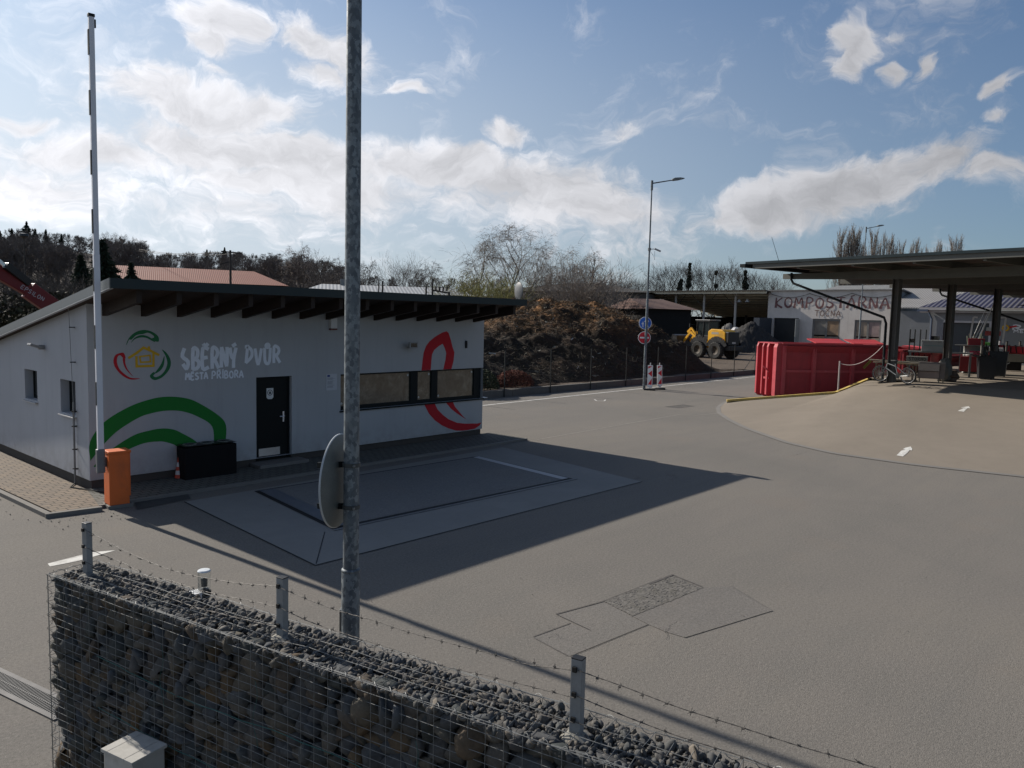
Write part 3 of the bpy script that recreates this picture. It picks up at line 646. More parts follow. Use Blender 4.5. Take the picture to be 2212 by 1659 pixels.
decal([(15.38,1.13),(15.58,.94),(15.83,.78),(16.24,.56),(16.08,.68),(15.94,.81),(15.75,.98),(15.66,1.13)], gred, sm=False)
# logo: three crescents and a little house
def Lg(a_, b_):                                         # photo crop -> wall
    p = pY((a_/2.212)*.553, (1300+b_/2.212)*.553, WY); return (p.x, p.z)
cres = [([(1090,107),(1100,70),(1130,25),(1180,-10),(1240,-25),(1300,-15),(1345,10),(1370,38),(1370,75),(1335,72),(1310,50),(1330,40),(1322,22),(1280,0),(1235,10),(1180,20),(1140,55),(1130,60),(1115,60),(1100,90)], gmid),
 ([(1210,395),(1140,405),(1080,385),(1030,345),(990,290),(980,235),(1000,190),(1050,172),(1072,178),(1085,220),(1060,215),(1040,195),(1018,205),(1010,250),(1030,310),(1075,355),(1130,388)], gred),
 ([(1400,145),(1440,175),(1470,225),(1475,280),(1450,335),(1400,385),(1345,408),(1310,398),(1295,370),(1325,340),(1340,350),(1325,372),(1350,382),(1395,360),(1430,315),(1445,260),(1430,200)], gmid)]
for pts, mt_ in cres: decal([Lg(*p) for p in pts], mt_, 'logo_crescent')
innr = [([(1150,378),(1100,330),(1070,280),(1060,220),(1080,225),(1082,265),(1105,320)], gred), ([(1335,352),(1380,330),(1410,290),(1420,240),(1418,200),(1398,255),(1372,300)], gmid), ([(1130,88),(1165,55),(1215,40),(1265,45),(1310,68),(1340,80),(1320,55),(1270,28),(1215,20),(1160,45)], gmid)]
for pts, mt_ in innr: decal([Lg(*p) for p in pts], mt_, 'logo_crescent', 2)
hb = MB(); kk = [0]
def hs(pts, wd):
    for p, q in zip(pts[:-1], pts[1:]):
        p, q = Lg(*p), Lg(*q); dx, dz = q[0]-p[0], q[1]-p[1]; L = math.hypot(dx,dz); nx, nz = -dz/L*wd/2, dx/L*wd/2; ex, ez = dx/L*wd*.4, dz/L*wd*.4
        kk[0] += 1; y = WY-.0025-.0004*kk[0]
        hb.poly([L_(p[0]-ex-nx,y,p[1]-ez-nz),L_(q[0]+ex-nx,y,q[1]+ez-nz),L_(q[0]+ex+nx,y,q[1]+ez+nz),L_(p[0]-ex+nx,y,p[1]-ez+nz)])
hs([(1115,215),(1175,178),(1240,128),(1300,155),(1368,190)], .052); hs([(1285,125),(1290,150)], .05); hs([(1178,210),(1180,290),(1325,285),(1325,185)], .05); hs([(1205,205),(1295,195),(1300,250),(1215,255),(1205,205)], .035)
hb.build('logo_house', gyel, off, fixn=False)
ltr = pm('light_grey_paint', (.72,.75,.80), .85, .08, 8)
put = lambda x, z, k: L_(x, WY-.0025-.0003*(k % 9), z)
b = MB(); letters(b, 'sBĚRNÝ', 7.56, 8.87, 2.40, .43, .082, put, 3, .12, .03); b.build('lettering', ltr, off, fixn=False); b = MB(); letters(b, 'DVŮR', 9.03, 9.97, 2.46, .36, .076, put, 3, .1, .03); b.build('lettering', ltr, off, fixn=False)
b = MB(); letters(b, 'MĚSTA', 7.63, 8.15, 2.15, .14, .036, put, 2, .12, .006); b.build('lettering', ltr, off, fixn=False); b = MB(); letters(b, 'PŘÍBORA', 8.22, 9.00, 2.15, .155, .034, put, 2, .12, .006); b.build('lettering', ltr, off, fixn=False)
b = MB(); b.box(*L_(11.22, WY-.012, 1.72), *L_(11.54, WY-.001, 2.13)); nt = b.build('notice_plate', pm('notice_white', (.46,.47,.49), .5, .05), off)
b = MB(); b.poly([L_(11.25,WY-.0135,2.06),L_(11.33,WY-.0135,2.06),L_(11.33,WY-.0135,2.11),L_(11.25,WY-.0135,2.11)]); b.build('emblem', pm('blue_print', (.02,.04,.18), .6, .05), nt, fixn=False)
b = MB()
for i, z in enumerate((2.03,2.01,1.99,1.95,1.93,1.91,1.89,1.87,1.83,1.81,1.79)): b.poly([L_(11.25,WY-.0135,z),L_(11.25+random.uniform(.14,.26),WY-.0135,z),L_(11.42,WY-.0135,z+.008),L_(11.25,WY-.0135,z+.008)])
b.build('small_print', pm('grey_print', (.16,.17,.19), .6, .05), nt, fixn=False)
# alarm box, flood lights, camera, small wall lamp
pz = pY(718, 699, WY); b = MB(); b.box(pz.x-WX0-.10, -.09, pz.z-.12, pz.x-WX0+.09, -.001, pz.z+.15); al = b.build('alarm_siren', pm('siren_housing', (.6,.6,.6), .5, .05), off, bevel=.015)
b = MB(); b.box(pz.x-WX0-.10, -.088, pz.z-.16, pz.x-WX0+.09, -.001, pz.z-.122); b.build('strobe', pm('dark_red_lens', (.09,.01,.015), .3, .1), al)
def flood(c, face):
    b = MB(); cx_, cy_, cz_ = c
    if face == 'front': b.box(cx_-.14,-.26,cz_-.06,cx_+.16,-.20,cz_+.11); b.bar((cx_,-.2,cz_),(cx_,0,cz_-.04),.04,.04)
    else: b.bar((-.30,cy_,cz_+.05),(-.08,cy_,cz_-.03),.24,.05); b.bar((-.12,cy_,cz_-.02),(0,cy_,cz_-.02),.05,.10)
    return b.build('floodlight', pm('light_grey_housing', (.25,.25,.25), .5, .1), off, bevel=.01)
p = pY(880, 747, WY); fl = flood((p.x-WX0, 0, p.z), 'front'); b = MB(); b.poly([(p.x-WX0-.10,-.2605,p.z-.03),(p.x-WX0+.13,-.2605,p.z-.03),(p.x-WX0+.13,-.2605,p.z+.08),(p.x-WX0-.10,-.2605,p.z+.08)]); b.build('lens', M['glass'], fl, fixn=False)
p = pX(96, 748, WX0); flood((0, p.y-WY, p.z), 'side')
p = pY(1006, 744, WY); b = MB(); b.box(p.x-WX0-.03,-.05,p.z-.11,p.x-WX0+.03,-.001,p.z+.11); b.build('wall_sensor', M['black'], off, bevel=.01)
# conductor wire, its pipe and clamps on the side wall near the corner
p = pX(166, 900, WX0); cy_ = p.y-WY
b = MB(); b.tube([(-.10,cy_,roofz(p.y)+.10),(-.14,cy_-.06,roofz(p.y)+.02),(-.10,cy_,roofz(p.y)-.25),(-.06,cy_,1.72)], .006, 6); b.build('conductor_wire', M['galv'], off)
b = MB(); b.tube([(-.06,cy_,1.74),(-.06,cy_,.03)], .02, 8); b.build('conductor_pipe', M['galv'], off, smooth='auto')
for z in (3.25, 2.55, 1.55, 1.25, .78, .38):
    b = MB(); b.bar((-.10,cy_,z),(.0,cy_,z),.03,.02); b.bar((-.06,cy_-.02,z),(-.06,cy_-.14,z),.012,.012); b.build('pipe_clamp', M['anthracite'], off)
b = MB(); b.tube([(-.06,cy_,.09),(-.25,cy_-.3,.075),(-.05,cy_-.9,.08),(.1,cy_-1.3,.07)], .012, 6); b.build('ground_cable', M['anthracite'], off)
# dish on the right front corner of the roof
dp = pY(1118, 632, 14.75)
ds = thing('satellite_dish', 'round white dish standing on the right front corner of the office roof', 'dish', (dp.x, 14.75, roofz(14.75)))
b = MB(); prof = [(0, -.02), (.10,-.015), (.2,.005), (.26,.03), (.262,.045), (.2,.02), (.1,0), (0,-.005)]
b.M = Matrix.Translation((0,0,.34)) @ Matrix.Rotation(rad(-22), 4, 'Z') @ Matrix.Rotation(rad(90), 4, 'Y') ; b.lathe(prof, n=28); b.build('dish', pm('dish_white', (.11,.112,.115), .5, .08), ds, smooth='auto')
b = MB(); b.tube([(0,0,.34),(.03,.05,.34),(.03,.05,0)], .02, 8); b.box(-.06,-.05,0,.12,.15,.03); b.build('bracket', M['galv'], ds)
for (x, y) in ((13.5,15.4),(14.9,15.0)):
    pass
# ---------------------------------------------------------------- barrier
fl_, fr_, bl_ = g(237.5,1100), g(278,1097.5), g(221,1094)
wv = fr_-fl_; dv_ = bl_-fl_; rz = rad(-5)
bar = thing('barrier_gate', 'orange barrier cabinet with its long white boom raised upright', 'barrier', fl_, rz)
CW, CD = .37, .33
zt = vert = None
def height(px, py, p):
    c = RM.transposed() @ Vector((p.x, p.y, -H)); u = RM.transposed() @ Vector((0,0,1)); k = (py-CY)/F0
    return (k*c.z-c.y)/(u.y-k*u.z)
ch = height(236, 976.5, fl_)
org = pm('orange_paint', (.62,.13,.025), .5, .10, 2, dirt=(.35,.09,.03))
b = MB(); b.box(0,0,.06,CW*.92,CD,ch-.05); b.box(CW*.92,.02,.2,CW,CD-.02,ch-.05); b.build('cabinet', org, bar, bevel=.008)
b = MB(); b.box(-.01,-.01,ch-.05,CW+.01,CD+.01,ch,.0,.0); b.build('lid', org, bar, bevel=.012)
b = MB(); b.box(-.03,-.03,-.01,CW+.03,CD+.03,.06); b.build('foot', M['kerb'], bar, bevel=.01)
# boom on the left of the cabinet
p0 = at(215, 1015, (RM.transposed()@(fl_-Vector((0,0,H)))).z+.12); loc = Matrix.Rotation(-rz, 3, 'Z') @ (p0-Vector((fl_.x,fl_.y,0)))
bx, by, bz = -.095, .14, height(212, 1018, fl_)
top = height(190, 35, fl_)
wht = pm('white_boom_paint', (.62,.63,.66), .5, .06, 2)
b = MB(); b.box(bx-.075,by-.05,.66,bx+.065,by+.06,1.10); b.box(bx+.05,by-.02,.76,.0,by+.05,.95); b.build('boom_holder', pm('grey_steel', (.16,.165,.17), .5, .15, metal=.3), bar, bevel=.02)
b = MB(); b.box(bx-.05,by-.04,1.10,bx+.05,by+.04,4.60); b.box(bx-.042,by-.035,4.60,bx+.045,by+.035,top); b.build('boom', wht, bar, bevel=.006)
for z in np.arange(1.9, top-.2, 1.02):
    b = MB(); b.box(bx-.056,by-.03,z,bx-.044 if z < 4.6 else bx-.038,by+.03,z+.42); b.build('reflector', M['anthracite'], bar)
b = MB(); b.box(bx-.05,by-.042,top,bx+.055,by+.042,top+.05); b.box(bx+.045,by-.02,top-.17,bx+.075,by+.02,top-.03); b.build('boom_cap', M['anthracite'], bar, bevel=.005)
# triple waste bin and cone
A_, B_ = g(401,1043), g(512,1027); wv = B_-A_; rz = math.atan2(wv.y, wv.x); Wb = wv.length; hb_ = height(400, 966, A_)
bn = thing('triple_waste_bin', 'black triple waste bin with three round openings against the green arc wall', 'waste bin', A_, rz)
bp_ = pm('black_plastic', (.006,.006,.007), .7, .15, spec=.15)
b = MB(); b.box(0,0,0,Wb,.42,hb_-.03,.0,.0); b.build('body', bp_, bn, bevel=.02)
for i in range(3):
    x0 = i*Wb/3
    b = MB(); n = 20; cx_, cy_ = x0+Wb/6, .21; rO = .12
    outer = [(cx_+.5*Wb/3*sx_, cy_+.21*sy_) for sx_, sy_ in ((1,0),(1,.5),(1,1),(.5,1),(0,1),(-.5,1),(-1,1),(-1,.5),(-1,0),(-1,-.5),(-1,-1),(-.5,-1),(0,-1),(.5,-1),(1,-1),(1,-.5))]
    inner = [(cx_+rO*math.cos(2*math.pi*j/16), cy_+rO*.9*math.sin(2*math.pi*j/16)) for j in range(16)]
    vs = [(x,y,hb_) for x,y in outer]+[(x,y,hb_+.02) for x,y in inner]+[(x,y,hb_-.12) for x,y in inner]
    b.add(vs, [(j,(j+1)%16,16+(j+1)%16,16+j) for j in range(16)]+[(16+j,16+(j+1)%16,32+(j+1)%16,32+j) for j in range(16)])
    b.build('lid', pm('lid_plastic', (.02,.02,.02), .5, .1), bn, fixn=False)
    b = MB(); b.lathe([(rO-.01,hb_+.012),(rO+.015,hb_+.028),(rO+.03,hb_+.012)], (cx_,cy_,0), 20); b.build('rim', pm('grey_rim', (.17,.19,.17), .5, .1), bn, smooth=True)
cp = g(387, 1037); cn = thing('traffic_cone', 'small orange and white traffic cone standing by the black bin', 'traffic cone', (cp.x, cp.y, 0))
ch = height(388, 986, cp)
b = MB(); b.box(-.13,-.13,0,.13,.13,.03); b.build('foot', pm('cone_foot', (.35,.06,.03), .6, .15), cn, bevel=.01)
def cone(z0,z1,nm,c): 
    r = lambda z: .10-(.10-.018)*z/ch; b = MB(); b.lathe([(r(z0),z0),(r(z1),z1)], n=20); b.build(nm, pm('cone_'+nm, c, .6, .12), cn, smooth=True)
cone(.03,ch*.25,'cone',(.45,.06,.03)); cone(ch*.25,ch*.42,'band',(.5,.5,.5)); cone(ch*.42,ch*.58,'cone',(.45,.06,.03)); cone(ch*.58,ch*.76,'band',(.5,.5,.5)); cone(ch*.76,ch,'cone',(.45,.06,.03))
# ---------------------------------------------------------------- gabion wall
WZ = 1.75; GA = rad(101.13); WT = .36
gd = Vector((math.cos(GA+math.pi), math.sin(GA+math.pi), 0)); gn = Vector((-gd.y, gd.x, 0))      # along towards the camera side, across away from it
G0 = g(105, 1240, WZ); G0.z = 0
WLen = 7.2
gab = thing('gabion_wall', 'wall of grey stones in wire cages running along the bottom of the picture', 'gabion wall', G0, math.atan2(gd.y, gd.x))
# local: x along the wall from its far end, y across (positive = yard side), z up
def ico(sub):
    bm = bmesh.new(); bmesh.ops.create_icosphere(bm, subdivisions=sub, radius=1); bm.verts.ensure_lookup_table()
    v = np.array([q.co for q in bm.verts]); f = np.array([[q.index for q in p.verts] for p in bm.faces]); bm.free(); return v, f
IV2, IF2 = ico(2); IV1, IF1 = ico(1)
def rock(v, rs, cuts=9):
    v = v.copy()
    for k in range(cuts):
        n = rs.normal(size=3); n /= np.linalg.norm(n); d = rs.uniform(.36, .70); e = v@n - d
        m_ = e > 0; v[m_] -= np.outer(e[m_], n)
    return v
def rotm(rs):
    q = rs.normal(size=4); q /= np.linalg.norm(q); w_, x, y, z = q
    return np.array([[1-2*(y*y+z*z),2*(x*y-z*w_),2*(x*z+y*w_)],[2*(x*y+z*w_),1-2*(x*x+z*z),2*(y*z-x*w_)],[2*(x*z-y*w_),2*(y*z+x*w_),1-2*(x*x+y*y)]])
def scatter(V, Fc, protos, items, name, mt, parent):
    vs, fs, at_ = [], [], []; n = 0
    for (p, s, r) in items:
        pv = protos[RN.randint(len(protos))] * s
        pv = pv @ rotm(RN).T if r else pv
        vs.append(pv + p); fs.append(Fc + n); n += len(V); at_.append(np.full(len(V), RN.rand()))
    return npmesh(name, np.concatenate(vs), np.concatenate(fs), mt, parent, np.concatenate(at_))
def stonemat(name, cols, rough=.9):
    t = NT(name); v = t.coord(); a = t.n('Attribute', attribute_name='rnd').outputs['Fac']
    c = t.ramp(a, [(i/(len(cols)-1), c) for i, c in enumerate(cols)])
    n = t.noise(v, 28, 5, .65); c = t.mix(t.mrange(n, .35, .7, 0, .55), c, c4((.40,.39,.37)), 'MULTIPLY')
    return t.bsdf(c, rough, 0, t.noise(v, 70, 4, .7), .5, .004, .25)
MS = stonemat('wall_stone', [tuple(q*.72 for q in c_) for c_ in [(.085,.092,.10),(.12,.125,.125),(.07,.08,.078),(.14,.12,.09),(.105,.115,.125),(.15,.105,.06),(.09,.095,.10),(.16,.14,.11)]])
MG = stonemat('top_gravel', [(.075,.08,.08),(.12,.115,.108),(.09,.093,.09),(.15,.14,.125),(.105,.105,.10),(.16,.14,.115),(.08,.085,.09),(.06,.062,.062)])
IV3, IF3 = ico(3)
pr2 = [rock(IV2, RN, 15)*1.4 for _ in range(40)]; IVc = np.array([[x,y,z] for x in (-1,1) for y in (-1,1) for z in (-1,1)])*.8
pr1 = [rock(IV2*np.array([RN.uniform(.7,1.5),RN.uniform(.6,1.1),RN.uniform(.45,.8)]), RN, 9)*1.25 for _ in range(40)]
items = []
x = 0.0
z = 0.05
while z < WZ-.03:                                       # front face, in courses of broken stones
    x = -.035+RN.rand()*.03; rowh = RN.uniform(.075,.115)
    while x < WLen:
        wd = RN.uniform(.045,.085)*(1.25 if RN.rand() < .2 else 1)
        items.append((np.array([x+wd, .045+RN.uniform(0,.035), min(WZ-.06, z+rowh/2+RN.normal()*.018)]), np.array([wd*1.25, .06, rowh*.78*RN.uniform(.8,1.25)])*1.0, False))
        x += wd*1.75
    z += rowh*.86
its = []
for p, s, r in items: its.append((p, s, r))
vs, fs, at_ = [], [], []; n = 0
for p, s, r in its:
    pv = pr2[RN.randint(40)]; th = RN.uniform(0, 6.28); ph = RN.uniform(-.5,.5)
    Ry = np.array([[math.cos(th),0,math.sin(th)],[0,1,0],[-math.sin(th),0,math.cos(th)]])
    Rz = np.array([[math.cos(ph),-math.sin(ph),0],[math.sin(ph),math.cos(ph),0],[0,0,1]])
    m1 = np.abs(pv@Ry.T@Rz.T); pv = (pv@Ry.T@Rz.T)*s
    pv = pv+p; pv[:,2] = np.minimum(pv[:,2], WZ-.012); vs.append(pv); fs.append(IF2+n); n += len(IV2); at_.append(np.full(len(IV2), RN.rand()))
o = npmesh('stones', np.concatenate(vs), np.concatenate(fs), MS, gab, np.concatenate(at_)); o['kind'] = 'stuff'
items = []
for z in np.arange(.06, WZ-.06, .10):                   # far end and yard side
    for y in np.arange(.08, WT, .09): items.append((np.array([.05, y, z+RN.normal()*.01]), RN.uniform(.045,.058), True))
for z in np.arange(.8, WZ-.05, .11):
    for xx in np.arange(.06, WLen, .13): items.append((np.array([xx, WT-.05, z]), RN.uniform(.05,.068), True))
for xx in np.arange(.03, 5.2, .027):
    for y in np.arange(.025, WT-.01, .027):
        s = RN.uniform(.013,.024)*(1.5 if RN.rand() < .12 else 1)
        items.append((np.array([xx+RN.normal()*.008, y+RN.normal()*.008, WZ-.035+RN.uniform(-.012,.016)]), s, True))
o = scatter(IV2, IF2, pr1, items, 'gravel', MG, gab); o['kind'] = 'stuff'
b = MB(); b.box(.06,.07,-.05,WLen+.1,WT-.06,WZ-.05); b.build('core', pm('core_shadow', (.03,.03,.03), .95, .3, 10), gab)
wire = pm('galvanised_wire', (.17,.175,.17), .55, .3, 30, metal=.3)
b = MB(); wr = .0017
def wob(k): return random.gauss(0, k)
nz = int(WZ/.05)
for i in range(nz+1):
    z = i*.05; pts = [(x, -.006+wob(.0025), z+wob(.0022)) for x in np.arange(0, WLen+.1, .3)]; b.tube(pts, wr, 4, False)
for x in np.arange(0, WLen, .10):
    b.tube([(x, -.010, 0),(x+wob(.002), -.010+wob(.002), WZ*.5),(x, -.010, WZ)], wr, 4, False)
b.build('front_mesh', wire, gab, fixn=False)
b = MB()
for y in (0, .003, .12, .235, WT-.003, WT): b.tube([(x, y+wob(.003), WZ+.004+wob(.004)) for x in np.arange(0, WLen+.1, .22)], wr*1.15, 4, False)
for x in np.arange(0, WLen, .10): b.tube([(x, -.006, WZ+.002),(x+wob(.004), WT*.5, WZ+.008),(x, WT+.006, WZ+.002)], wr, 4, False)
b.build('top_mesh', wire, gab, fixn=False)
b = MB()
for x in np.arange(0, WLen, .10): b.tube([(x, WT+.006, 0),(x, WT+.006, WZ)], wr, 4, False)
for z in np.arange(0, WZ, .05): b.tube([(-.006, 0, z),(-.006, WT, z)], wr, 4, False); b.tube([(0, WT+.004, z),(WLen, WT+.004, z)], wr, 4, False)
for y in (0,.12,.24,WT): b.tube([(-.01,y,0),(-.01,y,WZ)], wr*1.2, 4, False)
b.build('end_mesh', wire, gab, fixn=False)
b = MB()                                                # lacing spirals
def spiral(p, q, r, pitch, n=10):
    p = Vector(p); q = Vector(q); d = (q-p); L = d.length; d.normalize(); a = d.orthogonal().normalized(); c = d.cross(a)
    k = int(L/pitch*n); b.tube([p+d*(L*i/k)+a*r*math.cos(2*math.pi*i/n)+c*r*math.sin(2*math.pi*i/n)*(.8+.4*random.random()) for i in range(k+1)], .0017, 4, False)
spiral((0,0,WZ), (WLen,0,WZ), .015, .10); spiral((0,WT,WZ), (WLen,WT,WZ), .015, .13); spiral((0,0,WZ), (0,0,0), .017, .10, 12); spiral((0,0,WZ),(0,WT,WZ),.013,.09)
b.build('lacing', wire, gab, fixn=False)
twn = pm('green_twine', (.02,.09,.08), .7, .3, 20)
b = MB()
for zz in (1.28, .92): b.tube([(x, -.02, zz+.02*math.sin(x*3)+wob(.004)) for x in np.arange(.6, WLen-.5, .12)], .0028, 4, False)
for xx in (1.3, 2.15, 3.3): b.tube([(xx+.02*math.sin(k), -.022, 1.55-k*.05) for k in range(9)], .0016, 4, False)
b.build('tie_wire', twn, gab, fixn=False)
# posts with three strands of barbed wire standing on the wall
bf = thing('barbed_wire_fence', 'barbed wire on short square steel posts along the top of the stone wall', 'barbed wire', G0, math.atan2(gd.y, gd.x))
inv = Matrix.Rotation(-math.atan2(gd.y, gd.x), 3, 'Z')
pst = pm('galvanised_post', (.21,.225,.235), .55, .18, 9, metal=.35)
PO = []
for (px, py, tx, ty) in ((190,1235,190,1130),(610,1368,610,1248),(1245,1578,1253,1422)):
    p = g(px, py, WZ); l = inv @ (p-G0); PO.append((l.x, l.y+.0, height(tx, ty, p)))
PO.append((PO[2][0]+1.95, .17, PO[2][2]))
clipm = pm('black_clip', (.008,.008,.008), .5, .1)
for (x, y, zt) in PO:
    b = MB(); b.box(x-.028,y-.022,WZ-.06,x+.028,y+.022,zt); b.build('post', pst, bf, bevel=.003)
    b = MB(); b.box(x-.029,y-.023,zt,x+.029,y+.023,zt+.006); b.build('post_cap', clipm, bf, bevel=.003)
    for k in (.045, .165, .285):
        b = MB(); b.box(x-.016,y-.034,zt-k-.012,x+.004,y-.022,zt-k+.012); b.build('clip', clipm, bf)
    b = MB(); b.lathe([(.0,.03),(.04,.022),(.07,.006),(.085,-.02)], (x,y,WZ-.03), 14); b.build('mortar', pm('mortar', (.22,.21,.18), .95, .3, 20), bf)
bw = pm('rusty_barbed_wire', (.075,.068,.06), .6, .4, 30, metal=.3)
for k, (off_, sag) in enumerate(((.045,.05),(.165,.055),(.285,.05))):
    b = MB()
    for (a_, c_) in zip(PO[:-1], PO[1:]):
        p = Vector((a_[0], a_[1]-.03, a_[2]-off_)); q = Vector((c_[0], c_[1]-.03, c_[2]-off_)); L = (q-p).length
        sg = sag*(1.9 if (a_ is PO[0] and k == 0) else 1.0)
        mid = [(0,0,0)]*0; line = []
        kink = [random.gauss(0,.006) for _ in range(9)]
        for i in range(61):
            u = i/60; kk_ = kink[int(u*8)]*(1-(u*8)%1)+kink[min(8,int(u*8)+1)]*((u*8)%1)
            line.append(p.lerp(q, u)+Vector((0, kk_*.6, -4*sg*u*(1-u)+kk_)))
        b.tube(line, .0019, 4, False)
        for s_ in (0, math.pi): b.tube([r_+Vector((0,.0022*math.cos(i*1.9+s_),.0022*math.sin(i*1.9+s_))) for i, r_ in enumerate(line)], .0012, 3, False)
        nb = int(L/.105)
        for i in range(1, nb):
            c = p.lerp(q, i/nb)+Vector((0,0,-4*sg*(i/nb)*(1-i/nb)))
            for _ in range(2):
                d = Vector((random.gauss(0,.35), random.gauss(0,1), random.gauss(0,1))).normalized()*random.uniform(.014,.02); b.tube([c-d, c+d], .0012, 4)
            b.tube([c-Vector((.006,0,0)), c+Vector((.006,0,0))], .0042, 5)
    b.build('barbed_wire', bw, bf, fixn=False)
# ---------------------------------------------------------------- warning light behind the wall
p = at(441, 1248, 5.35)
wl = thing('signal_light', 'glass signal lamp on a white bracket just behind the stone wall', 'lamp', (p.x, p.y, 0))
z = p.z
t = NT('clear_plastic'); gl = t.n('BsdfGlass'); gl.inputs['Roughness'].default_value = .03; gl.inputs['IOR'].default_value = 1.15; gl.inputs['Color'].default_value = (.93,.95,.95,1)
tr = t.n('BsdfTransparent'); tr.inputs[0].default_value = (.92,.94,.94,1); mx = t.n('MixShader'); mx.inputs[0].default_value = .35; t.l(tr.outputs[0], mx.inputs[1]); t.l(gl.outputs[0], mx.inputs[2]); oo = t.n('OutputMaterial'); t.l(mx.outputs[0], oo.inputs[0]); CLR = t.m
b = MB(); b.lathe([(.040,z-.09),(.042,z-.085),(.042,z+.05),(.040,z+.054)], n=24); b.build('globe', CLR, wl, smooth=True, fixn=False)
b = MB(); b.lathe([(.0,z+.060),(.038,z+.058),(.044,z+.052),(.044,z+.046),(.0,z+.050)], n=24); b.build('cap', pm('lamp_cap', (.6,.62,.62), .3, .05), wl, smooth='auto')
b = MB(); b.lathe([(0,z-.06),(.02,z-.06),(.022,z+.0),(.0,z+.0)], n=16); b.lathe([(0,z-.09),(.03,z-.09),(.03,z-.075),(0,z-.07)], n=16); b.build('bulb_socket', pm('socket', (.10,.10,.09), .4, .2), wl, smooth='auto')
b = MB(); b.lathe([(.0,z-.155),(.03,z-.15),(.044,z-.13),(.046,z-.095),(.04,z-.09),(0,z-.09)], n=24); b.build('base', M['black'], wl, smooth='auto')
b = MB(); b.bar((-.24,.04,z-.115),(-.03,0,z-.105),.10,.04); b.build('bracket', pm('white_bracket', (.62,.63,.63), .5, .05), wl, bevel=.006)
b = MB(); b.tube([(-.15,.03,0),(-.15,.03,z-.145)], .03, 12); b.build('mast', M['galv'], wl, smooth='auto')
# ---------------------------------------------------------------- pale utility box in front of the wall
zb = .93; cB = [g((350+a/5.53)*.553, (2700+c/5.53)*.553, zb) for a, c in ((1005,845),(240,1240),(920,1560),(1680,1165))]   # back, left, front, right
ctr = (cB[0]+cB[2])/2; e1 = cB[2]-cB[1]; e2 = cB[1]-cB[0]; w1 = e1.length; w2 = e2.length
ub = thing('utility_box', 'pale concrete utility cabinet with a sloping grooved top at the bottom left', 'utility box', (ctr.x, ctr.y, 0), math.atan2(e1.y, e1.x))
pale = pm('pale_concrete', (.40,.39,.36), .85, .12, 8, fine=120, dirt=(.30,.29,.26))
b = MB(); b.box(-w1/2+.012,-w2/2+.012,0,w1/2-.012,w2/2-.012,zb-.022); b.build('body', pale, ub, bevel=.006)
# roof in three boards with grooves running along the second side
for i in range(3):
    y0 = -w1/2+[0,.21,.74][i]*w1; y1 = -w1/2+[.21,.74,1][i]*w1
    b = MB(); b.box(y0+.0012,-w2/2,zb-.022,y1-.0012,w2/2,zb); b.build('lid', pale, ub, bevel=.003)
# ---------------------------------------------------------------- tall galvanised mast close by
pb = at(757, 1370, 6.95); pb.z = 0
mast = thing('lamp_mast', 'tall galvanised steel mast rising past the top of the picture', 'mast', pb)
def galvmat():
    t = NT('spangled_zinc'); v = t.coord()
    vo = t.n('TexVoronoi'); vo.inputs['Scale'].default_value = 34; wv_ = t.n('VectorMath', operation='ADD'); sc_ = t.n('VectorMath', operation='SCALE')
    t.l(t.noise(v, 30, 4, .7, out=1), sc_.inputs[0]); sc_.inputs['Scale'].default_value = .05; t.l(t.scale(v, (1,1,.72)), wv_.inputs[0]); t.l(sc_.outputs[0], wv_.inputs[1]); t.l(wv_.outputs[0], vo.inputs['Vector'])
    sx = t.n('SeparateXYZ'); t.l(vo.outputs['Color'], sx.inputs[0])
    c = t.ramp(sx.outputs[0], [(.2,(.085,.10,.112)),(.5,(.125,.145,.155)),(.8,(.20,.225,.235))])
    c = t.mix(t.mrange(t.noise(v, 1.3, 6, .7), .45, .7, 0, .4), c, (.12,.135,.145,1))
    return t.bsdf(c, t.mrange(sx.outputs[1], 0, 1, .42, .7), .25, sx.outputs[0], .1, .002, .4)
M['zinc'] = galvmat()
zs = height(755, 1230, pb)
b = MB(); b.tube([(0,0,-.05),(0,0,zs-.02),(0,0,zs)], [.082,.082,.078], 40); b.build('lower_section', M['zinc'], mast, smooth='auto')
b = MB(); b.tube([(0,0,zs),(0,0,4.5),(.0,0,8.6),(.0,0,12)], [.070,.066,.060,.05], 40); b.build('upper_section', M['zinc'], mast, smooth='auto')
b = MB(); b.tube([(0,0,zs-.012),(0,0,zs+.004),(0,0,zs+.016)], [.085,.084,.071], 40); b.build('collar', M['zinc'], mast, smooth=True)
b = MB(); b.M = Matrix.Rotation(rad(41.5), 4, 'Z'); b.box(-.02,.078,.55,.05,.098,.98) ; b.build('access_door', M['galv'], mast, bevel=.004)
# round mirror clamped to the mast, seen from behind
cm = at(733, 1038, 7.02)
mr = thing('traffic_mirror', 'round traffic mirror seen from behind, clamped to the tall mast', 'mirror', (cm.x, cm.y, cm.z))
vd = (cm-Vector((0,0,H))); vaz = math.atan2(vd.y, vd.x)
R_m = .425
prof = [(0,-.075),(.12,-.072),(.24,-.058),(.34,-.035),(.40,-.012),(R_m,0),(R_m+.006,.006),(R_m+.006,.016),(R_m-.01,.02),(.3,.05),(.15,.065),(0,.07)]
b = MB(); rotD = Matrix.Rotation(vaz+rad(68), 4, 'Z') @ Matrix.Rotation(rad(90), 4, 'Y')
b.M = rotD; b.lathe(prof[:6], n=56); b.build('shell', pm('mirror_shell', (.12,.13,.12), .5, .25, 4), mr, smooth='auto', fixn=False)
b = MB(); b.M = rotD; b.lathe(prof[5:9], n=56); b.build('rim', pm('mirror_rim', (.42,.44,.44), .45, .1), mr, smooth='auto', fixn=False)
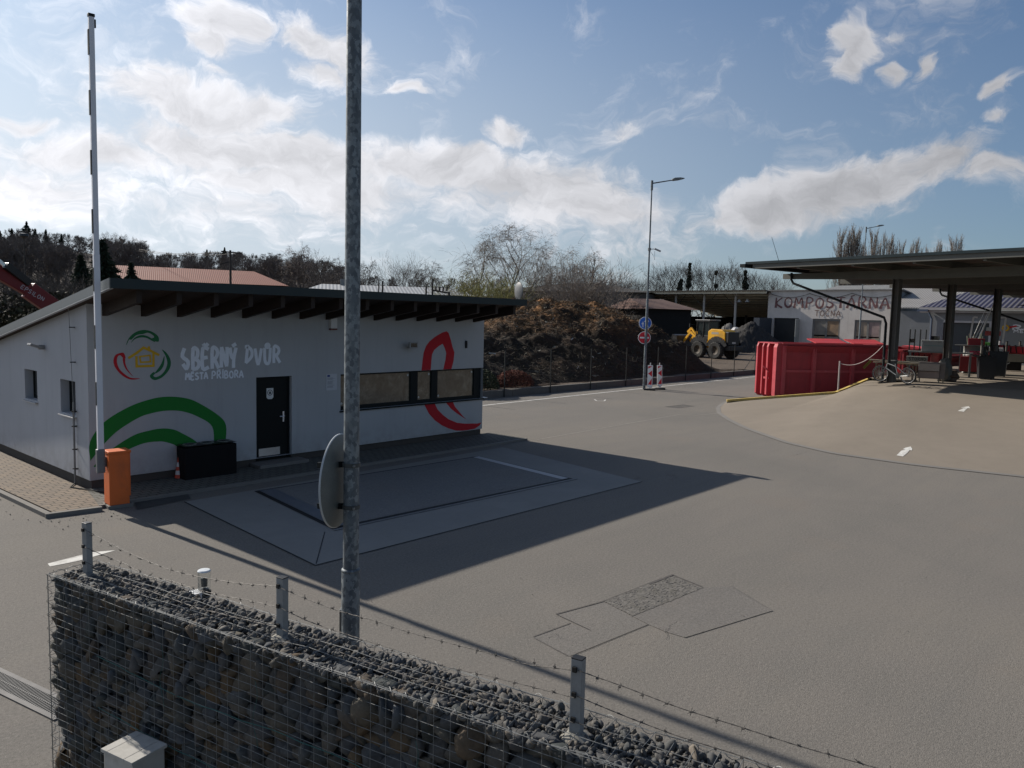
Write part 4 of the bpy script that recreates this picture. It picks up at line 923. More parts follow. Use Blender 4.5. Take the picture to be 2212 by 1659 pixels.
b = MB(); b.M = rotD; b.lathe(prof[8:], n=56); t = NT('mirror_face'); b.build('mirror_face', t.bsdf((.6,.62,.62,1), .06, 1.0), mr, smooth='auto', fixn=False)
pl = pb-cm; pl.z = 0
for dz in (.19, -.19):
    s_ = Vector((pl.x, pl.y, dz)); q = rotD.to_3x3() @ Vector((0,0,-.05)); side = rotD.to_3x3() @ Vector((0,.26,-.045)); side.z = 0
    if (side-s_).length > (side*-1-s_).length: pass
    dL = (RM @ Vector((-1,0,0))); dL.z = 0; dL.normalize()
    b = MB(); b.bar(s_+dL*.06+Vector((0,0,0)), q+dL*.24+Vector((0,0,dz-.05)), .03, .05); b.build('bracket', M['anthracite'], mr)
    b = MB(); b.tube([s_+Vector((0,0,-.018)), s_+Vector((0,0,.018))], .079 if dz > -1 else .08, 28); b.build('clamp', pm('clamp_steel', (.05,.055,.055), .5, .2), mr, smooth='auto')
    b = MB(); dR = -dL; fw_ = -vd.normalized(); fw_.z = 0; b.cyl(s_+fw_*.082+dR*.02+Vector((0,0,-.008)), .012, .016, 6); b.build('bolt', M['galv'], mr)
# ---------------------------------------------------------------- street lamps
def street_lamp(base, top, armdir, label, arm=1.75, r=.075, cameraz=None, group=None):
    s = thing('street_lamp', label, 'street lamp', base)
    b = MB(); zsx = top*.44; b.tube([(0,0,-.02),(0,0,zsx-.05),(0,0,zsx)], [r,r*.92,r*.8], 16); b.tube([(0,0,zsx),(0,0,top)], [r*.68,r*.45], 14); b.build('pole', M['zinc'], s, smooth='auto')
    b = MB(); a = Vector((math.cos(armdir), math.sin(armdir), 0)); b.cyl((0,0,top-.45), r*.85, .5, 14); b.build('collar', M['zinc'], s, smooth='auto')
    b = MB(); b.tube([Vector((0,0,top-.10)), a*arm*.68+Vector((0,0,top+.16))], [.035,.03], 10); b.build('arm', M['zinc'], s, smooth='auto')
    b = MB(); nx_ = Vector((-a.y,a.x,0)); z0 = top+.14
    pts = [(0,.07,.0,.06),(.15,.13,-.02,.13),(.45,.14,.0,.13),(.7,.10,.04,.10),(.74,.06,.05,.08)]; vs = []; fs = []
    for (u, hw, zl, zh) in pts:
        c = a*(arm*.66+u)+Vector((0,0,z0+u*.12)); vs += [c-nx_*hw+Vector((0,0,zl)), c+nx_*hw+Vector((0,0,zl)), c+nx_*hw*.8+Vector((0,0,zh)), c-nx_*hw*.8+Vector((0,0,zh))]
    for i in range(len(pts)-1): fs += [(i*4+j,i*4+(j+1)%4,(i+1)*4+(j+1)%4,(i+1)*4+j) for j in range(4)]
    fs += [(3,2,1,0),tuple(len(pts)*4-4+j for j in range(4))]; b.add(vs, fs); hd = b.build('lamp_head', pm('lamp_housing', (.17,.18,.17), .5, .1), s, bevel=.01)
    return s
lb = g(1391, 841); lt = height(1413, 392, lb); ar = RM @ Vector((1,0,0)); aaz = math.atan2(ar.y, ar.x)
street_lamp(lb, lt, aaz+rad(18), 'tall street lamp carrying the blue and red round signs beside the road')
lb2 = at(1862, 640, 68); lb2.z = .3
street_lamp(lb2, at(1862,500,68).z, aaz+rad(18), 'street lamp behind the canopy in front of the narrow poplars')
p = at(1409, 541, (RM.transposed()@(lb-Vector((0,0,H)))).z)
sc = thing('security_camera', 'small white camera on a bracket halfway up the tall street lamp', 'camera', (lb.x, lb.y, p.z))
b = MB(); aR = Vector((math.cos(aaz), math.sin(aaz), 0)); b.tube([(0,0,0),tuple(aR*.28+Vector((0,0,.02)))], .018, 8); b.cyl((0,0,-.07), .085, .14, 14); b.build('bracket', M['galv'], sc)
b = MB(); b.bar(aR*.26+Vector((0,0,.04)), aR*.60+Vector((0,0,-.10)), .09, .085); b.build('camera_body', pm('camera_white', (.35,.35,.35), .5, .1), sc, bevel=.01)
b = MB(); b.tube([(.0,0,-.05),tuple(aR*.2+Vector((0,0,-.3))),tuple(aR*.3+Vector((0,0,-.55))),tuple(aR*.28+Vector((0,0,-.1)))], .008, 5); b.build('cable', M['anthracite'], sc)
# signs
vaz = math.atan2(lb.y, lb.x)
def round_sign(nm, label, px, py, rpx, facecol):
    Dp = (RM.transposed()@(lb-Vector((0,0,H)))).z-.12; c = at(px, py, Dp); r = rpx/F0*Dp
    s = thing(nm, label, 'road sign', c, vaz-math.pi/2+rad(6))
    b = MB(); b.M = Matrix.Rotation(rad(90), 4, 'X'); b.lathe([(0,0),(r,0),(r+.008,.0),(r+.008,-.02),(0,-.02)], n=48); b.build('plate', pm(nm+'_rim', (.75,.75,.76), .5, .05), s, fixn=True)
    b = MB(); b.poly([(r*.93*math.cos(q), -.004, r*.93*math.sin(q)) for q in np.linspace(0,2*math.pi,49)[:-1]]); b.build('face', facecol, s, fixn=False)
    b = MB(); b.box(-.10,.03,-.2,.10,.05,-.16); b.box(-.10,.03,.16,.10,.05,.2); b.build('bracket', M['galv'], s)
    return s, r
s, r = round_sign('pedestrian_sign', 'round blue sign with a white adult and child walking hand in hand', 1394, 698, 13.4, pm('sign_blue', (.02,.13,.58), .45, .05))
wb_ = pm('sign_white_figure', (.78,.8,.84), .5, .05)
def fig(ox, oz, k, name):
    b = MB(); y = -.007
    b.poly([((ox+k*.09*math.cos(q))*r, y, (oz+k*(.62+.10*math.sin(q)))*r) for q in np.linspace(0,6.283,15)[:-1]])
    for i, pts in enumerate(([(-.13,.5),(.10,.5),(.14,.0),(-.12,.0)], [(-.12,.02),(.03,.02),(-.02,-.3),(-.12,-.62),(-.26,-.62),(-.12,-.3)], [(.0,.02),(.14,.02),(.14,-.3),(.26,-.6),(.14,-.64),(.02,-.3)], [(-.13,.5),(-.05,.42),(-.34,.08),(-.42,.12)], [(.1,.5),(.3,.14),(.24,.08),(.04,.36)])):
        b.poly([((ox+k*x)*r, y-.0006*(i+1), (oz+k*z)*r) for x, z in pts])
    b.build(name, wb_, s, fixn=False)
fig(.26, .06, 1.12, 'adult_figure'); fig(-.38, -.25, .68, 'child_figure')
s, r = round_sign('no_entry_sign', 'round red no entry sign with a white bar under the blue sign', 1392, 729.5, 13.2, pm('sign_red', (.62,.018,.035), .45, .05))
b = MB(); b.poly([(-.74*r,-.007,-.13*r),(.74*r,-.007,-.13*r),(.74*r,-.007,.13*r),(-.74*r,-.007,.13*r)]); b.build('white_bar', pm('bar_white', (.8,.8,.8), .5, .05), s, fixn=False)
# two striped marker boards
for i, (px, py, tx, lab, lean) in enumerate(((1403,843,1404,'left of the two red and white marker boards at the lamp foot', 0), (1425,841.5,1426,'right of the two red and white marker boards, set slightly apart', .04))):
    q = g(px, py); hh = height(tx, 787, q); s = thing('marker_board', lab, 'marker board', (q.x, q.y, 0), vaz-math.pi/2+rad(10 if i else -12), 'red and white marker boards at the lamp foot'); s.rotation_euler[1] = -lean
    b = MB(); b.box(-.28,-.16,0,.28,.16,.09); b.build('foot', pm('rubber_foot', (.02,.02,.02), .8, .2), s, bevel=.02)
    b = MB(); wv_ = .135; b.prism([(-wv_,.02,.22),(0,.02,.10),(wv_,.02,.22),(wv_,.02,hh-.05),(-wv_,.02,hh-.05)] if i else [(-wv_,.02,.14),(wv_,.02,.14),(wv_,.02,hh-.05),(-wv_,.02,hh-.05)], (0,-.04,0)); b.build('board', pm('board_white', (.72,.72,.71), .5, .08), s, bevel=.008)
    b = MB(); b.cyl((0,0,hh-.05), .03, .13, 10); b.cyl((0,0,.08), .02, .12, 8); b.build('spigot', pm('spigot', (.5,.5,.5), .5, .1), s)
    b = MB(); rd = .105; y = -.023
    for k in range(3):
        z0 = .30+k*.42; z1 = min(z0+.34, hh-.10)
        b.poly([(rd,y,z0),(rd,y,z1),(-rd,y,(z0+z1)/2+(-.17 if k < 1 else 0))] if k < 2 else [(-rd,y,z0+.0),(-rd,y,hh-.1),(rd,y,hh-.1)])
    b.build('red_stripes', pm('stripe_red', (.58,.018,.03), .5, .08), s, fixn=False)
# ---------------------------------------------------------------- canopy on the platform
CAZ = rad(-12); PZ = 1.3
can = thing('canopy', 'long dark flat canopy on steel columns standing on the raised platform', 'canopy', (35.2, 9.46, PZ), CAZ)
steel = pm('dark_brown_steel', (.055,.052,.048), .6, .25, 2, dirt=(.08,.06,.045))
beamm = pm('beam_steel', (.10,.10,.088), .65, .2, 1.5)
under = pm('roof_underside', (.085,.062,.05), .75, .3, 1.2)
RZ = 6.40-PZ; x0, x1, y0, y1 = -3.1, 43, -11.5, 5.35
b = MB(); b.box(x0,y0,RZ-.07,x1,y1,RZ); b.build('roof', under, can)
b = MB(); b.box(x0-.05,y0-.05,RZ-.07,x0-.001,y1+.05,RZ+.04); b.box(x0-.05,y1+.001,RZ-.07,x1,y1+.05,RZ+.04); b.build('fascia', M['fascia'], can)
b = MB(); b.box(x0+.02,y0,RZ-.27,x0+.14,y1-.3,RZ-.072); b.build('edge_beam', beamm, can)
for y in np.arange(y1-2.6, y0, -2.45):
    b = MB(); b.box(x0+.14,y,RZ-.34,x1-.3,y+.12,RZ-.072); b.build('purlin', beamm, can)
for x in np.arange(x0+1.6, 42, 3.1):
    b = MB(); b.box(x,y0,RZ-.15,x+.06,y1-.15,RZ-.072); b.build('rib', beamm, can)
b = MB(); b.box(x0-.35,y1-.16,RZ-.22,x1,y1+.12,RZ-.071); b.build('gutter', M['anthracite'], can)
for k, x in enumerate(np.arange(0, 41, 5.0)):
    zb_ = RZ-.335
    b = MB()
    for (ya, yb, da, db) in ((0,5.5,.40,.24),(0,-11.3,.40,.36)):
        v = []
        for (yy, dd) in ((ya,da),(yb,db)): v += [(x-.10,yy,zb_-dd),(x+.10,yy,zb_-dd),(x+.10,yy,zb_),(x-.10,yy,zb_)]
        b.add(v, [(0,1,2,3),(7,6,5,4),(0,4,5,1),(1,5,6,2),(2,6,7,3),(3,7,4,0)])
    b.build('cross_beam', beamm, can)
    b = MB(); b.box(x-.15,-.14,0,x+.15,-.11,zb_-.38); b.box(x-.15,.11,0,x+.15,.14,zb_-.38); b.box(x-.02,-.11,0,x+.02,.11,zb_-.38); b.build('column', steel, can)
    b = MB(); b.box(x-.2,-11.3,-1.3,x+.1,-11.0,zb_-.37); b.build('column', steel, can)
for x, y in ((-.05, 5.0),):
    b = MB(); b.tube([(x-.1,y,RZ-.3),(x-.1,y,RZ-.62),(x-.1,y-.12,RZ-.8),(x-.2,.35,RZ-2.35),(x-.22,.24,RZ-2.6),(x-.22,.24,.0)], .055, 10); b.build('downpipe', M['anthracite'], can, smooth='auto')
b = MB(); b.tube([(14.8,5.0,RZ-.3),(14.8,5.0,RZ-.62),(14.8,4.88,RZ-.8),(14.8,.35,RZ-2.35),(14.8,.24,RZ-2.6),(14.8,.24,.0)], .055, 10); b.build('downpipe', M['anthracite'], can, smooth='auto')
a0 = at(1685,563,36); 
b = MB(); lm = Matrix.Rotation(-CAZ, 3, 'Z'); q0 = lm @ (at(1685,564,35.2)-Vector((35.2,9.46,PZ))); q1 = lm @ (at(1667,512,35.2)-Vector((35.2,9.46,PZ))); q0.z = RZ
b.tube([q0, q0.lerp(q1,.12), q1], [.03,.012,.009], 6); b.build('antenna_rod', M['anthracite'], can)
# ---------------------------------------------------------------- red roll-off containers
def redmat(name, c):
    t = NT(name); v = t.coord(); n = t.noise(v, 1.5, 6, .65); s_ = t.noise(t.scale(v, (5,5,.6)), 1.2, 6, .7); k = t.noise(v, 9, 5, .75)
    c_ = t.ramp(n, [(.3, c4(c,.85)), (.7, c4(c,1.12))]); c_ = t.mix(t.mrange(s_, .5, .72, 0, .5), c_, c4((c[0]*.55, c[1]*.9, c[2]*.85))); c_ = t.mix(t.mrange(k, .62, .70, 0, .7), c_, (.10,.045,.028,1)); c_ = t.mix(t.mrange(t.noise(v, 4, 6, .8), .62, .70, 0, .35), c_, c4((c[0]*1.3, c[1]*3.5, c[2]*3.2)))
    return t.bsdf(c_, t.mrange(n, .3, .7, .5, .7), 0, k, .15, .004, .35)
M['red'] = redmat('container_red', (.39,.048,.060)); M['red2'] = redmat('container_red_b', (.34,.035,.042))
M['redlit'] = redmat('lit_rib_red', (.52,.085,.10))  # ribs and side rail painted lighter in place of light on their relief
def container(label, loc, rz, L, W, Hc, mt, ribs, hook=True, name='roll_off_container'):
    s = thing(name, label, 'container', loc, rz)
    b = MB(); t_ = .04
    b.box(0,0,.18,L,t_,Hc-.12); b.box(0,W-t_,.18,L,W,Hc-.12); b.box(0.10,t_,.18,.14,W-t_,Hc-.12); b.box(L-t_,t_,.18,L,W-t_,Hc-.12); b.box(0.1,t_,.18,L,W-t_,.24); b.build('body', mt, s)
    b = MB(); b.box(-.02,-.10,Hc-.12,L,.06,Hc); b.box(-.02,W-.06,Hc-.12,L,W+.10,Hc); b.box(.02,.06,Hc-.12,.16,W-.06,Hc); b.box(L-.14,.06,Hc-.12,L,W-.06,Hc); b.build('top_rail', mt, s, bevel=.01)
    for x in ribs:
        b = MB(); b.box(x-.09,-.14,.2,x+.09,-.001,Hc-.121); b.build('rib', M['redlit'], s, bevel=.006)
        b = MB(); b.prism([(x-.01,-.001,Hc-.13),(x-.01,-.24,Hc-.13),(x-.01,-.08,Hc-.75)], (.02,0,0)); b.build('gusset', mt, s)
    b = MB(); b.box(0,-.07,Hc*.5-.07,L,-.002,Hc*.5+.05); b.build('side_rail', M['redlit'], s)
    b = MB(); b.prism([(.1,-.001,Hc-.13),(.1,-.22,Hc-.13),(.1,-.001,Hc-.45)], (L-.2,0,0)); b.build('side_flare', mt, s)
    b = MB(); b.box(0,.3,0,L,.42,.18); b.box(0,W-.42,0,L,W-.3,.18); b.build('skid', mt, s)
    if hook:
        for (ya, yb) in ((-.06,.24),(W*.40,W*.40+.14),(W*.66,W*.66+.10),(W-.10,W+.03)):
            b = MB()
            b.prism([(-.30,ya,.12),(-.14,ya,.0),(.10,ya,.0),(.10,ya,Hc-.05),(-.24,ya,Hc-.05),(-.30,ya,Hc-.22)], (0,yb-ya,0)); b.build('end_post', mt, s)
        b = MB(); b.box(-.245,-.055,Hc-.05,.08,W+.025,Hc-.002); b.build('end_cap', mt, s)
        b = MB(); b.box(-.03,.16,.1,.10,W-.16,.3); b.box(.05,.16,Hc-.3,.12,W-.16,Hc-.1); b.build('end_frame', mt, s)
        b = MB(); b.tube([(-.25,W*.36,1.25),(-.42,W*.5,1.55),(-.25,W*.64,1.25)], .03, 8); b.box(-.25,W*.36,.9,-.2,W*.64,1.0); b.build('hook_bar', mt, s)
    return s
c1p = g(1683,860.5); CA = rad(-37)
c1 = container('large red roll-off container with open top standing below the ramp edge', (c1p.x, c1p.y, 0), CA, 5.9, 1.85, 2.74, M['red'], (.10, 1.75, 3.9, 5.7))
sk = pm('sticker_yellow', (.40,.30,.06), .6, .1)
b = MB(); b.M = Matrix.Translation((4.75,-.055,1.75)) @ Matrix.Rotation(rad(-45), 4, 'Y'); b.poly([(-.28,0,-.07),(.28,0,-.07),(.28,0,.07),(-.28,0,.07)]); b.build('warning_sticker', sk, c1, fixn=False)
b = MB(); b.M = Matrix.Translation((4.75,-.058,1.75)) @ Matrix.Rotation(rad(-45), 4, 'Y')
for k in range(7): b.poly([(-.22+k*.06,0,-.03),(-.19+k*.06,0,-.03),(-.19+k*.06,0,.03),(-.22+k*.06,0,.03)])
b.build('sticker_print', pm('print_dark', (.12,.08,.02), .6, .1), c1, fixn=False)
b = MB(); b.box(-.266,.03,1.45,-.262,.13,1.65); b.build('white_label', pm('label_white', (.6,.6,.6), .5, .05), c1)
# open lids lying on top of container one
for (xa, xb) in ((1.9,3.7),(4.0,5.8)):
    b = MB(); b.add([(xa,.10,Hc_) for Hc_ in (2.755,)]+[(xb,.10,2.755),(xb,.9,2.98),(xa,.9,2.98)], [(0,1,2,3)]); b.prism([(xa,.1,2.75),(xb,.1,2.75),(xb,.9,2.93),(xa,.9,2.93)], (0,0,.03)); b.build('lid', redmat('lid_red', (.50,.05,.055)), c1)
c2 = container('dark red roll-off container behind the canopy columns and the bench', (43.5, 11.3, 0), rad(-3), 7.0, 2.3, 2.5, M['red2'], (.1,2.3,4.6,6.9), False)
b = MB(); b.prism([(3.6,.1,2.51),(5.0,.1,2.51),(5.0,1.1,2.6),(3.6,1.1,2.6)], (0,0,.03)); b.build('lid', redmat('lid_red2', (.50,.05,.055)), c2)
c3 = container('red roll-off container farthest along the platform edge, partly behind bins', (54, 11.3, 0), rad(-3), 6.5, 2.3, 1.95, redmat('container_dark_red', (.16,.016,.02)), (.1,6.4), False)
# ---------------------------------------------------------------- chain post and chain by the red container
bpz = g(1810, 850, .63)
cpst = thing('chain_post', 'short pale post holding a drooping chain beside the ramp edge', 'post', (bpz.x, bpz.y, .60))
b = MB(); b.cyl((0,0,0), .035, height(1815,780,Vector((bpz.x,bpz.y,0)))-.6, 12); b.cyl((0,0,0), .07, .02, 12); b.build('post', pm('post_pale', (.35,.31,.30), .6, .15), cpst)
ce = Vector((35.0,9.8,2.9)); cs = Vector((0,0,height(1815,783,Vector((bpz.x,bpz.y,0)))-.63)); ce = at(1911,743,32.6)-Vector((bpz.x,bpz.y,.60))
b = MB(); b.tube([cs.lerp(ce, i/24)+Vector((0,0,-1.55*(i/24)*(1-i/24))) for i in range(25)], .014, 5); b.build('chain', pm('chain_pale', (.34,.28,.27), .6, .2, 30), cpst)
# ---------------------------------------------------------------- bicycle leaning at the bench
w1p, w2p = g(1898,825,1.3), g(1963,831,1.3)
m_ = (w1p+w2p)/2; dB = (w2p-w1p); baz = math.atan2(dB.y, dB.x)
bk = thing('bicycle', 'silver and black bicycle parked in front of the wooden bench on the platform', 'bicycle', (m_.x, m_.y, 1.32), baz)
WBs = dB.length; Rw = .345; hx = min(.62, WBs/2)
blkr = pm('tyre_rubber', (.012,.012,.012), .8, .15, 20); rimm = pm('bright_rim', (.34,.34,.34), .35, .1, metal=.4); frm = pm('silver_frame', (.20,.21,.21), .4, .15, metal=.3); fb = pm('black_frame', (.015,.017,.018), .4, .15)
for i, x in enumerate((-hx, hx)):
    wv_ = MB(); wv_.M = Matrix.Translation((x,0,Rw)) @ (Matrix.Rotation(rad(14 if i == 0 else 0), 4, 'Z'))
    wv_.tube([((Rw-.022)*math.cos(a_),0,(Rw-.022)*math.sin(a_)) for a_ in np.linspace(0,2*math.pi,49)], .024, 8, False); wh = wv_.build('wheel', blkr, bk, smooth=True)
    r_ = MB(); r_.M = wv_.M; r_.tube([((Rw-.052)*math.cos(a_),0,(Rw-.052)*math.sin(a_)) for a_ in np.linspace(0,2*math.pi,49)], .008, 6, False); r_.build('rim', rimm, wh, smooth=True)
    r_ = MB(); r_.M = wv_.M
    for k in range(32):
        a_ = 2*math.pi*k/32; r_.tube([(.02*math.cos(a_+.8),.02*(-1)**k,.02*math.sin(a_+.8)),((Rw-.055)*math.cos(a_),0,(Rw-.055)*math.sin(a_))], .0022, 3, False)
    r_.cyl((0,-.05,0), .022, .10, 10, axis='y'); r_.build('spokes', rimm, wh)
BB = (-hx+.62-.02,0,.29); BBx = .0; crank = (hx-.44,0,.29); seat = (hx-.60,0,.86); head = (-hx+.30,0,.80); headb = (-hx+.24,0,.60)
b = MB(); b.tube([headb, crank], .022, 8); b.tube([crank, (seat[0],0,.80)], .018, 8); b.tube([head, (seat[0]+.02,0,.70)], .019, 8); b.tube([crank,(hx,.05,Rw)], .011, 6); b.tube([crank,(hx,-.05,Rw)], .011, 6); b.tube([(seat[0]+.02,0,.72),(hx,.05,Rw)], .009, 6); b.tube([(seat[0]+.02,0,.72),(hx,-.05,Rw)], .009, 6); b.tube([head, headb], .024, 8); b.build('frame', frm, bk, smooth='auto')
b = MB(); b.tube([headb,(-hx+.19,.055,.52),(-hx,.055,Rw)], .014, 6); b.tube([headb,(-hx+.19,-.055,.52),(-hx,-.055,Rw)], .014, 6); b.build('fork', fb, bk)
b = MB(); b.tube([head,(-hx+.33,0,.93)], .014, 6); b.tube([(-hx+.30,-.30,1.02),(-hx+.26,-.1,.97),(-hx+.33,0,.94),(-hx+.26,.1,.97),(-hx+.30,.30,1.02)], .013, 6); b.tube([(-hx+.30,-.3,1.02),(-hx+.38,-.36,1.02)], .018, 6); b.tube([(-hx+.30,.3,1.02),(-hx+.38,.36,1.02)], .018, 6); b.build('handlebar', fb, bk)
b = MB(); b.tube([(seat[0],0,.78),(seat[0]-.03,0,.90)], .013, 6); b.prism([(seat[0]-.20,-.015,.90),(seat[0]-.20,.015,.90),(seat[0]+.03,.07,.91),(seat[0]+.09,.065,.91),(seat[0]+.09,-.065,.91),(seat[0]+.03,-.07,.91)], (0,0,.045)); b.build('saddle', fb, bk, bevel=.01)
b = MB(); b.M = Matrix.Translation(crank); b.cyl((0,-.035,0), .09, .006, 24, axis='y'); b.bar((0,-.06,0),(.10,-.06,-.14),.02,.012); b.bar((0,.06,0),(-.10,.06,.14),.02,.012); b.box(.05,-.14,-.155,.15,-.06,-.13); b.box(-.15,.06,.13,-.05,.14,.155); b.build('crank', fb, bk)
# ---------------------------------------------------------------- things standing about under the canopy
def onp(px, py, zt=1.312): return g(px, py, zt)
def facing(p): return math.atan2(p.y, p.x)-math.pi/2
wood = pm('weathered_wood', (.26,.20,.13), .85, .25, 6, dirt=(.12,.09,.06)); wood2 = pm('brown_wood', (.12,.075,.045), .8, .25, 6); gry = pm('grey_laminate', (.15,.155,.15), .6, .12, 3); pale2 = pm('pale_board', (.36,.32,.24), .8, .2, 4)
Z0 = 1.312
p = onp(1932,822); bench = thing('wooden_bench', 'pale planks lying over a rough wooden bench behind the bicycle', 'bench', (p.x,p.y,Z0), facing(p))
for i, (xa, xb, zz, tw) in enumerate(((-1.05,.55,.86,.02),(-.9,.95,.80,-.03),(-.6,1.15,.74,.0))):
    b = MB(); b.bar((xa,-.1+i*.16,zz+tw),(xb,-.1+i*.16,zz-tw),.18,.045); b.build('plank', pale2 if i < 2 else wood, bench)
for xa in (-.7,.75): b = MB(); b.box(xa-.10,-.15,0,xa-.02,.3,.71); b.box(xa+.02,-.15,0,xa+.10,-.07,.71); b.build('leg', wood2, bench)
b = MB(); b.box(-.7,.0,.25,.75,.04,.33); b.box(-.9,-.25,.02,.9,.2,.06); b.build('shelf', wood, bench)
p = onp(2010,826); dr_ = thing('chest_of_drawers', 'old pale chest of drawers on short legs with its top drawer pulled open', 'drawers', (p.x,p.y,Z0), facing(p))
b = MB(); b.box(-.52,0,.16,.52,.5,.86); b.build('body', pm('veneer', (.19,.15,.125), .6, .2, 4), dr_, bevel=.006)
b = MB(); b.box(-.50,-.16,.50,.30,.02,.80); b.build('drawer', pm('drawer_front', (.28,.23,.19), .6, .15, 4), dr_, bevel=.006)
b = MB(); b.box(-.50,-.04,.18,.30,.0,.47); b.build('drawer', pm('drawer_front_low', (.24,.175,.14), .6, .15, 4), dr_, bevel=.006)
b = MB(); b.box(.32,-.02,.18,.50,.0,.82); b.build('door', pm('door_veneer', (.14,.11,.09), .6, .15, 4), dr_)
for xa in (-.46,.28,.44): b = MB(); b.box(xa,0,0,xa+.05,.05,.16); b.build('leg', wood, dr_)
p = onp(2022,812); tb = thing('grey_table', 'long grey table behind the drawers with a pale box on it', 'table', (p.x,p.y,Z0), facing(p))
b = MB(); b.box(-1.3,0,1.12,1.5,.7,1.18); b.build('tabletop', gry, tb)
for xa in (-1.2,1.4): b = MB(); b.box(xa-.04,.05,0,xa+.04,.65,1.12); b.build('leg', gry, tb)
q = tb.matrix_basis
fz = thing('pale_chest', 'large pale grey box standing on the table behind the drawers', 'box', (p.x,p.y,Z0+1.18), facing(p))
b = MB(); b.box(-.72,.05,0,.32,.6,.48); b.build('body', pm('pale_grey_box', (.24,.25,.25), .5, .12, 2), fz, bevel=.02)
b = MB(); b.box(-.74,.03,.48,.34,.62,.56); b.build('lid', pm('pale_grey_lid', (.28,.29,.29), .5, .12, 2), fz, bevel=.02)
b = MB(); b.box(-.60,.043,.28,.2,.048,.31); b.build('stripe', pm('teal_stripe', (.12,.22,.22), .5, .12, 2), fz)
p = onp(1978,815); cr = thing('wooden_crate', 'greyish wooden crate with dark painted letters left of the drawers', 'crate', (p.x,p.y,Z0), facing(p))
b = MB(); b.box(-.45,0,.55,.45,.6,.98); b.build('box', pm('grey_crate', (.15,.145,.13), .8, .2, 4), cr)
b = MB(); b.box(-.40,.05,0,-.33,.5,.55); b.build('leg', wood2, cr); b = MB(); b.box(.33,.05,0,.40,.5,.55); b.build('leg', wood2, cr)
b = MB(); letters(b, 'STORNO', -.35, .40, .80, .13, .022, lambda x, z, k: (x, -.003-.0003*(k%5), z), 1); b.build('lettering', M['black'], cr, fixn=False)
p = onp(2052,824); sk_ = thing('rubbish_sack', 'slumped grey and brown rubbish sack right of the drawers', 'sack', (p.x,p.y,Z0), 0)
def blob(nm, r, mt_, par, c, sc, seed, amp=.25):
    rs = np.random.RandomState(seed); v, f = ico(4) if False else (IV4, IF4)
    d = 1+amp*(np.sin(v@rs.normal(size=3)*3+1)+.6*np.sin(v@rs.normal(size=3)*6)+.35*np.sin(v@rs.normal(size=3)*13))/1.9
    vv = v*d[:,None]*np.array(sc)*r + np.array(c); vv[:,2] = np.maximum(vv[:,2], 0)
    return npmesh(nm, vv, f, mt_, par, smooth=True)
IV4, IF4 = ico(4)
blob('sack', .55, pm('grey_sack', (.11,.105,.09), .7, .3, 5), sk_, (-.25,.2,.45), (.62,.5,.95), 3); blob('sack', .42, pm('brown_sack', (.10,.065,.045), .8, .35, 6), sk_, (.15,-.05,.22), (.95,.6,.6), 5)
p = onp(2065,808); rk = thing('metal_rack', 'narrow steel frame stand with a red crate on its top shelf', 'rack', (p.x+1,p.y,Z0), facing(p))
b = MB()
for xa in (-.1,.9): b.box(xa,0,0,xa+.05,.05,1.45); b.box(xa,.5,0,xa+.05,.55,1.45)
b.box(-.35,-.05,1.45,1.05,.6,1.5); b.build('frame', gry, rk)
b = MB(); b.box(.25,.0,1.5,1.0,.45,1.85); b.build('crate', pm('crate_red', (.22,.015,.025), .5, .15), rk, bevel=.01)
b = MB(); b.box(-.05,.05,.1,.95,.5,.9); b.build('red_cabinet', pm('cabinet_red', (.20,.012,.016), .5, .15), rk, bevel=.01)
b = MB(); b.box(.35,.0,1.0,.95,.4,1.2); b.build('crate', pm('crate_pink', (.40,.04,.09), .5, .15), rk, bevel=.01)
def barrel(px, py, nm, lab, col, hh=1.15, r=.36, grp=None, tilt=0):
    p = onp(px, py); s = thing(nm, lab, 'barrel', (p.x,p.y,Z0), 0, grp); s.rotation_euler[0] = tilt
    m1 = pm(nm+'_body', col, .5, .2, 3)
    b = MB(); b.lathe([(0,0),(r,0),(r+.015,.02),(r,.04),(r,hh*.33),(r+.018,hh*.35),(r,hh*.37),(r,hh*.64),(r+.018,hh*.66),(r,hh*.68),(r,hh-.03),(r+.015,hh-.01),(r+.01,hh),(r-.03,hh),(r-.03,hh-.25),(0,hh-.25)], n=24); b.build('drum', m1, s, smooth='auto')
    return s
s = barrel(2097,806,'steel_drum','pale steel drum with sticks and garden tools standing in it',(.22,.22,.20), 1.45, .42)
b = MB()
for k in range(16):
    a_ = random.uniform(0,6.28); r_ = random.uniform(.05,.35); b.bar((r_*math.cos(a_),r_*math.sin(a_),1.2),(1.5*r_*math.cos(a_),1.5*r_*math.sin(a_),random.uniform(1.6,2.1)),.045,.02)
b.build('stakes', pm('pale_stakes', (.35,.38,.28), .8, .3, 5), s)
s = barrel(2112,806,'black_drum','black steel drum right of the pale drum of sticks',(.015,.017,.016), 1.45, .42)
def wheelie(px, py, lab, colr, k, hh=1.9, ww=.95):
    p = onp(px, py); s = thing('waste_container', lab, 'waste bin', (p.x,p.y,Z0), facing(p)+k*.3); s.scale = (.82,.82,.82)
    b = MB(); b.add([(-ww*.42,0,.08),(ww*.42,0,.08),(ww*.42,.75,.08),(-ww*.42,.75,.08),(-ww/2,-.1,hh),(ww/2,-.1,hh),(ww/2,.85,hh),(-ww/2,.85,hh)], [(3,2,1,0),(0,1,5,4),(1,2,6,5),(2,3,7,6),(3,0,4,7)]); b.build('body', colr, s)
    b = MB(); b.box(-ww/2-.03,-.14,hh,ww/2+.03,.9,hh+.05); b.build('rim', colr, s, bevel=.01)
    for xa in (-ww*.38, ww*.32): b = MB(); b.cyl((xa,.7,.1), .1, .06, 14, axis='x'); b.build('wheel', M['black'], s)
    return s
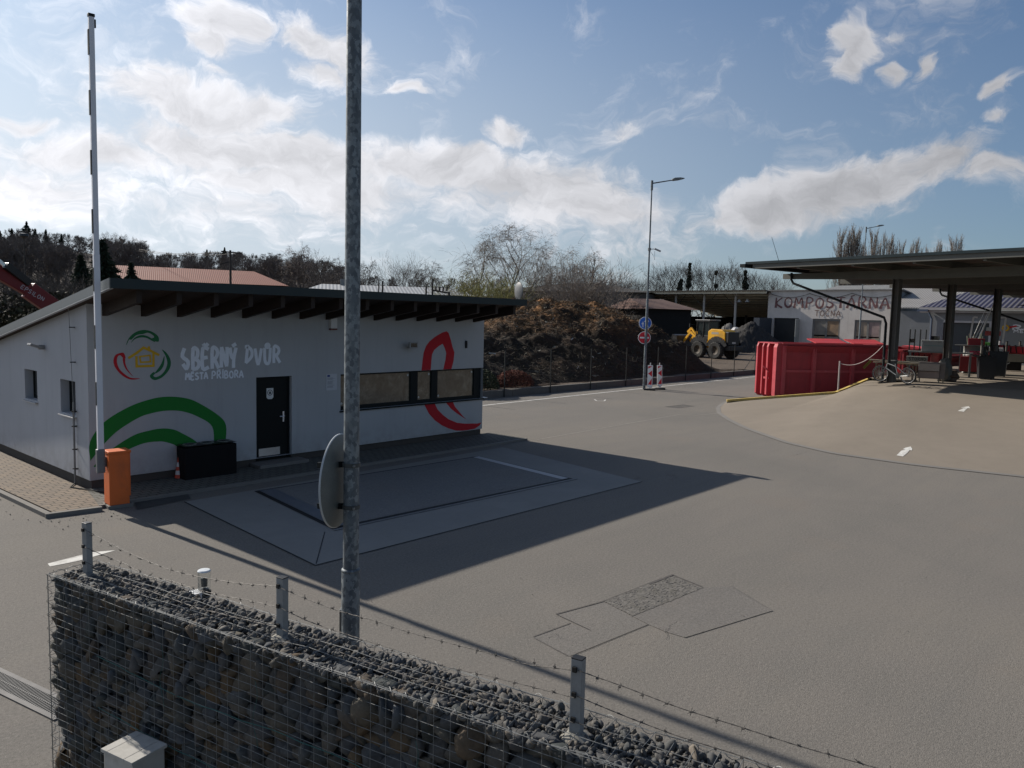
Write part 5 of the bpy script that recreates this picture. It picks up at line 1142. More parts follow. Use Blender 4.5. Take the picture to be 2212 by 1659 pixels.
s = wheelie(2131,820,'small black bin at the front of the group of bins under the canopy', pm('bin_black', (.012,.012,.014), .5, .15), .5, 1.25, .9)
b = MB()
for k in range(10): b.bar((random.uniform(-.4,.4),random.uniform(0,.6),1.1),(random.uniform(-.9,.2),random.uniform(-.2,.5),random.uniform(1.3,1.6)),.05,.03)
b.build('scrap', pm('dark_scrap', (.06,.05,.04), .8, .3), s)
s = wheelie(2153,815,'tall dark blue black waste bin full of broken chairs under the canopy', pm('bin_dark', (.013,.018,.024), .5, .15), -.2, 1.5, .95)
b = MB()
for k in range(7):
    xx = -.9+k*.3; b.tube([(xx,.1,1.5),(xx+random.uniform(-.1,.1),.15,1.85),(xx+.22,.2,1.96),(xx+.3,.3,1.5)], .03, 6)
b.build('chair_frames', M['black'], s)
# white plastic crates, table legs, pipes
p = onp(2128,802); pf = thing('pole_stand', 'white metal goal shaped frame with poles leaning through it behind the drums', 'frame', (p.x,p.y,Z0), facing(p))
b = MB(); b.bar((-1.0,0,0),(-.75,0,3.0),.09,.09); b.bar((.72,0,1.6),(.78,0,3.0),.09,.09); b.bar((-.75,0,3.0),(-.55,0,3.0),.09,.09); b.bar((.35,0,3.0),(.78,0,3.0),.09,.09); b.build('frame', pm('white_tube', (.6,.6,.6), .4, .08), pf)
for k, (xa, xb, zt_, rr) in enumerate(((-.55,.15,3.75,.05),(-.85,-.2,3.5,.02),(-.75,-.05,3.35,.02))):
    b = MB(); b.tube([(xa,-.1,1.4),(xb,-.1,zt_)], [rr,rr*.6], 8); b.build('pole', pm('pale_pole', (.5,.5,.5), .4, .1), pf)
b = MB(); b.box(-.15,-.1,2.0,.6,.4,2.25); b.build('box', pm('box_red', (.35,.06,.06), .6, .3, 6), pf); b = MB(); b.box(-.1,-.1,2.27,.55,.4,2.45); b.build('box', pm('box_white', (.5,.5,.5), .6, .2, 6), pf)
b = MB(); b.box(-.5,-.3,1.45,.25,.3,1.62); b.build('green_box', pm('bright_green', (.12,.38,.08), .6, .2, 6), pf)
p = onp(2140,800); wt = thing('white_crates', 'stack of white and red plastic crates behind the black bins', 'crates', (p.x,p.y,Z0), facing(p))
for k, (c_, zz) in enumerate((((.45,.45,.45),1.1),((.40,.04,.05),.85),((.5,.1,.1),.62))):
    b = MB(); b.box(-.5,0,zz,.55,.6,zz+.2); b.build('crate', pm('crate_c%d' % k, c_, .5, .15), wt, bevel=.01)
b = MB(); b.box(-.45,.05,0,.5,.55,.6); b.build('base_box', pale2, wt)
for i, (px, py, tpy, lab) in enumerate(((2116,812,735,'thin grey guide post in front of the black bins'),(2170,806,738,'dark guide post left of the red trailer'),(2199,797,738,'dark guide post at the right edge beside the wheelbarrow'),(2155,797,736,'slim white pole with a wire behind the bins'))):
    p = onp(px, py); s = thing('guide_post', lab, 'post', (p.x,p.y,Z0)); hz = height(px+3, tpy, p)-Z0
    b = MB(); b.cyl((0,0,0), .055, hz, 10); b.build('post', pm('post_g%d' % i, ((.16,.15,.13),(.07,.065,.055),(.08,.07,.06),(.45,.45,.45))[i], .6, .2), s)
    b = MB(); b.cyl((0,0,hz), .065, .03, 10); b.build('cap', M['anthracite'], s)
p = onp(2179,800); tr_ = thing('red_skip', 'small bright red tipping skip on a dark base under the canopy', 'skip', (p.x,p.y,Z0), facing(p))
b = MB(); b.add([(-.55,0,.6),(.55,0,.6),(.7,.9,.6),(-.55,.9,.6),(-.75,-.2,1.15),(1.1,-.2,.95),(1.0,1.0,1.35),(-.75,1.0,1.45)], [(3,2,1,0),(0,1,5,4),(1,2,6,5),(2,3,7,6),(3,0,4,7)]); b.build('tub', redmat('skip_red', (.28,.03,.035)), tr_, fixn=False)
b = MB(); b.box(-.6,0,0,.6,.8,.58); b.build('base', M['black'], tr_)
p = onp(2190,803); wbw = thing('wheelbarrow', 'grey wheelbarrow standing at the right edge under the canopy', 'wheelbarrow', (p.x,p.y,Z0), facing(p))
b = MB(); b.add([(-.3,0,.55),(.6,0,.55),(.6,.5,.55),(-.3,.5,.55),(-.75,-.12,1.0),(.85,-.12,.95),(.85,.62,.95),(-.75,.62,1.0)], [(3,2,1,0),(0,1,5,4),(1,2,6,5),(2,3,7,6),(3,0,4,7)]); b.build('tray', pm('barrow_grey', (.16,.165,.15), .5, .2, 3, .2), wbw, fixn=False)
b = MB(); b.M = Matrix.Translation((-.62,.25,.22)); b.tube([(.19*math.cos(a_),0,.19*math.sin(a_)) for a_ in np.linspace(0,6.283,25)], .045, 8, False); b.cyl((0,-.04,0), .10, .08, 12, axis='y'); b.build('wheel', M['black'], wbw, smooth='auto')
b = MB()
for ya in (.02,.48): b.tube([(-.62,.25,.22),(-.2,ya,.5),(.7,ya,.52),(1.3,ya-.05,.75)], .022, 6); b.tube([(.5,ya,.52),(.6,ya,0)], .02, 6)
b.build('frame', M['anthracite'], wbw)
# posts with brackets on the container behind (thin dark stakes)
p = Vector((47.5, 10.7, Z0))
for i, x in enumerate((44.2, 45.0, 46.0, 47.0)):
    q = g(1931+i*14 if i else 1931, 812, 1.3); 
rl = thing('rail_frame', 'thin dark rail of four stakes sticking up over the dark red container', 'railing', (43.9, 11.0, Z0), 0)
for i, x in enumerate((0, .95, 2.05, 3.25)): b = MB(); b.box(x,0,0,x+.05,.05,2.25); b.build('stake', blk, rl)
b = MB(); b.box(.0,.0,1.55,1.0,.04,1.75); b.build('crossbar', blk, rl)
# ---------------------------------------------------------------- distant buildings
def frame_of(pa, Da, pb, Db, zg):
    """building front from pixel column pa at depth Da to pb at depth Db"""
    a = at(pa, 700, Da); c = at(pb, 700, Db); a.z = c.z = zg; d = c-a
    return a, math.atan2(d.y, d.x), d.length
GZ = .33
def frame_az(px0, X0, px1, az_, zg):
    d0_ = ray(px0, 700); a = Vector((X0, d0_.y*X0/d0_.x, zg)); c = pP(px1, 700, a, az_) if False else None
    d1_ = ray(px1, 700); n_ = Vector((-math.sin(az_), math.cos(az_), 0)); t_ = (a.x*n_.x+a.y*n_.y)/(d1_.x*n_.x+d1_.y*n_.y); e = Vector((d1_.x*t_, d1_.y*t_, zg))
    return a, az_, (e-a).length
corr = lambda name, c, s=.18, metal=.1, rough=.6: _corr(name, c, s, metal, rough)
def _corr(name, c, period, metal, rough):
    t = NT(name); v = t.coord(); wv_ = t.n('TexWave'); wv_.bands_direction = 'X'; wv_.inputs['Scale'].default_value = 1.3/period*.314; t.l(v, wv_.inputs['Vector'])
    n = t.noise(v, .8, 6, .7); cc_ = t.mix(t.mrange(wv_.outputs[1], .2, .8), c4(c, .62), c4(c, 1.1)); cc_ = t.mix(t.mrange(n, .45, .7, 0, .45), cc_, c4((c[0]*.6, c[1]*.58, c[2]*.55)))
    return t.bsdf(cc_, rough, metal, wv_.outputs[1], .6, .03, .4)
# Kompostarna hall
ka, kaz, kL = frame_az(1657, 97, 1940, rad(-93), GZ)
kt = pP(1800, 627.5, ka, kaz).z-GZ
kh = thing('compost_hall', 'pale hall with KOMPOSTÁRNA TOČNA painted over its doors', 'building', ka, kaz)
def kwall():
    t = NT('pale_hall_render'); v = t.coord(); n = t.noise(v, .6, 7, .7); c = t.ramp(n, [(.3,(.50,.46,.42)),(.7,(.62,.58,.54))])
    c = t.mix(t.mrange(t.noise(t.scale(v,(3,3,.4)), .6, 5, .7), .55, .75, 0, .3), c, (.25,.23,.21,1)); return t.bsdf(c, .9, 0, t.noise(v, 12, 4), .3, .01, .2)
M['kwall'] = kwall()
kdoor = [(4.2-1.3, 7.6-1.3, 0, 4.75), (8.4, 12.0, 0, 4.7), (13.6-.6, 17.2-.6, 0, 4.6)]
# door columns measured in the photo
def kx(px):
    p = pP(px, 700, ka, kaz); return (p-ka).x*math.cos(kaz)+(p-ka).y*math.sin(kaz)
def kz(px, py): return pP(px, py, ka, kaz).z-GZ
D1 = (kx(1671), kx(1725), 0, kz(1700,687)); D2 = (kx(1755), kx(1815), 0, kz(1790,689)); D3 = (kx(1846), kx(1904), 0, kz(1870,691.5))
b = MB(); holed(b, 0, kL, 0, kt, [D1, D2, D3], lambda x,z,d: (x, d, z), .35); b.build('wall', M['kwall'], kh, fixn=False)
Wd = 20.0
b = MB(); zb2 = kt-1.9; b.poly([(kL,0,0),(kL,Wd,0),(kL,Wd,zb2),(kL,0,kt)]); b.poly([(0,0,0),(0,Wd,0),(0,Wd,zb2),(0,0,kt)]); b.poly([(0,Wd,0),(kL,Wd,0),(kL,Wd,zb2),(0,Wd,zb2)])
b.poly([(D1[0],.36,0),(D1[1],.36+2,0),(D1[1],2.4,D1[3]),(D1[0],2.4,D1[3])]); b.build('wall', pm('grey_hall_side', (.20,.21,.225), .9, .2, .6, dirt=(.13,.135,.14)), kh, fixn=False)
b = MB(); v = [(-.3,-.22,kt),(kL+.4,-.22,kt),(kL+.4,Wd+.4,zb2-.1),(-.3,Wd+.4,zb2-.1)]; b.prism(v, (0,0,.12)); b.build('roof', corr('grey_corrugated', (.20,.20,.20)), kh)
# far slope of grey sheets standing above the front wall
b = MB(); b.add([(2.5,5.0,kt-.4),(kL+.5,5.0,kt-.4),(kL+.2,11,kt+1.15),(4.5,11,kt+1.15)], [(0,1,2,3)]); b.build('roof_light', corr('light_corrugated', (.22,.22,.21), .3), kh, fixn=False)
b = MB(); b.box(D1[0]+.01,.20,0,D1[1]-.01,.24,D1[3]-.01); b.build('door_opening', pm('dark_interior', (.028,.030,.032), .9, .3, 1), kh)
for k, (D_, c1_, c2_) in enumerate(((D2,(.22,.20,.17),(.30,.20,.12)),(D3,(.27,.22,.17),(.27,.20,.19)))):
    fr = MB(); x0_, x1_, _, zt2 = D_; fr.box(x0_+.01,.10,0,x0_+.22,.2,zt2-.01); fr.box(x1_-.22,.10,0,x1_-.01,.2,zt2-.01); fr.box(x0_+.22,.10,zt2-.25,x1_-.22,.2,zt2-.01); xm_ = (x0_+x1_)/2; fr.box(xm_-.12,.09,0,xm_+.12,.2,zt2-.25)
    dd = fr.build('door', pm('door_frame_grey', (.17,.165,.155), .8, .15, 2), kh)
    for i, (xa, xb) in enumerate(((x0_+.22,xm_-.12),(xm_+.12,x1_-.22))):
        for j, (za, zb_) in enumerate(((0,zt2*.48),(zt2*.52,zt2-.25))):
            b = MB(); b.box(xa,.13,za,xb,.19,zb_); cc_ = c1_ if (i+j) % 2 else c2_; b.build('door_panel', pm('panel%d%d%d' % (k,i,j), cc_, .8, .25, 1.2, dirt=(.12,.10,.08)), dd)
b = MB(); b.box(D1[1]+.05,-1.1,0,D1[1]+.13,-.0,D1[3]-.1); b.build('door_leaf', pm('pale_green_grey', (.34,.35,.33), .7, .2, 2), kh)
b = MB(); b.box(D1[0]-.35,-3.4,0,D1[0]-.25,-.02,D1[3]-.05); b.build('door_leaf', pm('blue_grey_leaf', (.045,.055,.07), .7, .2, 2), kh)
kp_ = lambda x, z, k: (x, -.03-.006*(k%9), z)
lk = pm('faded_dark_red_paint', (.17,.085,.085), .9, .3, 2)
b = MB(); xA, xB = kx(1672), kx(1924); letters(b, 'KOMPOSTÁRNA', xA, xB, kz(1790,665), kz(1790,644)-kz(1790,666), .13, kp_, 3, .12, .05, serif=1.1); b.build('lettering', lk, kh, fixn=False)
b = MB(); letters(b, 'TOČNA', kx(1759), kx(1817), kz(1790,683), kz(1790,671)-kz(1790,683), .10, kp_, 2, .12); b.build('lettering', pm('faded_brown_paint', (.20,.14,.12), .9, .2, 2), kh, fixn=False)
b = MB()
for i in range(3):
    xa = kx(1662)+i*(kL/3.1); pts = [(xa+j/12*kL/3.1, -.12, kt-.35-.5*4*(j/12)*(1-j/12)) for j in range(13)]; b.tube(pts, .03, 5)
b.build('cable', M['anthracite'], kh)
# dark grey front block of the hall left of the door
b = MB(); xl = kx(1648); b.box(xl-.5,-1.6,0,kx(1671)-.3,-.4,kz(1665,687)); b.build('side_door', pm('grey_blue_door', (.055,.065,.08), .7, .2, 1), kh)
# open shed left of the hall
saz = kaz; _sd = ray(1400,700); _n = Vector((-math.sin(saz), math.cos(saz), 0)); _t = (ka.x*_n.x+ka.y*_n.y)/(_sd.x*_n.x+_sd.y*_n.y); sa = Vector((_sd.x*_t, _sd.y*_t, GZ)); sL = (ka-sa).length-.1
sh = thing('open_shed', 'open sided shed with ribbed dark roof on pale posts behind the loader', 'shed', sa, saz)
szt = kt-.05
Ds = 24; szb = szt-3.3
b = MB(); b.prism([(-1,-1.5,szt),(sL+.4,-1.5,szt),(sL+.4,Ds,szb),(-1,Ds,szb)], (0,0,.15)); b.build('roof', pm('dark_sheet_roof', (.055,.048,.038), .7, .3, .8), sh)
for k in range(11):
    y = -1.3+k*2.2; z = szt-(y+1.5)/(Ds+1.5)*3.3; b = MB(); b.box(-1,y,z-.30,sL+.4,y+.16,z-.002); b.build('purlin', pm('purlin_tan', (.55,.50,.38), .8, .2, 1) if k == 0 else bpy.data.materials['purlin_tan'], sh)
pgal = pm('pale_post_steel', (.42,.40,.37), .6, .15, 1)
def sxx(px): p = pP(px, 700, sa, saz); return (p-sa).x*math.cos(saz)+(p-sa).y*math.sin(saz)
for px in (1458, 1519, 1587): b = MB(); x = sxx(px); b.cyl((x,0,0), .16, szt-.3, 10); b.build('post', pgal, sh)
for px in (1506, 1565, 1612): b = MB(); x = sxx(px); b.cyl((x,14,0), .16, szb+.3, 10); b.build('post', steel, sh)
b = MB(); b.box(-.5,Ds-.3,0,sL*.78,Ds,szb); b.box(-.6,0,0,-.4,Ds,szb); b.build('back_wall', pm('dark_back_wall', (.03,.03,.03), .9, .3, .5), sh)
b = MB(); 
for (a_, c_) in ((1458,1430),(1519,1490),(1587,1560),(1458,1480),(1519,1545)): b.bar((sxx(a_),0,szt-2.2),(sxx(c_),0,szt-.3),.06,.06)
b.build('brace', steel, sh)
for i, px in enumerate((1560, 1576)):
    b = MB(); x = sxx(1583+i*17); b.M = Matrix.Translation((x+1.0,-.4,szt-1.35)); b.lathe([(0,.3),(.12,.28),(.2,.1),(.32,-.05),(0,-.05)], n=16); b.build('hanging_lamp', pm('lamp_shade', (.35,.35,.34), .5, .1), sh, smooth='auto')
# heaps and small structures seen below the shed roof
def heap(nm, lab, cat, px, py, D, rx, ry, hz, mt_, seed, n=44, amp=.15):
    p = at(px, py, D); p.z = GZ-.05; s = thing(nm, lab, cat, p); rs = np.random.RandomState(seed)
    x, y = np.meshgrid(np.linspace(-1,1,n), np.linspace(-1,1,n)); r = np.sqrt(x*x+y*y)
    ph = rs.rand(12)*6.28; k = rs.normal(size=(12,2))*5; nz_ = sum(np.sin(k[i,0]*x+k[i,1]*y+ph[i])/(1+i*.5) for i in range(12))/4
    z = hz*np.clip(1-r*(1+.2*nz_*amp*4), 0, 1)*(1+amp*nz_)+rs.normal(size=x.shape)*.03*hz
    v = np.stack([x.ravel()*rx, y.ravel()*ry, np.where(r.ravel() < 1, np.maximum(z.ravel(), 0), -.05)], 1); ii = np.arange(n*n).reshape(n, n)
    f = np.stack([ii[:-1,:-1].ravel(), ii[:-1,1:].ravel(), ii[1:,1:].ravel(), ii[1:,:-1].ravel()], 1)
    o = npmesh('heap', v, f, mt_, s); return s
heap('dark_heap', 'dark heap of fine compost between the loader and the hall', 'heap', 1622, 700, 92, 7.5, 4, 3.9, pm('dark_compost', (.026,.024,.022), .95, .4, 1.5, bump=.6, bd=.05), 4)
heap('grey_heap', 'low grey heap of gravel under the shed roof', 'heap', 1575, 700, 100, 5, 4, 3.2, pm('grey_gravel_heap', (.12,.115,.11), .95, .3, 1.5, bump=.6, bd=.05), 9)
pw = at(1589, 704, 99); pw.z = GZ
ws = thing('white_sack', 'white bulging sack on the heap under the shed roof', 'sack', pw); blob('sack', .8, pm('white_sack', (.5,.5,.5), .7, .15, 2), ws, (0,0,2.0), (1.3,1,.9), 8)
# small re-use building on the right
ra, raz, rL = frame_az(2008, 61, 2300, rad(-93), 0)
ra2 = ra.copy()
def rx(px): p = pP(px, 700, ra, raz); return (p-ra).x*math.cos(raz)+(p-ra).y*math.sin(raz)
def rz_(px, py): return pP(px, py, ra, raz).z
ru = thing('reuse_building', 'grey building with blue striped roof and white RE-USE lettering behind the canopy columns', 'building', (ra.x,ra.y,0), raz)
rt = rz_(2100, 674.5)
Gd = (rx(2038), rx(2137), 0, rz_(2090,697.5))
Wn = (rx(2012), rx(2032), 0, rz_(2020,726)) 
b = MB(); holed(b, 0, rL, 0, rt, [Gd, Wn], lambda x,z,d: (x, d, z), .3); b.build('wall', wallstucco('grey_reuse_render', (.20,.215,.225)), ru, fixn=False)
b = MB(); b.poly([(0,0,0),(0,9,0),(0,9,rt),(0,0,rt)]); b.build('wall', bpy.data.materials['grey_reuse_render'], ru, fixn=False)
b = MB(); b.box(Gd[0],.22,0,Gd[1],.26,Gd[3]); gd_ = b.build('garage_door', pm('garage_door_dark', (.035,.045,.05), .5, .12, 1), ru)
b = MB(); b.box(Gd[0],-.02,Gd[3],Gd[1]+.2,.0,Gd[3]+.14); b.box(Gd[1]+.02,-.03,0,Gd[1]+.24,-.001,Gd[3]); b.build('door_trim', pm('pale_trim', (.4,.4,.4), .5, .08), gd_)
b = MB(); b.box(Wn[0],.2,0,Wn[1],.24,Wn[3]); b.build('window', M['glass'], ru)
yr = 5.0; rzr = rz_(2150, 650)
b = MB(); zt3 = rt+.25; zr = rt+1.75
b.prism([(-.6,-.5,zt3),(rL+1,-.5,zt3),(rL+1,yr,zr),(1.6,yr,zr)], (0,0,.08)); rrf = b.build('roof', None, ru)
rfm = NT('blue_striped_roof'); v = rfm.coord(); wv_ = rfm.n('TexWave'); wv_.bands_direction = 'X'; wv_.inputs['Scale'].default_value = 1.0; rfm.l(v, wv_.inputs['Vector'])
rc = rfm.mix(rfm.mrange(wv_.outputs[1], .45, .65), (.02,.022,.05,1), (.10,.10,.12,1)); rfm = rfm.bsdf(rc, .85, 0, wv_.outputs[1], .5, .05, .1); rrf.data.materials.append(rfm)
b = MB(); b.box(-.6,-.56,rt+.12,rL+1,-.5,rt+.30); b.box(-.6,-.35,rt-.05,rL+1,-.30,rt+.11); b.build('fascia', pm('pale_fascia', (.36,.35,.34), .5, .1), ru)
b = MB(); b.box(-.7,-.62,rt+.0,-.0,-.4,rt+.16); b.tube([(-.1,-.1,rt),(.15,-.1,rt-.5),(.15,-.1,0)], .06, 8); b.build('downpipe', pm('blue_grey_pipe', (.05,.07,.11), .5, .1), ru)
rp_ = lambda x, z, k: (x, -.012-.003*(k%9), z)
xR = rx(2187); b = MB(); letters(b, 'RE-USE', xR, xR+4.2, rz_(2195,712), rz_(2195,702)-rz_(2195,712), .09, rp_, 2, .1, .03); letters(b, 'MĚSTA PŘÍBORA', xR+.1, xR+4.0, rz_(2195,718.5), .20, .05, rp_, 1); b.build('lettering', ltr, ru, fixn=False)
cx_, cz_ = rx(2173.5), rz_(2173.5, 708.5)
b = MB(); b.tube([(cx_+.17*math.cos(a_), -.02, cz_+.17*math.sin(a_)) for a_ in np.linspace(0,6.283,25)], .055, 6, False); b.build('logo_ring', gyel, ru)
b = MB(); b.poly([(cx_+.15,-.05,cz_+.08),(cx_+.6,-.05,cz_+.2),(cx_+.65,-.05,cz_+.1),(cx_+.25,-.05,cz_-.0)]); b.build('logo_mark', gred, ru, fixn=False)
# grey corrugated roof between hall and re-use building
ga, gaz, gL = frame_az(1990, 92, 2400, rad(-93), GZ)
gr = thing('grey_roof_hall', 'long hall with weathered grey corrugated roof behind the re-use building', 'building', ga, gaz)
ztg = pP(2100, 642, ga, gaz).z-GZ
b = MB(); b.prism([(-3,0,ztg-1.2),(gL,0,ztg-1.4),(gL,9,ztg+.9),(-5,9,ztg+1.3)], (0,0,.12)); b.build('roof', corr('weathered_grey_sheet', (.26,.25,.235), .35), gr)
b = MB(); b.box(-2.5,.3,-.3,gL-.5,8.8,ztg-1.5); b.build('wall', pm('grey_far_wall', (.16,.165,.17), .9, .2, .6), gr)
# red roofed hall far left
def hall(nm, lab, pa, Da, pb, Db, ytop, yeave, roofm, wallm, zg=0, dep=14, hip=3, ridge_in=0, cat='building'):
    a, az_, L_0 = frame_of(pa, Da, pb, Db, zg); s = thing(nm, lab, cat, a, az_)
    Dm = (Da+Db)/2; ze = at((pa+pb)/2, yeave, Dm).z-zg; Dr = Dm+dep*.45; zr_ = at((pa+pb)/2, ytop, Dr).z-zg
    b = MB(); y2 = dep/2; b.add([(-.6,-.6,ze),(L_0+.6,-.6,ze),(L_0+.6-hip,y2,zr_),(-.6+hip*ridge_in,y2,zr_),(-.6,dep+.6,ze),(L_0+.6,dep+.6,ze)], [(0,1,2,3),(3,2,5,4),(1,5,2),(0,3,4)]); b.build('roof', roofm, s, fixn=False)
    b = MB(); b.box(0,0,-1,L_0,dep,ze-.02); b.build('wall', wallm, s)
    return s, L_0, ze, zr_
rrm = _corr('red_roof_sheet', (.25,.085,.052), .3, 0, .8)
s, L0_, ze_, zr_ = hall('red_roof_hall', 'long hall with a salmon red roof behind the office on the left', 247, 92, 612, 100, 581.5, 611, rrm, pm('dark_hall_wall', (.05,.05,.05), .9, .2, .5), 0, 15, 3.5, 0)
s, L0_, ze_, zr_ = hall('white_roof_hall', 'low hall with a pale grey metal roof and a chimney behind the mast', 664, 80, 1012, 84, 618, 634, _corr('pale_metal_roof', (.36,.37,.37), .5, 0, .6), pm('grey_hall_wall', (.12,.12,.12), .9, .2, .5), 0, 9, 2.5, .8)
b = MB(); b.box(3.4,4.0,ze_,3.9,4.5,at(699,602,85).z); b.build('chimney', M['galv'], s)
s, L0_, ze_, zr_ = hall('dark_gable_hall', 'long dark brown hall with a flat gable behind the heap and bare bushes', 1078, 110, 1398, 104, 611, 630, pm('dark_roof_felt', (.035,.033,.03), .9, .3, .5), pm('brown_grey_wall', (.085,.08,.075), .9, .25, .4, dirt=(.05,.048,.045)), GZ, 16, 9, 1.0)
# brown tiled low shed in front of the open shed
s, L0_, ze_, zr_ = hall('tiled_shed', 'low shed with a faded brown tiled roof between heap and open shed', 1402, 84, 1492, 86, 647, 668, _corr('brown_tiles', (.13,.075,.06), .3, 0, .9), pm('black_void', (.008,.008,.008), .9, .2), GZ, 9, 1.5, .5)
# ---------------------------------------------------------------- yellow wheel loader
lp = g(1533, 773, GZ); lD = (RM.transposed()@(lp-Vector((0,0,H)))).z
ld = thing('wheel_loader', 'yellow wheel loader with black cab parked in the compost yard', 'wheel loader', (lp.x,lp.y,GZ), math.atan2(lp.y,lp.x)-rad(90)-rad(42))
yl = pm('loader_yellow', (.75,.38,.015), .45, .12, 1, dirt=(.28,.17,.04)); bkm = pm('loader_black', (.014,.014,.015), .5, .2, 2)
ld.scale = (lD/72*1.06,)*3
# local: x to the right = rear of machine; y away
b = MB(); b.prism([(.35,-.74,1.35),(.35,-.74,2.35),(.7,-.74,2.58),(1.95,-.74,2.52),(2.25,-.74,2.3),(2.3,-.74,1.15),(1.75,-.74,1.15),(1.25,-.74,1.45)], (0,1.48,0)); b.build('engine_hood', yl, ld, bevel=.05)
b = MB(); b.box(2.26,-.68,1.2,2.62,.68,2.36); b.build('radiator_grille', bkm, ld, bevel=.06)
b = MB(); b.box(2.621,-.22,1.35,2.63,.22,1.5); b.build('number_plate', pm('plate_white', (.5,.48,.44), .5, .1), ld)
b = MB(); b.box(1.75,-.80,.75,2.95,.80,1.18); b.build('counterweight', bkm, ld, bevel=.06)
b = MB(); b.prism([(-1.3,-.55,1.1),(-1.15,-.55,1.75),(-.3,-.55,1.75),(.1,-.55,2.0),(.4,-.55,1.5),(.3,-.55,.9),(-1.0,-.55,.9)], (0,1.1,0)); b.build('front_frame', yl, ld, bevel=.04)
cabm = MB()
for (x, y) in ((-1.15,-.6),(-1.15,.6),(.35,-.6),(.35,.6),(-.35,-.6)): cabm.bar((x,y,1.7),(x*.92,y,3.2),.07,.07)
cabm.box(-1.2,-.68,3.2,.45,.68,3.32); cabm.box(-1.15,-.6,1.6,.4,.6,2.0); cb_ = cabm.build('cab', bkm, ld, bevel=.02)
b = MB(); b.box(-1.25,-.7,3.325,.48,.7,3.37); b.build('cab_roof', pm('cab_roof_white', (.5,.5,.48), .5, .1), cb_, bevel=.02)
b = MB(); b.box(-1.05,-.57,2.0,.32,.57,3.19); b.build('cab_glass', pm('cab_glass_dark', (.012,.018,.018), .25, .3, 1), cb_)
b = MB(); b.box(.5,-.05,2.5,1.7,.4,3.35-.25); b.build('rear_window', pm('tinted', (.02,.025,.03), .1, .2), cb_) if False else None
b = MB(); b.tube([(1.35,.2,2.45),(1.35,.2,2.75),(1.42,.2,2.95)], .05, 10); b.build('exhaust', M['galv'], ld)
b = MB(); b.box(.75,-.746,2.12,1.55,-.742,2.32); b.build('logo_plate', pm('silver_print', (.35,.30,.22), .5, .2, 8), ld); b = MB(); b.box(2.05,-.746,1.45,2.18,-.742,1.75); b.build('tail_light', pm('tail_red', (.35,.02,.02), .4, .1), ld)
tyr = pm('loader_tyre', (.03,.03,.028), .9, .25, 6, dirt=(.06,.05,.04))
for (x, y, vis) in ((-.45,-.95,1),(-.45,.95,1),(1.55,-.95,1),(1.55,.95,1)):
    b = MB(); b.M = Matrix.Translation((x,y,.74)) @ Matrix.Rotation(rad(90),4,'X'); b.lathe([(.38,-.22),(.66,-.25),(.74,-.17),(.75,0),(.74,.17),(.66,.25),(.38,.22)], n=28); wh = b.build('wheel', tyr, ld, smooth='auto')
    b = MB(); b.M = Matrix.Translation((x,y,.74)) @ Matrix.Rotation(rad(90),4,'X'); b.lathe([(0,-.10),(.2,-.1),(.38,-.2),(.4,0),(.38,.2),(.2,.1),(0,.1)], n=20); b.build('rim', pm('rim_yellow', (.05,.035,.02), .7, .3, 3), wh, smooth='auto')
    b = MB(); b.M = Matrix.Translation((x,y,.74)) @ Matrix.Rotation(rad(90),4,'X')
    for k in range(20):
        a_ = 2*math.pi*k/20; b.bar((.73*math.cos(a_),.73*math.sin(a_),-.22),(.76*math.cos(a_+.12),.76*math.sin(a_+.12),0),.05,.07); b.bar((.73*math.cos(a_+.15),.73*math.sin(a_+.15),.22),(.76*math.cos(a_+.12),.76*math.sin(a_+.12),0),.05,.07)
    b.build('tread', tyr, wh)
b = MB()
for x in (-.45, 1.55):
    pts = [(x+.95*math.cos(a_), .74+.95*math.sin(a_)) for a_ in np.linspace(rad(150 if x < 0 else 160), rad(20), 9)]; 
    for p, q in zip(pts[:-1], pts[1:]): b.bar((p[0],-.95,p[1]),(q[0],-.95,q[1]),.55,.05, (0,1,0))
    b.build('mudguard', bkm, ld); b = MB()
    for p, q in zip(pts[:-1], pts[1:]): b.bar((p[0],.95,p[1]),(q[0],.95,q[1]),.55,.05, (0,1,0))
    b.build('mudguard', bkm, ld); b = MB()
b = MB()
for y in (-.4,.4): b.bar((-1.1,y,1.6),(-2.0,y,2.25),.12,.2); b.bar((-2.0,y,2.25),(-2.9,y,1.3),.12,.18)
b.bar((-1.4,0,1.6),(-2.3,0,2.6),.12,.16); b.bar((-2.3,0,2.6),(-2.75,0,2.2),.10,.22); b.build('lift_arm', yl, ld)
b = MB(); b.prism([(-2.7,-1.3,.9),(-2.9,-1.3,1.9),(-3.4,-1.3,2.0),(-3.9,-1.3,.7),(-3.3,-1.3,.5)], (0,2.6,0)); b.build('bucket', bkm, ld)
for y in (-.62,.62): b = MB(); b.bar((-1.3,y,2.9),(-1.6,y*1.45,2.9),.03,.03); b.box(-1.66,y*1.5-.08,2.65,-1.58,y*1.5+.08,3.0); b.build('mirror', bkm, ld)
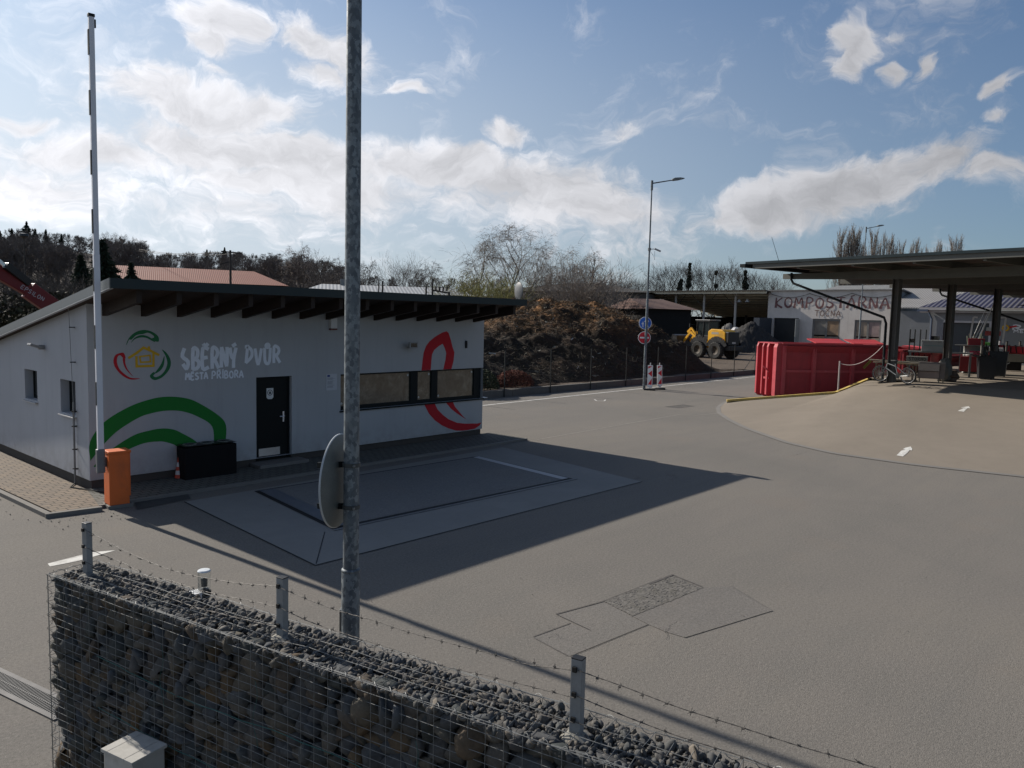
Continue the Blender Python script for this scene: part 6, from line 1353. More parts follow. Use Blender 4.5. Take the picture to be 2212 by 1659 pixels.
# ---------------------------------------------------------------- crane boom at the left edge behind the office
cr0, cr1 = at(-60, 545, 33), at(112, 672, 36)
cr = thing('loading_crane', 'red folded loading crane boom rising behind the office at the left edge', 'crane', (cr1.x, cr1.y, 0))
o_ = Vector((cr1.x, cr1.y, 0)); rdm = pm('crane_red', (.13,.008,.010), .45, .12, 1)
b = MB(); a0_, a1_ = at(-60,556,33)-o_, at(60,626,35)-o_; a2_ = at(120,668,36)-o_
b.bar(a0_, a1_, .36, .56); b.bar(a1_, a2_, .40, .78); b.build('boom', rdm, cr, bevel=.03)
b = MB(); b.bar(at(-60,513,33)-o_, at(14,577,34)-o_, .14, .14); b.build('piston_rod', pm('chrome_rod', (.5,.5,.52), .2, .05, metal=.8), cr)
b = MB(); b.bar(at(11,573,33.9)-o_, at(62,612,34.9)-o_, .30, .32); b.build('cylinder', pm('cylinder_black', (.01,.012,.012), .4, .1), cr, bevel=.02)
b = MB(); b.bar(a2_, Vector((.6,0,.9)), .5, .6); b.bar(Vector((.6,0,1.0)), Vector((.6,0,0)), .7, .8); b.build('column', rdm, cr)
dirb = (a1_-a0_).normalized(); upb = Vector((0,0,1))-dirb*dirb.z; upb.normalize(); nb_ = dirb.cross(upb); 
if nb_.dot(Vector((0,0,H))-at(30,600,34)) < 0: nb_ = -nb_
c0 = at(17,602,33.9)-o_+nb_*.30
sw_ = pm('silver_letters', (.33,.33,.35), .5, .1)
b = MB(); S0 = at(40,617.5,34.4)-o_; S0 = S0+nb_*.26
letters(b, 'EPSILON', 0, 1.15, -.11, .17, .03, lambda x, z, k: S0+dirb*x+upb*z+nb_*(.004*(k%5)), 3); b.build('lettering', sw_, cr, fixn=False)
# lamp, poles and wires on the left skyline
def pole(nm, lab, px, pbase, ptop, D, r=.12, cat='pole'):
    a = at(px, pbase, D); c = at(px, ptop, D); zb_ = -.05; s = thing(nm, lab, cat, (a.x,a.y,0)); b = MB(); b.cyl((0,0,-.1), r, c.z+.1, 10, r*.7); b.build('pole', pm('tarred_pole' if r > .1 else 'thin_pole', (.045,.04,.035), .8, .3), s); return s, c.z
s, zt_ = pole('yard_lamp', 'small dark lamp on a thin pole before the conifers at far left', 53, 560, 512, 70, .06, 'street lamp')
b = MB(); b.lathe([(0,zt_+.35),(.35,zt_+.28),(.42,zt_+.05),(.2,zt_-.1),(0,zt_-.1)], n=14); b.build('lamp_head', pm('lamp_dark', (.03,.035,.035), .5, .1), s, smooth='auto')
s, zt_ = pole('power_pole', 'dark power pole with crossarms and wires in front of the red roof', 498, 610, 541, 85, .16, 'power pole')
b = MB(); ar = Vector((math.cos(aaz),math.sin(aaz),0)); b.bar(-ar*1.0+Vector((0,0,zt_-.15)), ar*1.2+Vector((0,0,zt_-.3)), .14,.14); b.bar(-ar*1.2+Vector((0,0,zt_-1.6)), ar*.1+Vector((0,0,zt_-1.2)), .1,.1); b.build('crossarm', bpy.data.materials['tarred_pole'], s)
b = MB(); o1 = Vector((s.location.x,s.location.y,0))
for dx, dz in ((-.9,-.2),(.9,-.3)):
    a_ = o1+ar*dx+Vector((0,0,zt_+dz)); c_ = at(300, 540+dx*2, 105); b.tube([a_.lerp(c_, i/16)-o1+Vector((0,0,-1.6*(i/16)*(1-i/16))) for i in range(17)], .022, 4, False)
b.build('wire', bpy.data.materials['tarred_pole'], s)
for i, (px, tp) in enumerate(((932,607),(940,602),(957,608))):
    pass
s, zt_ = pole('switch_frame', 'black frame of posts and bars above the right end of the office roof', 934, 640, 602, 60, .10, 'power frame')
b = MB(); xs_ = at(970,640,60)-at(934,640,60); xs_.z = 0; b.cyl(xs_, .09, zt_-1.0, 10); b.cyl(xs_*-.38, .07, zt_-.6, 8); b.bar(Vector((0,0,zt_-.9)), xs_+Vector((0,0,zt_-1.1)), .12,.12); b.bar(Vector((0,0,zt_-1.7)), xs_+Vector((0,0,zt_-1.8)), .10,.10)
for k in range(4): b.cyl(xs_*(.2+k*.22)+Vector((0,0,zt_-.95)), .07, .35, 8)
b.build('frame', bpy.data.materials['tarred_pole'], s)
s, zt_ = pole('twin_pole', 'pair of slim dark poles above the office roof right of the mast', 818, 640, 607, 60, .07, 'pole'); b = MB(); b.cyl(ar*.3, .07, zt_, 8); b.build('pole', bpy.data.materials['thin_pole'], s)
# crash of plants: red tank
# ---------------------------------------------------------------- compost heap
hx0, hx1, hy0, hy1 = 16, 53, FY+.25, 52
nx_, ny_ = 340, 260
XX, YY = np.meshgrid(np.linspace(hx0, hx1, nx_), np.linspace(hy0, hy1, ny_))
def vnoise(x, y, sc, seed):
    rs = np.random.RandomState(seed); gsz = 128; gr_ = rs.rand(gsz, gsz); u = x/sc; v = y/sc; i = np.floor(u).astype(int); j = np.floor(v).astype(int); fu = u-i; fv = v-j
    fu = fu*fu*(3-2*fu); fv = fv*fv*(3-2*fv); q = lambda a, c: gr_[a % gsz, c % gsz]
    return (q(i,j)*(1-fu)+q(i+1,j)*fu)*(1-fv)+(q(i,j+1)*(1-fu)+q(i+1,j+1)*fu)*fv-.5
crest_px = [(1000,705),(1060,688),(1100,676),(1150,660),(1185,650),(1230,643),(1300,648),(1350,643),(1385,660),(1415,682),(1450,705),(1490,735),(1520,752),(1545,775),(1570,790)]
cx_l, cz_l = [], []
for px, py in crest_px:
    p = pY(px, py, 33.5); cx_l.append(p.x); cz_l.append(max(0, (p.z-GZ)*.93-.15))
crest = np.interp(XX, cx_l, cz_l, left=cz_l[0], right=0)
toe = 1.6*vnoise(XX, YY*0, 5, 3)
d = np.clip((YY-(hy0+.5+toe*.4))/7.8, 0, 1)
front = np.where(d < .55, (d/.55)**.85*.74, .74+(d-.55)/.45*.26)
bk_ = np.clip(1-(YY-36)/16, 0, 1)**.6
Zh = crest*front*bk_
xend = np.clip((50.5-XX)/4.5, 0, 1); Zh *= np.minimum(1, xend*1.3)
amp = np.clip(Zh/1.5, .1, 1)
Zh += amp*(1.5*vnoise(XX,YY,3.6,11)+.9*vnoise(XX,YY,1.5,12)+.5*vnoise(XX,YY,.6,13)+.28*vnoise(XX,YY,.26,14))*.75
Zh = np.maximum(Zh, -.1); Zh[0,:] = -.1
V = np.stack([XX.ravel(), YY.ravel(), GZ+Zh.ravel()], 1); ii = np.arange(nx_*ny_).reshape(ny_, nx_)
Fq = np.stack([ii[:-1,:-1].ravel(), ii[:-1,1:].ravel(), ii[1:,1:].ravel(), ii[1:,:-1].ravel()], 1)
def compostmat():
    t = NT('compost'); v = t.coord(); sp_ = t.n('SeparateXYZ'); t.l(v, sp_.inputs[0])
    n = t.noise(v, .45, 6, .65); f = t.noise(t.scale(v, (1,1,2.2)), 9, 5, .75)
    c = t.ramp(n, [(.32,(.020,.016,.012)),(.5,(.038,.027,.018)),(.68,(.075,.046,.028))])  # base darkened to paint in the shaded front; straw colour comes with height
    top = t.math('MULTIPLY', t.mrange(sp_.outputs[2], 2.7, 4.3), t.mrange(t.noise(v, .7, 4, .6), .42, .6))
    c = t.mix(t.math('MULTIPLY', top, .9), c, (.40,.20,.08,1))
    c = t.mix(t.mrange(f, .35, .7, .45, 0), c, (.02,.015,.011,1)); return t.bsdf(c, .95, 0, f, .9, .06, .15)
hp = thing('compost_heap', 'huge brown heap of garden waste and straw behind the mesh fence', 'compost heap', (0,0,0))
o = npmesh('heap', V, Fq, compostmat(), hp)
def strands(n, xr, yr, Lr, wr_, mt_, nm, zmin=0, zoff=(0,.12), par=hp, flat_=.5):
    vs = np.zeros((n*4, 3)); ffs = np.arange(n*4).reshape(n, 4)
    x = RN.uniform(*xr, n); y = RN.uniform(*yr, n); ix = np.clip(((x-hx0)/(hx1-hx0)*(nx_-1)).astype(int), 0, nx_-1); iy = np.clip(((y-hy0)/(hy1-hy0)*(ny_-1)).astype(int), 0, ny_-1)
    z = GZ+Zh[iy, ix]; ok = z > GZ+.05+zmin; x, y, z = x[ok], y[ok], z[ok]; n = len(x)
    dirs = RN.normal(size=(n,3))*np.array([1,1,flat_]); dirs /= np.linalg.norm(dirs, axis=1)[:,None]; L = RN.uniform(*Lr, n)[:,None]; w_ = RN.uniform(*wr_, n)[:,None]
    sd_ = np.cross(dirs, RN.normal(size=(n,3))); sd_ /= np.linalg.norm(sd_, axis=1)[:,None]
    c = np.stack([x,y,z+RN.uniform(*zoff, n)], 1); q = np.stack([c-dirs*L/2-sd_*w_/2, c-dirs*L/2+sd_*w_/2, c+dirs*L/2+sd_*w_/2, c+dirs*L/2-sd_*w_/2], 1)
    a = np.repeat(RN.rand(n), 4)
    return npmesh(nm, q.reshape(-1,3), np.arange(n*4).reshape(n,4), mt_, par, a)
def strandmat(name, cols):
    t = NT(name); a = t.n('Attribute', attribute_name='rnd').outputs['Fac']; c = t.ramp(a, [(i/(len(cols)-1), c) for i, c in enumerate(cols)]); return t.bsdf(c, .85, spec=.2)
s1_ = strandmat('straw', [(.10,.06,.035),(.20,.12,.06),(.07,.05,.035),(.28,.18,.09),(.12,.075,.05)]); s2_ = strandmat('twigs_dark', [(.022,.018,.014),(.04,.032,.022),(.08,.07,.05),(.02,.02,.017)])
strands(26000, (16,48), (27,48), (.15,.55), (.012,.035), s1_, 'straw', 2.3)['kind'] = 'stuff'
strands(22000, (16,48), (hy0,40), (.12,.6), (.012,.03), s2_, 'twigs')['kind'] = 'stuff'
strands(220, (16,48), (hy0,38), (.15,.4), (.03,.09), strandmat('pale_bits', [(.3,.3,.27),(.4,.38,.33),(.2,.19,.16)]), 'pale_litter')['kind'] = 'stuff'
p = pY(1170, 835, FY+1.2)
# reddish leaf pile and ivy at the foot
def pile(nm, lab, cat, c, rx_, ry_, hz, n, mt_, sz):
    s = thing(nm, lab, cat, (c[0], c[1], GZ)); u = RN.normal(size=(n,3)); u /= np.linalg.norm(u, axis=1)[:,None]; u[:,2] = abs(u[:,2]); u *= RN.uniform(.85,1.05,n)[:,None]
    cc_ = u*np.array([rx_, ry_, hz]); a_ = RN.normal(size=(n,3)); a_ /= np.linalg.norm(a_,axis=1)[:,None]; b_ = np.cross(a_, RN.normal(size=(n,3))); b_ /= np.linalg.norm(b_,axis=1)[:,None]; k = RN.uniform(.5,1,n)[:,None]*sz
    q = np.stack([cc_-a_*k, cc_+b_*k*.6, cc_+a_*k, cc_-b_*k*.6], 1)
    npmesh('leaves', q.reshape(-1,3), np.arange(n*4).reshape(n,4), mt_, s, np.repeat(RN.rand(n),4)); return s
pile('leaf_pile', 'small reddish brown pile of cuttings at the foot of the compost heap', 'leaf pile', (28.0, FY+1.1), 1.25, .7, .75, 5000, strandmat('red_leaves', [(.12,.045,.03),(.19,.075,.05),(.08,.03,.025)]), .05)
pile('ivy_bush', 'low glossy green bush beside the office corner at the foot of the heap', 'bush', (25.3, FY+1.0), 1.3, .7, .95, 3500, strandmat('glossy_leaves', [(.03,.04,.02),(.07,.08,.05),(.02,.03,.015)]), .06)
gp = g(1512, 752, GZ+.3)
pile('dry_grass_tuft', 'pale dry grass tuft on the tip of the heap in front of the loader', 'grass tuft', (46.6, FY+4.6), .9, .8, .9, 1200, strandmat('dry_grass', [(.30,.19,.10),(.40,.26,.14),(.2,.13,.07)]), .12)
# ---------------------------------------------------------------- trees
def ribbons(segs, k=1):
    """segs: list of (p, q, r0, r1) -> three sided tubes"""
    n = len(segs); P_ = np.array([s[0] for s in segs]); Q_ = np.array([s[1] for s in segs]); r0 = np.array([s[2] for s in segs])[:,None]; r1 = np.array([s[3] for s in segs])[:,None]
    d = Q_-P_; d /= np.maximum(1e-6, np.linalg.norm(d, axis=1))[:,None]; a = np.cross(d, np.where(abs(d[:,2:3]) < .9, [[0,0,1.]], [[1.,0,0]])); a /= np.linalg.norm(a, axis=1)[:,None]; c = np.cross(d, a)
    vs = []
    for (pp, rr) in ((P_, r0),(Q_, r1)):
        for j in range(3):
            t_ = 2*math.pi*j/3; vs.append(pp+(a*math.cos(t_)+c*math.sin(t_))*rr)
    V = np.stack(vs, 1).reshape(-1,3); b_ = np.arange(n)[:,None]*6
    F = np.concatenate([b_+np.array([[j,(j+1)%3,3+(j+1)%3,3+j]]) for j in range(3)])
    return V, F
def flats(segs, rs):
    n = len(segs); P_ = np.array([s[0] for s in segs]); Q_ = np.array([s[1] for s in segs]); r0 = np.array([s[2] for s in segs])[:,None]
    d = Q_-P_; a = np.cross(d, rs.normal(size=(n,3))); a /= np.maximum(1e-6, np.linalg.norm(a, axis=1))[:,None]
    return np.stack([P_-a*r0, P_+a*r0, Q_+a*r0*.5, Q_-a*r0*.5], 1).reshape(-1,3), np.arange(n*4).reshape(n,4)
def bare(seed, Ht=14, kind='round', nl=26, tw=10, twl=1.0, twr=.012, spread=.42, dn_=(2,3,2)):
    rs = np.random.RandomState(seed); limbs, twigs = [], []
    def branch(p, d, L, r, lvl, droop):
        n = 4 if lvl < 2 else 3; p = np.array(p, float); d = np.array(d, float)
        for i in range(n):
            d = d+rs.normal(size=3)*(.045 if lvl == 0 else .085)+np.array([0,0,droop]); d /= np.linalg.norm(d); q = p+d*L/n; r2 = r*(1-(i+1)/n*.75)
            (limbs if lvl < 2 else twigs).append((p.copy(), q.copy(), max(r*(1-i/n*.75), twr), max(r2, twr*.8)))
            if lvl < 3 and (i > 0 or lvl == 2):
                k = {0:dn_[0],1:dn_[1],2:dn_[2]}[lvl]
                for _ in range(k):
                    ax_ = rs.normal(size=3); ax_ -= d*ax_.dot(d); ax_ /= np.linalg.norm(ax_); an = rs.uniform(.4,.9) if kind != 'poplar' else rs.uniform(.15,.4)
                    nd = d*math.cos(an)+ax_*math.sin(an)
                    if kind == 'round': nd[2] += .25
                    if kind == 'poplar': nd[2] += .6
                    nd /= np.linalg.norm(nd); branch(q, nd, L*rs.uniform(.38,.62), r2*.55, lvl+1, (-.30 if kind == 'birch' and lvl >= 1 else .05))
            p = q
    th = Ht*(.22 if kind != 'poplar' else .08)
    nn = 8; p = np.zeros(3); tr = Ht*.017
    pts = [np.array([rs.normal()*.06*i, rs.normal()*.06*i, Ht*.93*i/nn]) for i in range(nn+1)]
    for i in range(nn): limbs.append((pts[i], pts[i+1], tr*(1-i/nn*.85), tr*(1-(i+1)/nn*.85)))
    for k in range(nl):
        u = (k+.5)/nl; z = th+(Ht*.90-th)*u; a = k*2.4+rs.normal()*.4; base = pts[min(nn-1, int(z/(Ht*.93)*nn))].copy(); base[2] = z
        if kind == 'poplar': L = Ht*.30*(1-u*.55); d = (math.cos(a)*.28, math.sin(a)*.28, 1)
        elif kind == 'birch': L = Ht*spread*(1.05-u*.75); d = (math.cos(a)*.75, math.sin(a)*.75, .95)
        else: L = Ht*spread*(math.sin(math.pi*min(1,(.18+u*.82)))*.8+.25); d = (math.cos(a), math.sin(a), .65+u*.9)
        dd = np.array(d); dd /= np.linalg.norm(dd); branch(base, dd, L, tr*.42*(1-u*.6), 1 if kind == 'poplar' else 0 if (k % 3 == 0 and nl < 20) else 1, .03)
    return limbs, twigs
def barkmat(name, c): return pm(name, c, .95, .3, 3, bump=.4, bd=.02, spec=.1)
barkA, barkB, barkBi = barkmat('grey_bark', (.10,.088,.078)), barkmat('twig_bark', (.14,.12,.105)), barkmat('birch_bark', (.20,.185,.17))
barkD = barkmat('dark_bark', (.07,.06,.052)); twP = barkmat('pale_twigs', (.26,.225,.19)); twW = barkmat('willow_twigs', (.24,.23,.09))
PROTO = {}
def proto(key, **k):
    limbs, twigs = bare(**k); rs = np.random.RandomState(1)
    V, F = ribbons(limbs); V2, F2 = flats(twigs, rs); zm_ = max(np.percentile(V2[:,2], 98.5), Ht_*.93 if (Ht_ := k.get('Ht',14)) else 0); kq = k.get('Ht',14)/zm_; V = V*kq; V2 = V2*kq; PROTO[key] = (V, F, V2, F2, k.get('Ht', 14)); return len(F)+len(F2)
used = {}
def tree(key, px, ytop, D, zg, lab, grp, mt1=None, mt2=None, wide=1., cat='tree', nm='bare_tree', rz=None):
    """tree whose top reaches row ytop of the photo grid at depth D"""
    V, F, V2, F2, Ht = PROTO[key]; a = at(px, 640, D); top = at(px, ytop, D).z; sc = (top-zg)/Ht
    s = thing(nm, lab, cat, (a.x, a.y, zg), random.uniform(0,6.28) if rz is None else rz, grp); s.scale = (sc*wide, sc*wide, sc)
    for part, (vv, ff, mt_) in {'trunk': (V,F,mt1 or barkA), 'crown': (V2,F2,mt2 or barkB)}.items():
        kk = (key, part, mt_.name)
        if kk in used:
            o = bpy.data.objects.new(part, used[kk]); C.collection.objects.link(o); o.parent = s
        else: o = npmesh(part, vv, ff, mt_, s); used[kk] = o.data
    return s
proto('r1', seed=1, Ht=14, kind='round', nl=22, tw=9, twr=.017, spread=.36, dn_=(2,2,2)); proto('r2', seed=2, Ht=14, kind='round', nl=18, tw=9, twr=.017, spread=.32, dn_=(2,2,2)); proto('r3', seed=5, Ht=14, kind='round', nl=26, tw=9, twr=.02, spread=.5)
proto('b1', seed=3, Ht=14, kind='birch', nl=18, tw=12, twr=.011, spread=.50, dn_=(3,3,3)); proto('b2', seed=8, Ht=14, kind='birch', nl=22, tw=9, twr=.02, spread=.36)
proto('p1', seed=4, Ht=16, kind='poplar', nl=46, tw=6, twr=.022, dn_=(2,3,2)); proto('p2', seed=9, Ht=16, kind='poplar', nl=40, tw=6, twr=.022, dn_=(2,3,2))
proto('s1', seed=6, Ht=6, kind='round', nl=26, tw=9, twr=.012, spread=.6)
# big birch behind the heap
tree('b1', 1106, 490, 76, GZ, 'large weeping birch with a bare crown, the tallest tree behind the heap', None, barkBi, twP, 1.12)
tree('b2', 1042, 522, 80, GZ, 'slimmer bare birch left of the large weeping birch', None, barkBi, twP, .8)
for i, (px, yt, D, lab, wd, kk) in enumerate(((1030,590,70,'yellow green willow bush left of the large birch',1.5,'s1'),(1072,606,72,'low olive willow bush at the foot of the large birch',1.4,'s1'))):
    tree(kk, px, yt, D, GZ, lab, None, twW, twW, wd, 'bush', 'willow_bush')
for i, (px, yt, D, lab, wd, kk) in enumerate(((1172,572,86,'rounded bare bush just right of the large birch',1.2,'s1'),(1205,566,88,'spiky bare shrub behind the left part of the heap',1.0,'s1'),(1238,562,88,'bare multi stemmed tree behind the brown heap crest',.9,'r2'),(1278,546,86,'tall bare tree with a slim spire behind the heap',.95,'b2'),(1302,578,88,'round bare tree right of the slim spire tree',1.15,'s1'),(1258,588,84,'low grey bush between the trees behind the heap',1.2,'s1'))):
    tree(kk, px, yt, D, GZ, lab, 'bare trees behind the heap', barkA, twP, wd)
# trees behind the pale roof, seen over the office
for (px, yt, D, lab, kk, wd) in ((735,560,110,'bare tree just left of the mast','b2',1.),(765,566,112,'bare tree half hidden by the mast','b2',1.),(800,565,108,'upright bare tree right of the mast','b2',.9),(868,560,104,'broad bare tree, widest of the row over the pale roof','r3',.9),(893,575,106,'bare tree right beside the broad one over the pale roof','r2',.9),(935,570,108,'loose bare birch by the black frame','b2',1.),(650,534,120,'tall pale birch at the end of the dark wood','b2',1.1),(690,556,118,'bare tree closing the dark wood on the right','r2',1.1)):
    tree(kk, px, yt, D, 0, lab, 'bare trees along the skyline', barkA, barkB if px != 650 else twP, wd)
# row behind the shed and hall, with dark mistletoe and ivy
barkRow = barkmat('dark_twigs', (.105,.095,.09))
row = [(1338,602,'r3'),(1358,604,'r2'),(1382,596,'r3'),(1408,606,'r2'),(1432,580,'r2'),(1452,570,'r1'),(1474,572,'r2'),(1494,568,'r1'),(1518,582,'r2'),(1540,576,'r1'),(1562,570,'r2'),(1584,580,'r1'),(1606,584,'r2'),(1632,588,'r2'),(1654,598,'r1'),(1680,600,'r3'),(1330,612,'r1')]
pos = ['leftmost','second from the left','third from the left','fourth from the left','fifth from the left','sixth from the left','seventh from the left','eighth from the left','ninth from the left','tenth from the left','eleventh from the left','twelfth from the left','thirteenth from the left','fourteenth from the left','fifteenth from the left','sixteenth from the left','low one before the leftmost']
rowt = []
for i, (px, yt, kk) in enumerate(row):
    rowt.append(tree(kk, px, yt, 175, 0, 'bare tree in the row behind the open shed, '+pos[i], 'row of bare trees behind the shed', barkD, barkRow, .95))
ivym = strandmat('ivy_dark', [(.03,.036,.026),(.05,.055,.04),(.035,.04,.03)])
def clump(par, c, r, n, nm, sz, mt_=None):
    u = RN.normal(size=(n,3)); u /= np.linalg.norm(u, axis=1)[:,None]; cc_ = u*RN.uniform(.5,1.05,n)[:,None]*np.array(r)+np.array(c)
    a_ = RN.normal(size=(n,3)); a_ /= np.linalg.norm(a_,axis=1)[:,None]; b_ = np.cross(a_, RN.normal(size=(n,3))); b_ /= np.linalg.norm(b_,axis=1)[:,None]
    q = np.stack([cc_-a_*sz, cc_-b_*sz, cc_+a_*sz, cc_+b_*sz], 1); return npmesh(nm, q.reshape(-1,3), np.arange(n*4).reshape(n,4), mt_ or ivym, par, np.repeat(RN.rand(n),4))
def mist(px, ys, D, lab, widths):
    a = at(px, 640, D); s = thing('ivy_tree', lab, 'tree', (a.x,a.y,0)); zt_ = at(px, ys[0], D).z; b = MB(); b.cyl((0,0,0), .3, zt_, 8, .08); b.build('trunk', barkD, s)
    for y, w_ in zip(ys, widths): z = at(px, y, D).z; r_ = w_/F0*D; clump(s, (random.uniform(-.8,.8)*r_,0,z), (r_*.85,r_*.85,r_*.95), int(110*max(1,w_/4)), 'ivy_clump', .22+.03*r_)
mist(1487, [571,576,583,590,598,606,616], 172, 'dark ivy covered tree with balls of mistletoe to its top', [2.5,3,3,3,4,5.5,7])
mist(1469, [607,614,622], 172, 'low dark ivy covered trunk left of the mistletoe tree', [4,6,7])
mist(1608, [588,594,602,610,618], 172, 'dark ivy covered tree right in the row behind the shed', [4,3,4,5.5,8])
mist(1545, [588,592,618], 172, 'thin tree with two mistletoe balls and ivy at its foot', [3,2,5])
# poplars on the right
for i, (px, yt, D, kk, wd, lab) in enumerate(((1812,503,150,'p1',.72,'leftmost tall poplar of the thick group beside the far lamp'),(1826,499,150,'p2',.72,'tallest poplar of the thick group beside the far lamp'),(1841,500,150,'p1',.72,'third tall poplar of the thick group beside the far lamp'),(1851,515,150,'p2',.6,'short poplar hugging the left side of the far lamp'),
   (1866,535,170,'p2',.6,'small poplar between the far lamp and the next tall one'),(1880,503,160,'p1',.62,'slim tall poplar just right of the far lamp'),(1899,512,160,'p2',.5,'narrow poplar right of the slim tall one'),(1914,518,165,'p1',.55,'poplar in the middle of the right hand row'),(1927,518,165,'p2',.55,'poplar right of the middle one'),(1941,528,170,'p1',.5,'lower poplar ending the middle group'),
   (1963,530,185,'p2',.55,'small poplar left of the gap over the canopy'),(1976,523,185,'p1',.5,'pointed poplar in the gap over the canopy'),(2000,540,195,'p2',.5,'tiny poplar over the canopy edge'),(2012,536,195,'p2',.5,'small poplar before the last group'),(2022,527,195,'p1',.5,'narrow poplar before the last group'),(2050,518,185,'p1',.6,'left poplar of the last pair over the canopy'),(2061,520,185,'p2',.6,'right poplar of the last pair over the canopy'))):
    tree(kk, px, yt, D, 0, lab, 'narrow poplars on the skyline', barkA, twP, wd)
# conifers
def conifer(px, yt, D, zg, lab, wd=.26, n=9000, seed=1, grp=None, cat='conifer', nm='conifer', ragged=.25):
    a = at(px, 640, D); top = at(px, yt, D).z; Hh = top-zg; s = thing(nm, lab, cat, (a.x,a.y,zg), 0, grp)
    b = MB(); b.cyl((0,0,0), .22, Hh*.97, 8, .03); b.build('trunk', barkD, s); rs = np.random.RandomState(seed)
    u = rs.rand(n)**.75; z = Hh*(1-u*.93); wsh = wd*Hh*u*(1+ragged*np.sin(z*5.5/Hh*4+rs.rand()*6)+.25*np.sin(z*13)); th = rs.rand(n)*6.28; bl = 1+.35*np.sin(th*3+z*1.3)+.2*np.sin(th*7-z*2.1)
    r = wsh*bl*np.sqrt(rs.uniform(.2,1,n)); c = np.stack([r*np.cos(th), r*np.sin(th), z-r*.28], 1); out = np.stack([np.cos(th), np.sin(th), -.35+0*th], 1)+rs.normal(size=(n,3))*.3
    out /= np.linalg.norm(out,axis=1)[:,None]; sdv = np.cross(out, rs.normal(size=(n,3))); sdv /= np.linalg.norm(sdv,axis=1)[:,None]; L = Hh*.035*rs.uniform(.6,1.4,n)[:,None]
    q = np.stack([c-out*L, c+sdv*L*.22, c+out*L, c-sdv*L*.22], 1); npmesh('crown', q.reshape(-1,3), np.arange(n*4).reshape(n,4), needle, s, np.repeat(rs.rand(n),4)); return s
needle = strandmat('needles', [(.022,.035,.022),(.038,.052,.030),(.028,.042,.028),(.045,.055,.035)])
def pine(px, yt, D, zg, lab, wd, seed):
    a = at(px, 640, D); top = at(px, yt, D).z; Hh = top-zg; s = thing('pine_tree', lab, 'pine', (a.x,a.y,zg), 0, 'pines on the hilltop'); rs = np.random.RandomState(seed)
    b = MB(); b.tube([(0,0,0),(.2,.1,Hh*.5),(0,0,Hh*.95)], [.25,.18,.05], 6); b.build('trunk', barkD, s); qs = []
    for k in range(int(50+wd*130)):
        u = rs.rand()**1.1; z = Hh*(.98-u*.75); r_ = wd*Hh*.5*(.10+u*1.0)*rs.uniform(.2,1.1); th = rs.rand()*6.28; c0 = np.array([r_*math.cos(th), r_*math.sin(th), z]); m_ = 70; sz = Hh*.026*rs.uniform(.6,1.6)
        cc_ = c0+rs.normal(size=(m_,3))*np.array([sz*1.1,sz*1.1,sz*.45]); a_ = rs.normal(size=(m_,3)); a_ /= np.linalg.norm(a_,axis=1)[:,None]; b_ = np.cross(a_, rs.normal(size=(m_,3))); b_ /= np.linalg.norm(b_,axis=1)[:,None]; qs.append(np.stack([cc_-a_*.22, cc_-b_*.09, cc_+a_*.22, cc_+b_*.09], 1).reshape(-1,3))
    q = np.concatenate(qs); npmesh('crown', q, np.arange(len(q)).reshape(-1,4), needle, s, np.repeat(rs.rand(len(q)//4),4)); return s
conifer(224, 520, 60, 0, 'tall dark spruce just right of the raised barrier boom', .26, 9000, 3)
conifer(176, 552, 62, 0, 'dark spruce left of the raised barrier boom', .25, 7000, 4)
conifer(284, 568, 66, 0, 'small spruce top in front of the red roof', .28, 4000, 5)
# wooded hill on the left: terrain, then the wood as one mass with single trees along its edge
hxs = np.linspace(-260, 1250, 90); sky_y = lambda px: np.interp(px, [-260,0,60,110,200,320,330,450,640,710,760,900,1250], [500,520,515,525,535,545,575,568,572,592,612,625,640])
rows = [(118,.0),(128,.35),(140,.62),(155,.85),(175,1.0),(230,1.05),(330,.6)]
V = []; 
for D, k in rows:
    for px in hxs:
        a = at(px, 640, D); zt_ = at(px, float(sky_y(px)), 160).z; V.append((a.x, a.y, -.3+max(.2, zt_*k)))
nn = len(hxs); ii = np.arange(len(V)).reshape(len(rows), nn); Fh = np.stack([ii[:-1,:-1].ravel(), ii[:-1,1:].ravel(), ii[1:,1:].ravel(), ii[1:,:-1].ravel()], 1)
hl = npmesh('hill', np.array(V), Fh, pm('wood_floor', (.085,.07,.06), .95, .4, .12, bump=.5, bd=.3, fine=3)); hl['kind'] = 'structure'
hh = lambda px, D: max(0, at(px, float(sky_y(px)), 160).z*np.interp(D, [r[0] for r in rows], [r[1] for r in rows]))
vs, fs, n, vs2, fs2, n2 = [], [], 0, [], [], 0
def addto(key, px, D, Ht, wide, rz, kind):
    global n, n2
    V1, F1, V2, F2, H0 = PROTO[key]; a = at(px, 640, D); zg = hh(px, D)-.3; sc = Ht/H0; cz, sz = math.cos(rz), math.sin(rz); Rm = np.array([[cz,-sz,0],[sz,cz,0],[0,0,1]])
    for Vx, Fx in ((V1,F1),(V2,F2)):
        vs.append((Vx*np.array([sc*wide,sc*wide,sc]))@Rm.T+np.array([a.x,a.y,zg])); fs.append(Fx+n); n += len(Vx)
proto('f1', seed=21, Ht=14, kind='round', nl=13, tw=6, twr=.035, spread=.36); proto('f2', seed=22, Ht=14, kind='birch', nl=14, tw=6, twr=.035, spread=.34); proto('f3', seed=23, Ht=14, kind='round', nl=16, tw=6, twr=.035, spread=.3)
top_y = lambda px: np.interp(px, [-260,0,40,70,110,150,200,260,305,320,335,400,450,480,560,620,660,700,720,760,900,1250], [478,498,497,497,508,512,508,505,512,525,548,540,545,535,540,545,540,560,575,592,600,605])
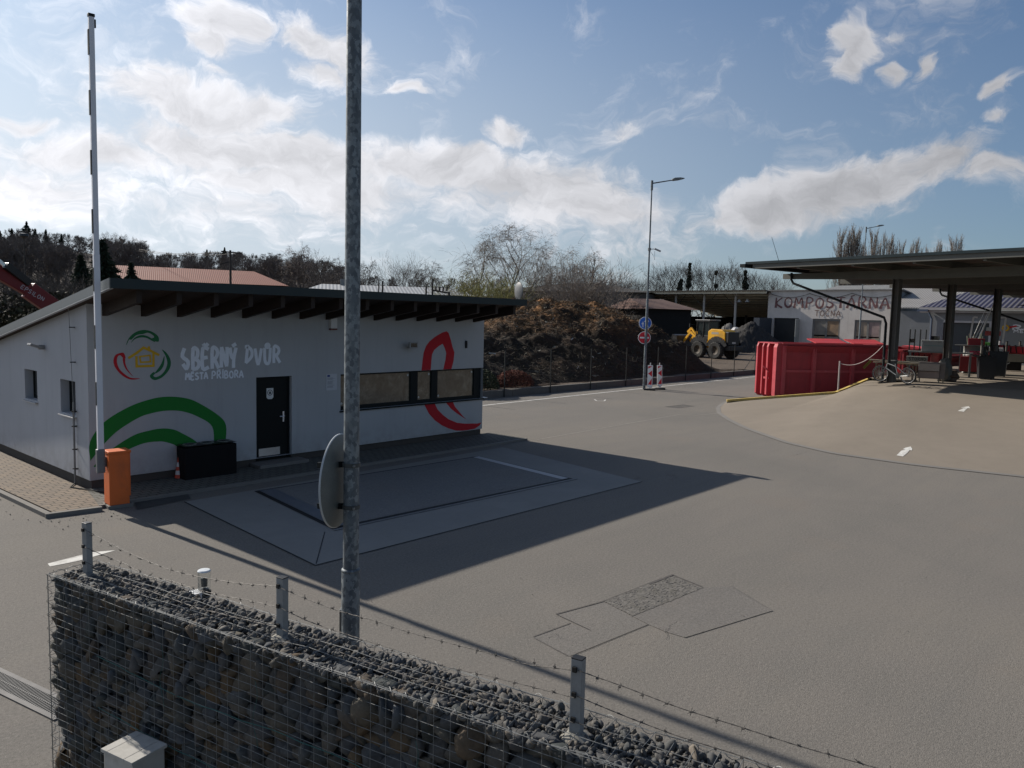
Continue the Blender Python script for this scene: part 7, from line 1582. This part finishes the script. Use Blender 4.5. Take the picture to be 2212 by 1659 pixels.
for k in range(330):
    px = random.uniform(-240, 760) if k < 290 else random.uniform(740, 1100); D = random.uniform(119, 172)
    want = at(px, float(top_y(px))+random.uniform(0, 14)+(172-D)*.25, D).z; Ht = min(15, max(4, want-hh(px,D)))
    addto(random.choice(('f1','f2','f3')), px, D, Ht, random.uniform(.8,1.1), random.uniform(0,6.28), 0)
wood_ = npmesh('bare_wood', np.concatenate(vs), np.concatenate(fs), barkmat('wood_twigs', (.135,.12,.11)))
tag(wood_, 'grey brown bare wood covering the low hill on the left', 'woodland', kind='stuff')
for i, (px, yt, w_, lab) in enumerate(((5,497,.28,'dark pine top at the left edge of the picture'),(30,492,.26,'thin pine top right of the one at the edge'),(62,477,.45,'broadest dark pine on the hilltop at far left'),(80,492,.35,'dark pine leaning on the broadest pine'),(103,494,.25,'narrow pine right of the broad dark pines'),(136,503,.25,'small pine before the bare birches'),(448,537,.3,'spiky larch rising from the wood over the red roof'),(486,532,.35,'ragged pine next to the power pole'))):
    c_ = conifer(px, yt+3, 158, hh(px,158)-.3, lab, w_*.8, 4500, 40+i, 'pines on the hilltop', 'pine', 'pine_tree', .55)
for i, (px, yt) in enumerate(((210,502),(232,503),(252,505),(272,508),(292,514),(306,520))):
    tree('b2', px, yt, 150, hh(px,150)-.3, 'pale birch on the hill edge, '+['first','second','third','fourth','fifth','last'][i]+' right of the boom', 'pale birches on the hill edge', barkBi, twP, .8)
# undergrowth behind the office, left
for (px, D, lab, sc_) in ((60,52,'tangle of dark bushes behind the office roof at left',1.0),(120,56,'olive bushes right of the crane behind the office roof',1.1),(160,50,'low brush beside the spruces',.9)):
    a = at(px, 640, D); s = thing('bush', lab, 'bush', (a.x,a.y,0)); zt_ = at(px, 628, D).z
    clump(s, (0,0,zt_*.45), (4*sc_,2.5,zt_*.55), 3500, 'leaves', .12, strandmat('bush_leaf', [(.03,.03,.018),(.05,.05,.025),(.025,.024,.018)]) if 'bush_leaf' not in bpy.data.materials else bpy.data.materials['bush_leaf'])
    V1, F1 = PROTO['s1'][2], PROTO['s1'][3]; o = npmesh('twigs', V1*np.array([1.2,1.2,zt_/6*1.2]), F1, barkA, s)
# ---------------------------------------------------------------- grit and small bits on the asphalt
n = 520; pts = []
for _ in range(n):
    r_ = random.random()
    if r_ < .35: p = (random.uniform(4.2,5.4), random.uniform(13.6,14.5)) if random.random() < .5 else (random.uniform(2.6,4.3), random.uniform(14.2,17))
    elif r_ < .55: p = (random.uniform(17,52), FY-.25+random.gauss(0,.12))
    elif r_ < .65: q = g(random.uniform(1560,1650), random.uniform(850,862)); p = (q.x, q.y)
    else: p = (random.uniform(2.5,22), random.uniform(2,13))
    pts.append((np.array([p[0], p[1], .012]), random.uniform(.003,.008) if r_ >= .06 else random.uniform(.008,.016), True))
o = scatter(IV2, IF2, pr1, pts, 'grit', stonemat('grit_stone', [(.10,.09,.08),(.18,.165,.15),(.22,.20,.18),(.07,.065,.06)]), None); o['kind'] = 'stuff'; o['label'] = 'scattered grit and crumbs lying on the asphalt'; o['category'] = 'grit'
